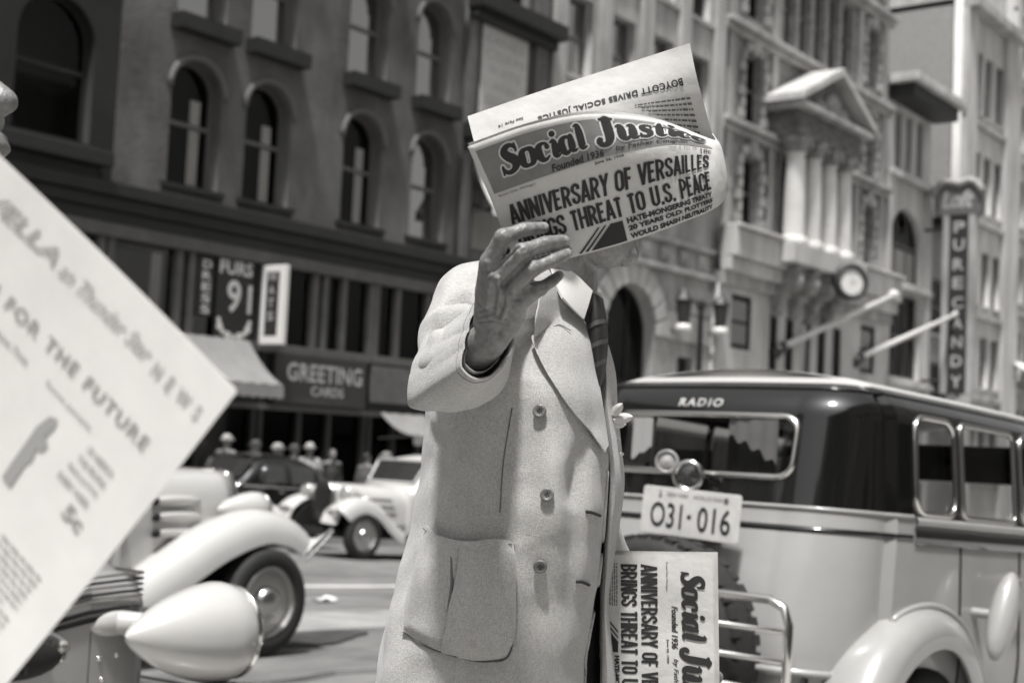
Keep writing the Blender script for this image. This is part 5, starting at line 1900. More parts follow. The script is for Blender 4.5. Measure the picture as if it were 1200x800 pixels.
# ------------------------------------------------------------------ people
def head_prims(m, c, f, s=1.0, up=Vector((0, 0, 1)), neck=True, neck_to=None):
    f = Vector(f).normalized()
    l = up.cross(f).normalized()
    u = f.cross(l)
    R = Matrix((f, l, u)).transposed()
    P = lambda x, y, z: Vector(c) + R @ Vector((x, y, z)) * s
    e = lambda p, r: m.ell(P(*p), [q * s for q in r], R, 20, 14)
    e((-.012, 0, .03), (.098, .077, .092))
    e((.028, 0, -.03), (.066, .060, .085))
    e((.042, 0, -.086), (.044, .046, .032))
    e((.068, 0, -.099), (.021, .022, .019))
    m.cap(P(.09, 0, .012), P(.109, 0, -.022), .009 * s, .014 * s)
    e((.097, .012, -.026), (.012, .009, .009)); e((.097, -.012, -.026), (.012, .009, .009))
    e((.088, 0, -.056), (.014, .024, .007)); e((.089, 0, -.068), (.014, .022, .0085))
    for sd in (-1, 1):
        m.cap(P(.086, sd * .012, .032), P(.07, sd * .05, .03), .009 * s, .008 * s)
        e((-.005, sd * .078, -.012), (.02, .010, .033))
        e((.066, sd * .042, -.022), (.024, .02, .02))
    if neck:
        b = neck_to if neck_to is not None else P(-.035, 0, -.21)
        m.cap(P(-.022, 0, -.07), b, .050 * s, .058 * s)
    return P, R
def smooth_fn(x, a, b):
    t = min(max((x - a) / (b - a), 0), 1)
    return t * t * (3 - 2 * t)

GZ = zroad(1.5) + .15
man = thing('person', (at(600, 600, 2.05).x, at(600, 600, 2.05).y, GZ), 'man in a pale overcoat holding a newspaper up in front of his face', 'person')
# skeleton, from the photograph's pixels with a distance for each joint
J = dict(neck=at(652, 350, 2.08), rsho=at(560, 362, 1.92), relb=at(527, 437, 1.74), rwri=at(581, 391, 1.585), lsho=at(660, 378, 2.24), lelb=at(672, 590, 2.28), lwri=at(775, 830, 2.17))
hip = at(600, 760, 2.05)
m = MB()
ffac = (RGT * .93 - FWD * .22 + Vector((0, 0, .10))).normalized()
chin = at(737, 310, 2.0)
hc = chin - ffac * .082 + Vector((0, 0, .112))
Ph, Rh = head_prims(m, hc, ffac, .97, neck_to=at(655, 356, 2.04))
m.chain([(J['neck'] + Vector((0, 0, -.02)), .05), (at(630, 430, 2.07), .09), (at(610, 560, 2.06), .10), (at(605, 680, 2.06), .10), (hip, .10)])
m.chain([(J['neck'] + Vector((0, 0, -.05)), .045), (J['rsho'], .055), (J['relb'], .038), (J['rwri'] + (J['relb'] - J['rwri']) * .15, .022), (J['rwri'], .019)])
m.chain([(J['neck'] + Vector((0, 0, -.07)), .04), (J['lsho'], .045), (J['lelb'], .038), (J['lwri'], .026)])
# legs down to the pavement
for sd, ph in ((-1, 0), (1, 1)):
    h_ = hip + RGT * (-.03 if sd < 0 else .06) + FWD * (-.09 if sd < 0 else .09)
    kn = Vector((h_.x, h_.y, GZ + .5)) + RGT * (.04 if sd < 0 else .02)
    an = Vector((h_.x, h_.y, GZ + .09)) + RGT * (.0 if sd < 0 else .03)
    m.chain([(h_, .085), (kn, .055), (an, .04), (an + RGT * .14 - Vector((0, 0, .05)), .035)])
# right hand: back towards us, fingers curled over the page
HT_ = 1.565
def hp(px, py, t):
    return at(px, py, t)
wr = J['rwri']
mcp = [hp(574, 307, 1.535), hp(584, 325, 1.53), hp(596, 342, 1.535), hp(608, 356, 1.545)]
pip = [hp(590, 278, 1.515), hp(612, 295, 1.505), hp(624, 315, 1.51), hp(633, 338, 1.525)]
dip = [hp(614, 269, 1.525), hp(639, 285, 1.52), hp(648, 305, 1.522), hp(646, 330, 1.535)]
tip = [hp(637, 267, 1.545), hp(661, 282, 1.54), hp(664, 297, 1.54), hp(655, 323, 1.55)]
rad = [(.0110, .0095, .0082, .0068), (.0108, .0094, .0082, .0069), (.0102, .0088, .0077, .0065), (.0094, .0080, .0069, .0058)]
wa, wb = hp(567, 380, 1.585), hp(594, 386, 1.585)
for i in range(4):
    base = wa.lerp(wb, i / 3)
    m.chain([(base, .0125), (base.lerp(mcp[i], .55), .0135), (mcp[i], rad[i][0] * 1.08)])
    m.chain([(mcp[i], rad[i][0] * 1.1), (mcp[i].lerp(pip[i], .5), rad[i][0] * .93), (pip[i], rad[i][1] * 1.03), (pip[i].lerp(dip[i], .5), rad[i][2]), (dip[i], rad[i][2] * 1.02), (tip[i], rad[i][3])])
    # tendon ridge on the back of the hand
    m.cap(base.lerp(mcp[i], .35) + ray(575, 350) * -.0145, mcp[i] + ray(575, 320) * -.0075, .0028, .0046)
    m.ell(mcp[i] + ray(580, 310) * -.006, (.009, .009, .009))
    m.ell(pip[i] + ray(610, 290) * -.002, (rad[i][1] * 1.12,) * 3)
    if i < 3:
        a, b = mcp[i].lerp(base, .15), mcp[i + 1].lerp(base, .15)
        m.cap(a, b, .0125, .0115)
        m.cap(base.lerp(mcp[i], .5), wa.lerp(wb, (i + 1) / 3).lerp(mcp[i + 1], .5), .014, .013)
m.chain([(wr + ray(570, 390) * .010, .019), (hp(580, 372, 1.58), .020), (hp(585, 345, 1.565), .02)])
# thumb leaves the near side of the palm and closes behind the page
m.chain([(hp(573, 368, 1.60), .017), (hp(585, 325, 1.612), .0145), (hp(611, 300, 1.600), .0118), (hp(634, 290, 1.592), .0098)])
# veins
for a, b, c_ in (((566, 372), (578, 345), (583, 330)), ((580, 376), (588, 352), (600, 346))):
    pts = [hp(*a, 1.5665), hp(*b, 1.549), hp(*c_, 1.538)]
    m.chain([(p_, .0022) for p_ in pts])
# left hand under the bundle: palm, four fingers, thumb
lw = J['lwri']
fdir = (RGT * .55 - FWD * .25 + Vector((0, 0, .15))).normalized()
for i in range(4):
    o_ = Vector((0, 0, -.018 * i)) + FWD * .01 * i
    b_ = lw + o_ * .6
    k_ = lw + fdir * .085 + o_
    p_ = k_ + fdir * (.042 - .003 * abs(i - 1)) - FWD * .012
    t_ = p_ + fdir * (.03 - .003 * abs(i - 1)) - FWD * .026
    m.chain([(b_, .016), (k_, .011), (p_, .0095), (t_, .0075)])
m.chain([(lw, .018), (lw + fdir * .05 + Vector((0, 0, .035)), .013), (lw + fdir * .085 + Vector((0, 0, .04)) - FWD * .02, .0105)])
me = m.organic(.0023, 4)
hc_ = hp(605, 325, 1.545)
bm = bmesh.new()
bm.from_mesh(me)
ed = [e for e in bm.edges if all((v.co - hc_).length < .105 for v in e.verts)]
bmesh.ops.subdivide_edges(bm, edges=ed, cuts=2, use_grid_fill=True, smooth=.6)
vs_ = [v for v in bm.verts if (v.co - hc_).length < .105]
for _ in range(2):
    bmesh.ops.smooth_vert(bm, verts=vs_, factor=.4, use_axis_x=True, use_axis_y=True, use_axis_z=True)
bm.to_mesh(me)
bm.free()
hb_ = BVHTree.FromPolygons([v.co for v in me.vertices], [q.vertices for q in me.polygons])
CRE = [([(562, 371), (576, 369), (592, 374)], .0012, -.0016), ([(560, 378), (576, 376), (594, 381)], .0012, -.0018), ([(561, 364), (574, 361), (588, 363)], .0015, -.0010),
       ([(577, 317), (592, 303), (606, 290)], .0020, -.0032), ([(589, 335), (604, 320), (619, 305)], .0020, -.0032), ([(602, 350), (614, 339), (627, 326)], .0020, -.0030),
       ([(577, 330), (580, 350), (578, 368)], .0026, -.0022), ([(590, 340), (590, 356), (584, 372)], .0024, -.0022), ([(571, 315), (573, 335), (570, 360)], .0022, .0016), ([(584, 326), (586, 346), (580, 368)], .002, .0020), ([(596, 345), (594, 360), (588, 374)], .002, .0016)]
for px, py in ((588, 279), (612, 293), (624, 313), (629, 338)):      # knuckle wrinkles
    for o_ in (-3, 0, 3):
        CRE.append(([(px + o_ - 3, py - 9), (px + o_, py), (px + o_ + 3, py + 8)], .0006, -.0007))
for px, py in ((613, 269), (639, 284), (648, 303)):
    for o_ in (-2, 2):
        CRE.append(([(px + o_ - 2, py - 8), (px + o_, py), (px + o_ + 2, py + 7)], .0006, -.0005))
hco = np.array([v.co[:] for v in me.vertices])
hno = np.array([v.normal[:] for v in me.vertices])
hd_ = np.zeros(len(hco))
for line, sg, amp in CRE:
    P = []
    for q in line:
        loc, _, _, _ = hb_.ray_cast(CAM, ray(*q).normalized())
        if loc is not None and (loc - CAM).length < 1.8:
            P.append(np.array(loc[:]))
    if len(P) < 2:
        continue
    best = np.full(len(hco), 1e9)
    for a_, b_ in zip(P[:-1], P[1:]):
        ab = b_ - a_
        t = np.clip(((hco - a_) @ ab) / (ab @ ab + 1e-12), 0, 1)
        best = np.minimum(best, np.linalg.norm(hco - (a_ + t[:, None] * ab), axis=1))
    hd_ += amp * np.exp(-best ** 2 / (2 * sg * sg))
near_ = np.linalg.norm(hco - np.array(hc_[:]), axis=1) < .1
q_ = hco * 1.0
hd_ += near_ * (.00012 * np.sin(q_[:, 0] * 1900 + 3 * np.sin(q_[:, 2] * 700)) * np.sin(q_[:, 2] * 1300 + 2 * np.sin(q_[:, 1] * 900)) + .00016 * np.sin(q_[:, 0] * 420 + 2 * np.sin(q_[:, 2] * 310)) * np.sin(q_[:, 2] * 380 + q_[:, 1] * 200))
for v, c_ in zip(me.vertices, hco + hno * hd_[:, None]):
    v.co = c_
me.update()
link('body', me, MT['skin'], man, True)
# nails
for i in range(4):
    d_ = (tip[i] - dip[i]).normalized()
    up_ = (Vector(ray(640, 290)) * -1)
    up_ = (up_ - d_ * up_.dot(d_)).normalized()
    if i == 0:
        up_ = (up_ * .9 + Vector((0, 0, .45))).normalized()
        up_ = (up_ - d_ * up_.dot(d_)).normalized()
    sd_ = d_.cross(up_)
    R = Matrix((d_, sd_, up_)).transposed()
    MB().ell(tip[i] - d_ * .002 + up_ * rad[i][3] * .70, (.0058, .0046, .0020), R).build('fingernail', MT['nail'], man, True)
# hair, eyes
mh = MB()
mh.ell(Ph(-.03, 0, .045), (.098, .085, .088), Rh, 20, 14)
link('hair', mh.mesh('hair'), MT['hair'], man, True)
for sd in (-1, 1):
    MB().ell(Ph(.080, sd * .031, .012), (.012, .014, .011), Rh).build('eye', MT['eye'], man, True)

# ---- overcoat: one sewn shell
rings = [  # y, left, right, half depth, distance
    (322, 622, 676, .04, 2.10), (331, 590, 680, .06, 2.10), (345, 556, 684, .08, 2.09), (372, 532, 690, .11, 2.08), (420, 513, 694, .14, 2.06), (470, 500, 701, .16, 2.05),
    (520, 497, 710, .165, 2.05), (560, 492, 712, .17, 2.05), (600, 485, 709, .175, 2.05), (640, 476, 705, .18, 2.05), (700, 461, 697, .19, 2.05), (760, 448, 686, .2, 2.05), (800, 440, 682, .205, 2.05),
    (900, 420, 680, .22, 2.05), (1000, 404, 680, .23, 2.05), (1090, 392, 682, .235, 2.05)]
def ring_pts(y, l, r, dep, t, n=44, squ=2.4):
    a = at(l, y, t); b = at(r, y, t)
    c = (a + b) / 2
    hw = (b - a).length / 2
    P = []
    for k in range(n):
        th = 2 * pi * k / n
        cx, sx = cos(th), sin(th)
        q = (abs(cx) ** squ + abs(sx) ** squ) ** (-1 / squ)
        P.append(c + (b - a).normalized() * hw * cx * q + FWD * dep * sx * q)
    return P
m = MB()
R_ = [ring_pts(*crow) for crow in crom(rings, 4)]
m.grid(R_, cv=True)
m.f.append(tuple(range(43, -1, -1)))
k0 = (len(R_) - 1) * 44
m.f.append(tuple(range(k0, k0 + 44)))
rim_c = at(574, 397, 1.615)
RS, RE = .064, .037
m.chain([(at(632, 350, 2.07), .075), (J['rsho'], RS), (at(545, 395, 1.84), .060), (J['relb'], RE)])
m.chain([(at(545, 395, 1.84), .061), (at(541, 422, 1.78), .044)])

fo = rim_c - J['relb']
m.cap(J['relb'], J['relb'] + fo * .30, RE, .047)
# left sleeve
m.chain([(at(650, 355, 2.12), .05), (J['lsho'], .06), (J['lelb'], .06), (J['lelb'].lerp(J['lwri'], .8), .05)])
cme = m.organic(.006, 5)
# folds pressed and raised along lines on the cloth
bvh = BVHTree.FromPolygons([v.co for v in cme.vertices], [p.vertices for p in cme.polygons])
def hit(px, py, fallback=2.0, off=0.0):
    loc, nor, _, _ = bvh.ray_cast(CAM, ray(px, py).normalized())
    if loc is None:
        loc = at(px, py, fallback)
        nor = -ray(px, py).normalized()
    return loc + nor * off
FOLDS = [  # polyline in the picture, width, height
    ([(516, 362), (530, 351), (548, 346), (568, 356)], .007, -.017), ([(512, 345), (532, 330), (558, 330)], .016, .004),
    ([(496, 384), (520, 368), (550, 364)], .010, .010), ([(496, 400), (522, 384), (550, 376)], .007, -.015), ([(492, 412), (515, 396), (545, 392)], .009, .009),
    ([(486, 440), (505, 425), (528, 410)], .012, .006), ([(500, 455), (520, 440), (535, 425)], .009, -.005),
    ([(505, 540), (530, 565), (560, 600)], .02, -.007), ([(560, 480), (548, 560), (552, 610)], .02, .006), ([(600, 500), (596, 600), (606, 640)], .022, -.006),
    ([(655, 520), (650, 640), (655, 800)], .02, .006), ([(672, 560), (668, 700), (672, 820)], .016, -.005),
    ([(630, 690), (624, 790), (620, 900)], .02, -.009), ([(600, 780), (596, 880)], .02, .008), ([(510, 770), (498, 860)], .025, -.008), ([(478, 640), (462, 760), (450, 860)], .02, .007),
    ([(612, 440), (598, 500), (604, 560)], .022, -.010), ([(640, 470), (646, 560), (640, 640)], .018, .006), ([(690, 505), (676, 560), (668, 600)], .016, -.010), ([(566, 500), (574, 580), (580, 640)], .014, -.006), ([(502, 500), (515, 520), (545, 530)], .010, -.006), ([(610, 640), (640, 700), (650, 770)], .02, -.006), ([(536, 520), (520, 590), (512, 620)], .012, .006), ([(515, 560), (500, 620), (486, 690)], .012, -.005), ([(690, 560), (684, 640), (676, 720)], .010, .004), ([(560, 770), (548, 860)], .018, -.008)]
co = np.array([v.co[:] for v in cme.vertices])
no = np.array([v.normal[:] for v in cme.vertices])
dis = np.zeros(len(co))
for line, sg, amp in FOLDS:
    P = [np.array(hit(*p)[:]) for p in line]
    best = np.full(len(co), 1e9)
    ends = np.ones(len(co))
    L = len(P) - 1
    for i in range(L):
        a, b = P[i], P[i + 1]
        ab = b - a
        t = np.clip(((co - a) @ ab) / (ab @ ab), 0, 1)
        d_ = np.linalg.norm(co - (a + t[:, None] * ab), axis=1)
        sel = d_ < best
        best[sel] = d_[sel]
        ends[sel] = np.sin(np.pi * np.clip((i + t[sel]) / L, 0.03, .97)) ** .5
    dis += amp * (1.5 if abs(sg) > .011 else 1.0) * ends * np.exp(-best ** 2 / (2 * sg * sg))
# slow ripples over the whole cloth
dis += .0022 * np.sin(co[:, 2] * 31 + 5 * co[:, 0]) * np.sin((co @ np.array(RGT[:])) * 24) + .0012 * np.sin(co[:, 2] * 77 + 3 * np.sin(co[:, 1] * 30))
co2 = co + no * dis[:, None]
for v, c_ in zip(cme.vertices, co2):
    v.co = c_
cme.update()
bvh = BVHTree.FromPolygons([v.co for v in cme.vertices], [p.vertices for p in cme.polygons])
coat = link('overcoat', cme, MT['coat'], man, True)

def coons(T, Rr, B, Lf, nu=40, nv=40):
    """pixel patch between four edge polylines: top, bottom left to right; left, right top to bottom"""
    def ev(P, t):
        P = crom(P, 8)
        d_ = [0]
        for a, b in zip(P[:-1], P[1:]):
            d_.append(d_[-1] + sqrt((a[0] - b[0]) ** 2 + (a[1] - b[1]) ** 2))
        s_ = t * d_[-1]
        return (interp(d_, [p[0] for p in P], s_), interp(d_, [p[1] for p in P], s_))
    G = []
    t_ = [ev(T, u / nu) for u in range(nu + 1)]
    b_ = [ev(B, u / nu) for u in range(nu + 1)]
    l_ = [ev(Lf, v / nv) for v in range(nv + 1)]
    r_ = [ev(Rr, v / nv) for v in range(nv + 1)]
    for j in range(nv + 1):
        v = j / nv
        row = []
        for i in range(nu + 1):
            u = i / nu
            q = []
            for k in (0, 1):
                q.append((1 - v) * t_[i][k] + v * b_[i][k] + (1 - u) * l_[j][k] + u * r_[j][k]
                         - ((1 - u) * (1 - v) * t_[0][k] + u * (1 - v) * t_[-1][k] + (1 - u) * v * b_[0][k] + u * v * b_[-1][k]))
            row.append(tuple(q))
        G.append(row)
    return G
def drape(name, G, offfn, mat, parent, fallback=2.0, solid=.004, depthfn=None):
    rows = []
    nv, nu = len(G) - 1, len(G[0]) - 1
    for j, r in enumerate(G):
        row = []
        for i, (x, y) in enumerate(r):
            u, v = i / nu, j / nv
            if depthfn:
                row.append(at(x, y, depthfn(u, v)))
            else:
                row.append(hit(x, y, fallback, offfn(u, v)))
        rows.append(row)
    return MB().grid(rows).build(name, mat, parent, True, solid=solid)
# patch pocket with a pleat down the middle, stitched edge
GP = coons([(505, 616), (523, 628), (552, 634), (601, 636)], [(601, 636), (600, 690), (599, 745), (592, 768)], [(474, 738), (500, 754), (545, 769), (575, 772), (592, 768)], [(505, 616), (492, 655), (478, 705), (474, 738)], 56, 44)
def pock(u, v):
    e = min(u, 1 - u, (1 - v) * 1.0, v + .25)
    o_ = .005 + .007 * smooth_fn(e, 0, .12) + .004 * sin(u * 9) * sin(v * 5)
    pl = .455 - .03 * v
    k_ = (u - pl) / .03
    o_ += .006 * smooth_fn(u, pl - .004, pl + .012) * smooth_fn(v, .02, .12) - .008 * math.exp(-((u - pl) / .012) ** 2) * smooth_fn(v, .05, .2)
    if e < .035:
        o_ -= .001
    return o_
pk = drape('patch_pocket', GP, pock, MT['coat'], coat, solid=.003)
def px_tube(name, pts, r, mat, parent, off=.003, n=6, sub=6):
    P = [hit(p[0], p[1], 2.0, off) for p in crom(pts, sub)]
    return MB().tube(P, r, n).build(name, mat, parent, True)
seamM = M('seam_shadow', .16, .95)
px_tube('pocket_seam', [(475, 740), (500, 757), (545, 771.5), (575, 774.5), (594, 770), (601, 745), (602, 690), (602.5, 637)], .0011, seamM, pk, .002)
px_tube('pocket_seam', [(506, 621), (524, 632.5), (552, 638), (600, 640)], .0008, seamM, pk, .0125)
px_tube('pleat', [(533.5, 640), (533, 690), (529.5, 740), (531, 765)], .0022, seamM, pk, .0125)
px_tube('side_seam', [(600, 478), (590, 540), (586, 600)], .0009, seamM, coat, .0006)
# lapel
GL_ = coons([(622, 352), (640, 338), (660, 333), (678, 344)], [(678, 344), (686, 380), (695, 430), (703, 480), (709, 522)], [(703, 530), (709, 522)], [(622, 352), (617, 385), (634, 430), (662, 474), (690, 510), (703, 530)], 26, 50)
lp = drape('lapel', GL_, lambda u, v: .0035 + .009 * smooth_fn(1 - u, .2, 1) * (1 - v) + .0025 * sin(v * 8) * (1 - u), MT['coat'], coat, 2.04, .002)
px_tube('notch', [(640, 391), (652, 386), (664, 392)], .0007, seamM, lp, .010)
# front edge hem
px_tube('front_hem', [(711, 552), (708, 600), (704, 650), (698, 700), (688, 755), (684, 800), (682, 860)], .0026, MT['coat'], coat, .001)
# buttons and buttonholes
for px, py in ((633, 482), (641.5, 580), (633.5, 662)):
    c_ = hit(px, py, 2, .004)
    n_ = (hit(px, py, 2, .02) - hit(px, py, 2, 0)).normalized()
    b_ = MB().lathe([(.001, .002), (.004, .002), (.0062, .004), (.0082, .0042), (.0094, .0028), (.0094, -.001), (.008, -.003)], c_, n_, 24).build('button', MT['button'], coat, True)
    a_ = n_.orthogonal().normalized()
    c2 = n_.cross(a_)
    for k in range(4):
        q_ = c_ + n_ * .0022 + (a_ * cos(k * pi / 2 + .6) + c2 * sin(k * pi / 2 + .6)) * .0023
        MB().ell(q_, (.001, .001, .001)).build('button_hole', MT['dark'], b_, True)
    px_tube('button_shadow_thread', [(px - 1, py + 2), (px + 1, py + 2)], .002, MT['coat'], b_, .001)
for P in ([(686, 599), (694, 600.5), (703, 604)], [(675, 681), (682, 681.5), (690, 685)]):
    px_tube('buttonhole', P, .0022, MT['suit'], coat, .0005)
# cuff: an open sleeve end with the dark jacket sleeve inside it
ax = fo.normalized()
e0 = J['relb'] + fo * .12
rows = []
side1 = ray(570, 395).cross(ax).normalized()
side2 = ax.cross(side1).normalized()
def cuff_ring(t, r, squash=1.0, wob=0.0):
    c_ = J['relb'] + fo * t
    return [c_ + side1 * r * 1.06 * cos(2 * pi * k / 40) * (1 + wob * sin(6 * pi * k / 40 + 1)) + side2 * r * squash * sin(2 * pi * k / 40) * (1 + wob * cos(4 * pi * k / 40)) for k in range(40)]
RIM = [(562, 350), (554, 366), (548, 386), (543, 408), (540, 431), (548, 440), (558, 445), (572, 443), (585, 433), (594, 420), (602, 407), (604, 394), (599, 378), (592, 362), (578, 350)]
BASE = [(480, 475), (478, 455), (481, 436), (489, 414), (503, 395), (526, 384), (556, 386), (580, 400), (594, 420), (597, 438), (588, 457), (568, 472), (545, 480), (515, 481)]
def radii(poly, t):
    o_ = J['relb'] + fo * t
    pol = []
    for q in poly:
        v = ray(*q)
        k = (o_ - CAM).dot(ax) / v.dot(ax)
        d_ = CAM + v * k - o_
        pol.append((math.atan2(d_.dot(side2), d_.dot(side1)) % (2 * pi), d_.length))
    pol.sort()
    a_ = [a for a, _ in pol]
    r_ = [r for _, r in pol]
    return [a_[-1] - 2 * pi] + a_ + [a_[0] + 2 * pi], [r_[-1]] + r_ + [r_[0]]
RA, RR_ = radii(RIM, 1.0)
BA, BR_ = radii(BASE, .12)
def cuff2(t, dr, mixr, scl=1.0):
    c_ = J['relb'] + fo * t
    out_ = []
    for k in range(96):
        a = 2 * pi * k / 96
        rr = min(interp(RA, RR_, a), .075)
        rb = min(interp(BA, BR_, a), .085)
        r_ = rb * (1 - mixr) + rr * mixr + dr
        out_.append(c_ + (side1 * cos(a) + side2 * sin(a)) * r_ * scl)
    return out_
rows = []
for t, dr, mixr in ((-.12, -.022, 0), (-.02, -.006, 0), (.12, 0, 0), (.3, 0, .2), (.5, 0, .43), (.7, 0, .66), (.85, 0, .83), (.97, .0, .97), (1.0, .0, 1), (1.0, -.0022, 1), (.97, -.0024, 1), (.8, -.004, .9), (.5, -.010, .6), (.2, -.02, .3)):
    rows.append(cuff2(t, dr, mixr))
MB().grid(rows, cv=True).build('sleeve_cuff', MT['coat'], coat, True).modifiers.new('edge', 'EDGE_SPLIT').split_angle = radians(38)
MB().tube(cuff2(.93, .0004, .95), .0006, 6, close=True).build('cuff_stitch', seamM, coat, True)
rows = [cuff2(t, dr, 1, .86) for t, dr in ((.3, 0), (.7, .0), (.90, .0), (.902, -.0016), (.6, -.002))]
MB().grid(rows, cv=True).build('jacket_sleeve', MT['suit'], man, True)
rows = [cuff2(t, dr, 1, .76) for t, dr in ((.5, 0), (.8, 0), (.93, .0), (.931, -.0009), (.6, -.001))]
MB().grid(rows, cv=True).build('shirt_cuff', MT['shirt'], man, True)
# the far front panel of the open coat
strip = [(392, 704, 707, 2.03), (410, 704, 714, 2.025), (440, 705, 721, 2.02), (480, 706, 723, 2.01), (520, 712, 727, 2.0), (567, 716, 731, 2.0), (624, 711, 724, 2.0), (660, 708, 719, 2.0), (700, 706, 714, 2.01), (740, 706, 716, 2.01), (800, 706, 723, 2.01), (900, 702, 730, 2.0), (1060, 700, 734, 2.0)]
rows = []
for y, a, b, t in crom(strip, 5):
    f_ = .25 + .75 * smooth_fn(y, 392, 500)
    row = [at(a - 3, y, t + .05 * f_), at(a, y, t + .01), at(a + .35 * (b - a), y, t), at(a + .75 * (b - a), y, t + .03 * f_), at(b, y, t + .09 * f_), at(b + 1, y, t + .15 * f_), at(b - 4 - 6 * f_ * (.5 + .5 * sin(y * .03)), y, t + .20 * f_), at(b - 22, y, t + .26 * f_)]
    rows.append(row)
MB().grid(rows).build('far_front_panel', MT['coat'], coat, True, solid=.005)
# jacket, trousers, shirt collar, tie
jr = [(338, 630, 676, .05, 2.10), (360, 610, 686, .07, 2.11), (420, 610, 698, .09, 2.12), (480, 612, 706, .10, 2.12), (560, 615, 712, .10, 2.12), (700, 615, 704, .09, 2.12), (860, 615, 702, .09, 2.12)]
m = MB()
RR = [ring_pts(*c_, 32, 2.2) for c_ in crom(jr, 4)]
m.grid(RR, cv=True)
m.build('jacket', MT['suit'], man, True)
m = MB()
for sd in (-1, 1):
    h_ = hip + RGT * (-.03 if sd < 0 else .06) + FWD * (-.09 if sd < 0 else .09)
    an = Vector((h_.x, h_.y, GZ + .06))
    m.chain([(h_ + Vector((0, 0, -.02)), .085), (Vector((h_.x, h_.y, GZ + .5)) + RGT * .03, .09)])
    m.lathe([(.095, 0), (.10, .25), (.105, .44)], Vector((h_.x, h_.y, GZ + .5)) + RGT * .03, (0, 0, -1), 20)
m.build('trousers', MT['suit'], man, True)
for sd in (-1, 1):
    h_ = hip + RGT * (-.03 if sd < 0 else .06) + FWD * (-.09 if sd < 0 else .09)
    an = Vector((h_.x, h_.y, GZ))
    m = MB().ell(an + RGT * .09 + Vector((0, 0, .04)), (.16, .055, .045), Matrix((RGT, FWD, Vector((0, 0, 1)))).transposed()).ell(an + RGT * -.02 + Vector((0, 0, .06)), (.07, .05, .07)).box(an.x - .01, an.x + .01, an.y - .01, an.y + .01, GZ + .001, GZ + .03)
    m.build('shoe', MT['black'], man, True)
# collar leaf
GC = coons([(645, 316), (668, 318), (694, 341)], [(694, 341), (688, 360), (683, 374)], [(658, 350), (670, 362), (683, 374)], [(645, 316), (650, 334), (658, 350)], 16, 16)
drape('shirt_collar', GC, None, MT['shirt'], man, solid=.003, depthfn=lambda u, v: 1.965 + .02 * u - .012 * v + .02 * (1 - u) * (1 - v))
GC = coons([(694, 341), (700, 343), (704, 349)], [(704, 349), (706, 360), (706, 368)], [(698, 362), (702, 364), (706, 368)], [(694, 341), (696, 352), (698, 362)], 8, 8)
drape('shirt_collar', GC, None, MT['shirt'], man, solid=.003, depthfn=lambda u, v: 2.02 + .02 * u)
GC = coons([(684, 366), (694, 366), (703, 366)], [(703, 366), (703, 420), (702, 470)], [(696, 478), (699, 476), (702, 470)], [(684, 366), (688, 420), (696, 478)], 8, 20)
drape('shirt_front', GC, None, MT['shirt'], man, solid=.003, depthfn=lambda u, v: 2.035)
GT = coons([(686, 347), (696, 344), (706, 350)], [(706, 350), (710, 372), (712, 400), (708, 440), (700, 462)], [(697, 466), (699, 465), (700, 462)], [(686, 347), (686, 380), (688, 410), (692, 440), (697, 466)], 14, 34)
tie = drape('tie', GT, None, MT['tie'], man, solid=.001, depthfn=lambda u, v: 2.015 - .022 * sin(pi * u) - .01 * sin(pi * min(v * 1.3, 1)))
def tie_at(u, v):
    fu, fv = u * 14, v * 34
    i, j = min(int(fu), 13), min(int(fv), 33)
    a, b_ = fu - i, fv - j
    g = lambda jj, ii: Vector((GT[jj][ii][0], GT[jj][ii][1], 0))
    q = (g(j, i) * (1 - a) + g(j, i + 1) * a) * (1 - b_) + (g(j + 1, i) * (1 - a) + g(j + 1, i + 1) * a) * b_
    return at(q.x, q.y, 2.015 - .022 * sin(pi * u) - .01 * sin(pi * min(v * 1.3, 1)) - .0022)
for k in range(3):
    v0 = .30 + .2 * k
    rows = [[tie_at(i / 12, min(max(v0 - .09 * i / 12 + dv, 0), 1)) for i in range(13)] for dv in (0, .02, .045)]
    MB().grid(rows).build('tie_stripe', MT['tiestripe'], tie, True, solid=.0006)
# flower in the far lapel, petals seen edge on
fl = MB()
for k, (px, py, qx, qy, w_) in enumerate([(718, 486, 729, 473, .006), (719, 492, 741, 488, .007), (718, 497, 734, 497, .006), (716, 505, 727, 516, .004), (719, 480, 722, 470, .005), (727, 531, 731, 533, .003)]):
    a, b = at(px, py, 2.03), at(qx, qy, 2.02 + .01 * k)
    d_ = b - a
    n_ = d_.cross(ray(700, 480)).normalized()
    fl.grid([[a.lerp(b, s_ / 8) + n_ * w_ * q * sin(pi * min(s_ / 8 * .9 + .1, 1)) ** .7 - ray(700, 480) * .004 * (1 - q * q) for q in (-1, -.5, 0, .5, 1)] for s_ in range(9)])
tag(fl.build('flower', MT['shirt'], None, True, solid=.0015), 'white spiky petalled flower at the edge of the overcoat lapel', 'flower')

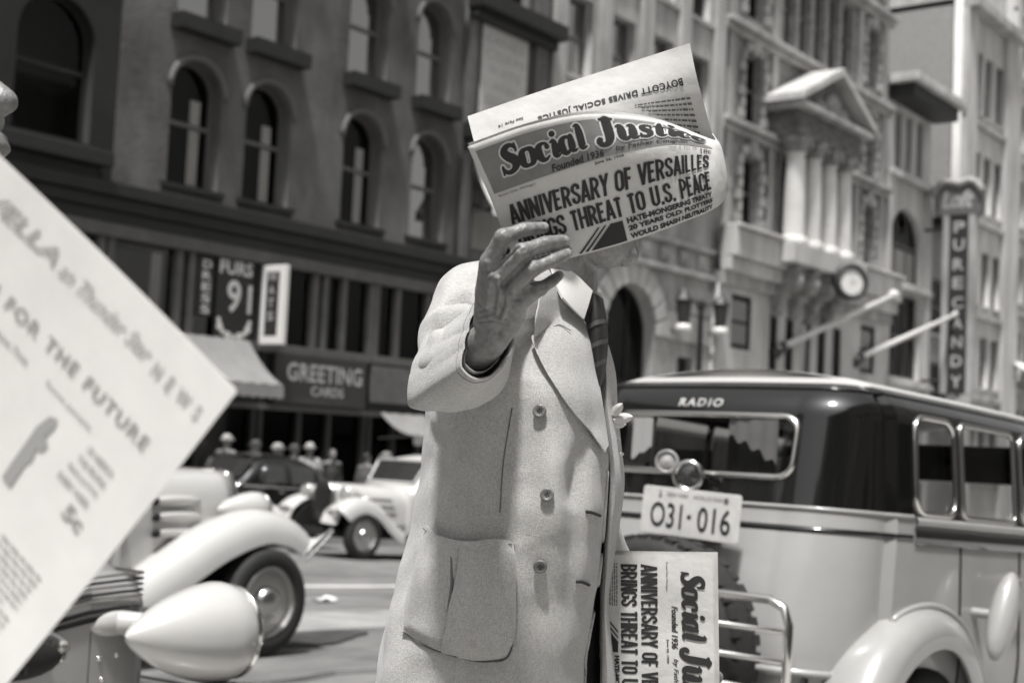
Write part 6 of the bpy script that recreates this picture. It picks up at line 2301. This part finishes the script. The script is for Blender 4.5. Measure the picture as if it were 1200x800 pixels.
# ------------------------------------------------------------------ the printed page
PW, PH_ = .285, .165
def page_prints(name_parent, fn, cut=.008, full=True, seed=1, tint=True):
    """front page marks; x along the lines, y down from the page top is given as negative"""
    P = lambda: Print()
    p = P().rect(.006, -.064, PW - .006, -.008)
    if tint:
        p.build('masthead_panel', MT['tint'], name_parent, lambda x, y, z: fn(x, y, .0004), cut, cut)
    # masthead letters with a pale outline
    for grow, mt, dz in (((.085, 'letterw', .0007), (0.0, 'ink', .0012)) if tint else ((0.0, 'ink', .0012),)):
        pr_ = P()
        for word, x0, wd in (('Social', .024, .098), ('Justice', .134, .135)):
            polys, adv = brush(word, grow)  # one word at a time
            k = wd / adv
            for pl, i in polys:
                pr_.poly([(x0 + a * k, -.0465 + b * k * 1.10) for a, b in pl], i * .0000025)
        pr_.build('masthead_lettering' if grow == 0 else 'masthead_outline', MT[mt], name_parent, lambda x, y, z, dz=dz: fn(x, y, dz + z), cut)
    p = P()
    p.text('Founded 1936', .074, -.0628, .062, .0098, shear=.25, bold=.03)
    p.text('by Father Coughlin', .150, -.0615, .090, .0090, shear=.3, bold=.012)
    p.text('June 26, 1939', .122, -.0705, .035, .0040, bold=.03)
    p.text('Royal Oak, Michigan', .010, -.0705, .042, .0036)
    p.text('Vol. 3  No. 26', .212, -.0705, .04, .0036)
    p.text('10c', .258, -.078, .018, .009, bold=.02)
    gothic(p, 'ANNIVERSARY OF VERSAILLES', .014, -.1075, .258, .0250)
    gothic(p, 'BRINGS THREAT TO U.S. PEACE', .014, -.1375, .258, .0250)
    p.text('HATE-MONGERING TREATY', .148, -.1475, .124, .0072, bold=.06)
    p.text('20 YEARS OLD; PLOTTERS', .148, -.1570, .124, .0072, bold=.06)
    p.text('WOULD SMASH NEUTRALITY', .148, -.1655, .124, .0065, bold=.06)
    # picture block with slanting stripes
    p.poly([(.100, -.166), (.128, -.142), (.143, -.142), (.143, -.166)])
    for k in range(3):
        p.poly([(.082 + .008 * k, -.166), (.112 + .008 * k, -.1415), (.115 + .008 * k, -.1415), (.086 + .008 * k, -.166)], .00004 * (k + 1))
    p.build('front_page_ink', MT['ink'], name_parent, lambda x, y, z: fn(x, y, .0010 + z), cut, .012)
    p = P()
    p.lines(.012, -.1655, .075, -.1425, .0034, .0016, seed=seed)
    p.build('small_type', MT['inkg'], name_parent, lambda x, y, z: fn(x, y, .0010), cut)

# held newspaper
cols = [0.0, .25, .5, .75, 1.0, 1.07, 1.12]
rowsv = [0.0, .066, .1085, .1385, .168]
GRID = [
    [(548, 172, 1.535), (620, 147, 1.525), (692, 134, 1.53), (768, 142, 1.575), (836, 167, 1.68), (838, 163, 1.73), (826, 150, 1.78)],
    [(574, 231, 1.550), (646, 206, 1.54), (716, 184, 1.535), (784, 171, 1.56), (838, 176, 1.64), (846, 176, 1.70), (836, 166, 1.76)],
    [(588, 268, 1.560), (655, 247, 1.553), (722, 227, 1.55), (788, 208, 1.565), (838, 196, 1.615), (850, 196, 1.67), (843, 186, 1.73)],
    [(598, 294, 1.567), (662, 275, 1.561), (728, 255, 1.558), (793, 236, 1.572), (841, 220, 1.615), (852, 214, 1.67), (846, 206, 1.73)],
    [(607, 318, 1.572), (669, 302, 1.568), (735, 284, 1.565), (796, 262, 1.578), (842, 241, 1.62), (850, 226, 1.67), (842, 216, 1.73)]]
def cr1(ks, vals, t):
    """Catmull-Rom (Hermite with finite differences) over uneven knots, vector values"""
    n = len(ks)
    i = 0
    while i < n - 2 and t > ks[i + 1]:
        i += 1
    h = ks[i + 1] - ks[i]
    s_ = (t - ks[i]) / h
    def sl(k):
        if k == 0: return (vals[1] - vals[0]) / (ks[1] - ks[0])
        if k == n - 1: return (vals[-1] - vals[-2]) / (ks[-1] - ks[-2])
        return (vals[k + 1] - vals[k - 1]) / (ks[k + 1] - ks[k - 1])
    m0, m1 = sl(i) * h, sl(i + 1) * h
    a, b = vals[i], vals[i + 1]
    return a * (2 * s_ ** 3 - 3 * s_ ** 2 + 1) + m0 * (s_ ** 3 - 2 * s_ ** 2 + s_) + b * (-2 * s_ ** 3 + 3 * s_ ** 2) + m1 * (s_ ** 3 - s_ ** 2)
G3 = [[at(*q) for q in r] for r in GRID]
def held_pt(x, yd):
    """x along the line 0..PW (a bit more at the roll), yd down the page 0..PH_"""
    rv = [cr1(cols, r, x / PW) for r in G3]
    return cr1(rowsv, rv, yd)
def held_fn(x, y, z):
    p = held_pt(x, -y)
    d = .002
    du = held_pt(x + d, -y) - held_pt(x - d, -y)
    dv = held_pt(x, -y + d) - held_pt(x, -y - d)
    n = dv.cross(du).normalized()
    if n.dot(ray(700, 200)) > 0:
        n = -n
    return p + n * z
np_ = thing('newspaper', at(640, 300, 1.57), 'newspaper held up in a hand with its bold masthead and headline facing us', 'newspaper')
rows = [[held_pt(PW * 1.12 * i / 72, .168 * j / 30) for i in range(73)] for j in range(31)]
fp = MB().grid(rows).build('front_leaf', MT['paper'], np_, True)
md = fp.modifiers.new('solid', 'SOLIDIFY'); md.thickness = .0012; md.offset = 0
page_prints(fp, lambda x, y, z: held_fn(x, y, z + .0006), .008)
# a second leaf just inside, its edge showing above
rows = [[held_pt(PW * 1.12 * i / 60, .162 * j / 20 - .0) + ray(690, 200) * (.006 + .003 * sin(i * .2)) + Vector((0, 0, .0035)) for i in range(61)] for j in range(21)]
MB().grid(rows).build('inner_leaf', MT['paper'], np_, True, solid=.001)
# back leaf, upside down page
BK = [[(548, 137, 1.69), (635, 107, 1.685), (722, 79, 1.69), (808, 51, 1.70)], [(556, 168, 1.675), (642, 140, 1.67), (731, 117, 1.675), (826, 140, 1.715)], [(566, 205, 1.66), (650, 180, 1.66), (738, 162, 1.67), (842, 185, 1.74)]]
B3 = [[at(*q) for q in r] for r in BK]
BK[1][3] = (818, 98, 1.70)
B3 = [[at(*q) for q in r] for r in BK]
def back_pt(x, yd):
    rv = [cr1([0, .0933, .1867, .28], r, x) for r in B3]
    return cr1([0, .036, .075], rv, yd)
rows = [[back_pt(.28 * i / 40, .075 * j / 20) for i in range(41)] for j in range(21)]
bl = MB().grid(rows).build('back_leaf', MT['paper'], np_, True, solid=.0012)
def back_fn(x, y, z):
    p = back_pt(x, -y)
    n = -ray(690, 120).normalized()
    return p + n * z
Print().rect(.030, -.072, .268, -.012).build('page_tone', MT['layertone'], bl, lambda x, y, z: back_fn(x, y, .001), .02, .02)
# text set upside down: turned about the sheet
ud = lambda x, y, z: back_fn(.28 - x, -.085 - y, .0022 + z)
pr_ = Print()
pr_.text('BOYCOTT DRIVES SOCIAL JUSTICE', .018, -.0575, .180, .0078, bold=.03, sp=1.1)
pr_.text('See Page 14', .215, -.0625, .032, .0046, bold=.02, shear=.2)
pr_.build('heading', MT['ink'], bl, ud, .01)
pr_ = Print().lines(.016, -.045, .010 + .075, -.016, .0031, .0013, seed=5)
pr_ = Print()
pr_.lines(.016, -.062 + .0 , .07, -.0565 + .0, .003, .0013, seed=5) if False else None
sm = Print()
for k in range(9):
    sm.lines(.014, -.0405 + .0032 * k - .003, .082 - .0075 * k, -.0405 + .0032 * k, .0031, .0013, seed=20 + k)
sm.build('small_type', MT['inkg'], bl, ud, .01)

# bundle under the left arm: folded papers, page turned so lines run down
SO_ = at(836, 651, 2.07)
sx = (at(838, 800, 2.055) - SO_).normalized()           # along the lines: downwards
sy = (SO_ - at(722, 656, 2.10)).normalized()            # page up: to the picture's right
sy = (sy - sx * sy.dot(sx)).normalized()
sn = sx.cross(sy).normalized()
if sn.dot(ray(780, 720)) > 0:
    sn = -sn
for k in range(3):
    r = thing('newspaper', SO_, ('top newspaper of the bundle carried under the arm, its headline running downwards', 'middle newspaper of the bundle under the arm, only its edges showing', 'bottom newspaper of the bundle under the arm, nearest the taxi')[k], 'newspaper', 'bundle of folded newspapers')
    o_ = SO_ - sn * .007 * k + sx * (.0025 * k - .001 * (k == 2)) - sx * .003 * k + sy * (.002 * k)
    PHS = .205
    for q in range(3):
        oq = o_ - sn * .0022 * q - sx * .0012 * q + sy * .001 * (q - 1)
        rows = [[oq + sx * (PW * i / 30) - sy * (PHS * j / 20) + sn * (.0018 * sin(i * .45 + k) * sin(j * .3) - .004 * (i / 30 - .5) ** 2) for i in range(31)] for j in range(21)]
        lf = MB().grid(rows).build('front_leaf' if q == 0 else 'leaf', MT['paper'], r, True, solid=.0009)
        if k == 0 and q == 0:
            sfn = lambda x, y, z: SO_ + sx * x + sy * y + sn * (z + .0006 + .0018 * sin(x / PW * 30 * .45) * sin(-y / PHS * 20 * .3) - .004 * (x / PW - .5) ** 2)
            page_prints(lf, sfn, .012, seed=4, tint=False)

# ------------------------------------------------------------------ second newspaper vendor at the left edge
vf = (RGT * .97 - FWD * .05 + Vector((0, 0, .30))).normalized()
nose = at(13, 116, 1.45)
hc2 = nose - vf * .122 + Vector((0, 0, .022))
vx = hc2 - vf * .03
ven = thing('person', (vx.x, vx.y, GZ), 'person cut off by the left edge whose nose and chin show above a tilted newspaper', 'person')
m = MB()
Pv, Rv = head_prims(m, hc2, vf, 1.0)
nb = Pv(-.035, 0, -.21)
lat = Vector((0, 0, 1)).cross(vf).normalized()
pel = Vector((vx.x, vx.y, GZ + .95))
m.chain([(nb, .07), (nb.lerp(pel, .3), .125), (nb.lerp(pel, .65), .12), (pel, .14)])
for sd in (-1, 1):
    sh2 = nb + lat * sd * .17 - Vector((0, 0, .07))
    hand = at(-330, 560 if sd < 0 else 400, 1.0)
    el = sh2.lerp(hand, .5) + Vector((0, 0, -.13))
    m.chain([(nb - Vector((0, 0, .04)), .06), (sh2, .055), (el, .04), (hand, .027)])
    fd = (RGT * .8 + Vector((0, 0, .3)) + FWD * -.1).normalized()
    for i in range(4):
        o_ = Vector((0, 0, .019 * (1.5 - i)))
        k_ = hand + fd * .085 + o_
        p_ = k_ + fd * .03 - FWD * .018
        t_ = p_ + fd * .012 + FWD * .002 - RGT * .0
        m.chain([(hand + o_ * .6, .016), (k_, .011), (p_, .0095), (t_, .008)])
    m.chain([(hand, .018), (hand + fd * .04 + Vector((0, 0, .045)), .013), (hand + fd * .08 + Vector((0, 0, .05)) + FWD * .02, .0105)])
    lg = pel + lat * sd * .09
    m.chain([(lg, .085), (Vector((lg.x, lg.y, GZ + .5)), .055), (Vector((lg.x, lg.y, GZ + .09)), .04), (Vector((lg.x, lg.y, GZ + .04)) + vf * .15, .035)])
link('body', m.organic(.005, 4), MT['skin'], ven, True)
m = MB()
m.chain([(nb - Vector((0, 0, .06)), .10), (nb.lerp(pel, .3), .165), (nb.lerp(pel, .7), .16), (pel, .17), (pel - Vector((0, 0, .12)), .16)])
for sd in (-1, 1):
    sh2 = nb + lat * sd * .17 - Vector((0, 0, .07))
    hand = at(-330, 560 if sd < 0 else 400, 1.0)
    el = sh2.lerp(hand, .5) + Vector((0, 0, -.13))
    m.chain([(sh2, .08), (el, .06), (el.lerp(hand, .8), .045)])
link('jacket', m.organic(.012, 4), MT['suit'], ven, True)
m = MB()
for sd in (-1, 1):
    lg = pel + lat * sd * .09
    m.chain([(lg, .115), (Vector((lg.x, lg.y, GZ + .5)), .09), (Vector((lg.x, lg.y, GZ + .1)), .09)])
link('trousers', m.organic(.015, 4), MT['suit'], ven, True)
MB().ell(Pv(-.03, 0, .05), (.1, .086, .085), Rv).build('hair', MT['hair'], ven, True)
for sd in (-1, 1):
    MB().ell(Pv(.080, sd * .031, .012), (.012, .014, .011), Rv).build('eye', MT['eye'], ven, True)

# the tilted newspaper close to us
K = at(277, 460, .87)
ux_ = (K - at(0, 186, .925)).normalized()        # along the lines, downhill to the right
uy_ = (K - at(0, 803, .915))
uy_ = (uy_ - ux_ * uy_.dot(ux_)).normalized()      # up the page
un = ux_.cross(uy_).normalized()
if un.dot(ray(150, 450)) > 0:
    un = -un
r = thing('newspaper', at(150, 640, .78), 'out of focus newspaper tilted across the lower left corner, close to the camera', 'newspaper')
NWD, NHT = .36, .50
def near_pt(x, y, z):
    # x measured back from the right edge (negative), y down from the top edge (negative)
    return K + ux_ * x + uy_ * y + un * (z + .006 * sin(y * 9) + .004 * sin(x * 14))
lf = None
for q in range(3):
    rows = [[near_pt(-NWD * i / 24 - .0012 * q, -NHT * j / 30 + .0004 * q, -.0012 * q) for i in range(25)] for j in range(31)]
    o_ = MB().grid(rows).build('front_leaf' if q == 0 else 'leaf', MT['papern'], r, True, solid=.0004)
    lf = lf or o_
def near_xy(px, py):
    v = ray(px, py)
    k = (K - CAM).dot(un) / v.dot(un)
    q_ = CAM + v * k - K
    return q_.dot(ux_), q_.dot(uy_)
def near_line(pr, t, a, b, h, **kw):
    """a line of words from pixel a (lower left) to pixel b (lower right), h metres tall"""
    xa, ya = near_xy(*a)
    xb, yb = near_xy(*b)
    pr.text(t, xa, (ya + yb) / 2, xb - xa, h * .85, **kw)
NF = lambda x, y, z: near_pt(x, y, .0012)
pr_ = Print()
near_line(pr_, 'REVELLA', (-52, 202), (58, 312), .014, bold=.02, shear=.25)
near_line(pr_, 'an Thunder Star', (64, 318), (166, 428), .013, shear=.35, bold=.01)
near_line(pr_, 'N  E  W  S', (172, 436), (226, 494), .012, bold=.02)
pr_.build('heading', MT['inkl'], lf, NF, .02)
pr_ = Print()
near_line(pr_, 'ACTION FOR THE FUTURE', (-86, 272), (162, 530), .0115, bold=.02, sp=1.25)
pr_.build('headline', MT['inkm'], lf, NF, .02)
pr_ = Print()
near_line(pr_, 'Volume Three', (-20, 385), (22, 428), .006, bold=.01)
near_line(pr_, 'Some people', (42, 452), (98, 505), .0055, bold=.01)
for k, t_ in enumerate(('OF AMERICA', 'THE PEOPLE', 'READ JUSTICE', 'EVERY WEEK')):
    near_line(pr_, t_, (94 - 12 * k, 528 + 10 * k), (124 - 10 * k, 562 + 12 * k), .006, bold=.015)
near_line(pr_, '5c', (62, 604), (84, 626), .013, bold=.03)
pr_.build('small_headings', MT['inkm'], lf, NF, .02)
hnd = [(-8, 560), (8, 536), (20, 520), (34, 500), (50, 488), (60, 492), (55, 502), (44, 512), (48, 522), (40, 530), (34, 526), (28, 540), (20, 545), (2, 572)]
Print().poly([near_xy(*q_) for q_ in hnd]).build('drawn_hand', MT['inkm'], lf, NF)
pr_ = Print()
xa, ya = near_xy(60, 650)
for c_ in range(4):
    pr_.lines(xa - .19 + .05 * c_, ya - .11, xa - .148 + .05 * c_, ya - .02, .0052, .0021, seed=30 + c_)
pr_.build('small_type', MT['inkl'], lf, NF, .03)

# ------------------------------------------------------------------ people on the far pavement
def pedestrian(px, py, Y, facing, hat, coatm, label, s=1.0):
    top = atY(px, py, Y)
    z0 = zroad(top.x) + .154 if Y > KF + .1 else zroad(top.x)
    x, y = top.x, Y
    r = thing('person', (x, y, z0), label, 'person', 'people on the far pavement')
    Hh = min(max(top.z - z0, 1.5), 1.86)
    f = Vector((cos(facing), sin(facing), 0))
    l = Vector((0, 0, 1)).cross(f)
    B = Vector((x, y, z0))
    P = lambda a, b, c_: B + f * a + l * b + Vector((0, 0, c_ * Hh / 1.75))
    m = MB()
    Pp, Rp = head_prims(m, P(.02, 0, 1.60), f, 1.0)
    m.chain([(P(0, 0, 1.42), .07), (P(0, 0, 1.2), .12), (P(0, 0, .95), .13)])
    for sd in (-1, 1):
        m.chain([(P(0, sd * .05, 1.42), .06), (P(0, sd * .19, 1.40), .055), (P(-.03, sd * .24, 1.12), .04), (P(.06, sd * .23, .88), .03), (P(.08, sd * .23, .80), .035), (P(.09, sd * .225, .73), .018)])
        m.chain([(P(0, sd * .09, .92), .085), (P(.06 * sd, sd * .09, .5), .055), (P(.1 * sd - .02, sd * .09, .08), .04), (P(.1 * sd + .12, sd * .1, .04), .035)])
    link('body', m.organic(.02, 3), MT['skin'], r, True)
    m = MB().chain([(P(0, 0, 1.40), .09), (P(0, 0, 1.2), .16), (P(0, 0, .95), .155), (P(0, 0, .75), .17)])
    for sd in (-1, 1):
        m.chain([(P(0, sd * .17, 1.38), .075), (P(-.03, sd * .24, 1.12), .06), (P(.05, sd * .23, .9), .05)])
    link('coat', m.organic(.025, 3), MT[coatm], r, True)
    m = MB()
    for sd in (-1, 1):
        m.chain([(P(0, sd * .09, .88), .11), (P(.06 * sd, sd * .09, .5), .085), (P(.1 * sd - .02, sd * .09, .1), .08)])
    link('trousers', m.organic(.025, 3), MT['suit'], r, True)
    if hat:
        hm = MB().ell(Pp(-.005, 0, .085), (.115, .092, .075), Rp).ell(Pp(.01, 0, .05), (.165, .135, .018), Rp)
        hm.build('hat', MT[hat], r, True)
    else:
        MB().ell(Pp(-.028, 0, .045), (.098, .084, .086), Rp).build('hair', MT['hair'], r, True)
    return r
for a in [(266, 508, 21.0, 0.2, 'felt', 'suit', 'person in a pale hat behind the hood of the taxi, leftmost on the far pavement'),
          (301, 514, 22.3, 2.9, 'feltd', 'feltd', 'person in a dark hat behind the middle of the black car roof'),
          (325, 519, 20.9, -.6, 'goods', 'blind', 'shorter person in grey just right of the middle of the black car roof'),
          (364, 512, 20.7, 3.8, 'felt', 'felt', 'person in a big white hat at the right end of the black car roof'),
          (391, 500, 21.9, -1.9, None, 'suit', 'bareheaded person in dark clothes facing the street under the greeting cards sign'),
          (431, 519, 22.3, 0.1, None, 'feltd', 'bareheaded person in dark clothes above the hood of the white sedan'),
          (455, 509, 21.1, 2.3, 'canvas', 'canvas', 'person in pale clothes and grey hat above the roof of the white sedan'),
          (477, 516, 22.0, 4.2, None, 'suit', 'bareheaded person near the sleeve, above the roof of the white sedan'),
          (346, 514, 22.3, 1.4, 'feltd', 'suit', 'person in a dark hat looking into the shop window')]:
    pedestrian(*a)

# ------------------------------------------------------------------ pieces that stand apart become parts of their own
def split_apart(o, gap):
    me = o.data
    n = len(me.vertices)
    par = list(range(n))
    def find(a):
        while par[a] != a:
            par[a] = par[par[a]]
            a = par[a]
        return a
    for q in me.polygons:
        v0 = find(q.vertices[0])
        for v in q.vertices[1:]:
            par[find(v)] = v0
    grp = {}
    for i in range(n):
        grp.setdefault(find(i), []).append(i)
    boxes = []
    for k, vs in grp.items():
        c_ = np.array([me.vertices[i].co[:] for i in vs])
        boxes.append([c_.min(0), c_.max(0), [k]])
    merged = True
    while merged:
        merged = False
        for i in range(len(boxes)):
            for j in range(i + 1, len(boxes)):
                A, B_ = boxes[i], boxes[j]
                if np.all(A[0] - gap <= B_[1]) and np.all(B_[0] - gap <= A[1]):
                    boxes[i] = [np.minimum(A[0], B_[0]), np.maximum(A[1], B_[1]), A[2] + B_[2]]
                    del boxes[j]
                    merged = True
                    break
            if merged:
                break
    if len(boxes) < 2 or len(boxes) > 90:
        return
    for bi, bx in enumerate(boxes[1:]):
        keep = set(bx[2])
        idx = [i for i in range(n) if find(i) in keep]
        mp = {a: k for k, a in enumerate(idx)}
        nm = bpy.data.meshes.new(o.name)
        nm.from_pydata([me.vertices[i].co[:] for i in idx], [], [[mp[v] for v in q.vertices] for q in me.polygons if q.vertices[0] in mp])
        sm = len(me.polygons) > 0 and me.polygons[0].use_smooth
        c_ = link(o.name.split('.')[0], nm, me.materials[0], None, sm)
        if o.parent:
            c_.parent = o.parent
            c_.matrix_parent_inverse = o.matrix_parent_inverse.copy()
        c_.matrix_basis = o.matrix_basis.copy()
        for md in o.modifiers:
            m2 = c_.modifiers.new(md.name, md.type)
            for at_ in ('width', 'segments', 'thickness', 'offset'):
                if hasattr(md, at_):
                    setattr(m2, at_, getattr(md, at_))
    keep = set(boxes[0][2])
    bm = bmesh.new()
    bm.from_mesh(me)
    bm.verts.ensure_lookup_table()
    bmesh.ops.delete(bm, geom=[bm.verts[i] for i in range(n) if find(i) not in keep], context='VERTS')
    bm.to_mesh(me)
    bm.free()
SPL = {'cornice', 'window_surround', 'bracket', 'string_course', 'arms', 'lower_frame', 'edge_trim', 'corner_pier', 'corner_strip', 'pilaster', 'balcony', 'side_wall', 'front_pillars', 'guard_arm', 'bumper_arm', 'trousers', 'upper_frame', 'balcony_slab', 'pediment_carving', 'pediment_cornice', 'brackets'}
for o in list(COL.objects):
    if o.type == 'MESH' and o.name.split('.')[0] in SPL and o.data.users == 1:
        split_apart(o, .3 if o.name.startswith('window_surround') else .04)
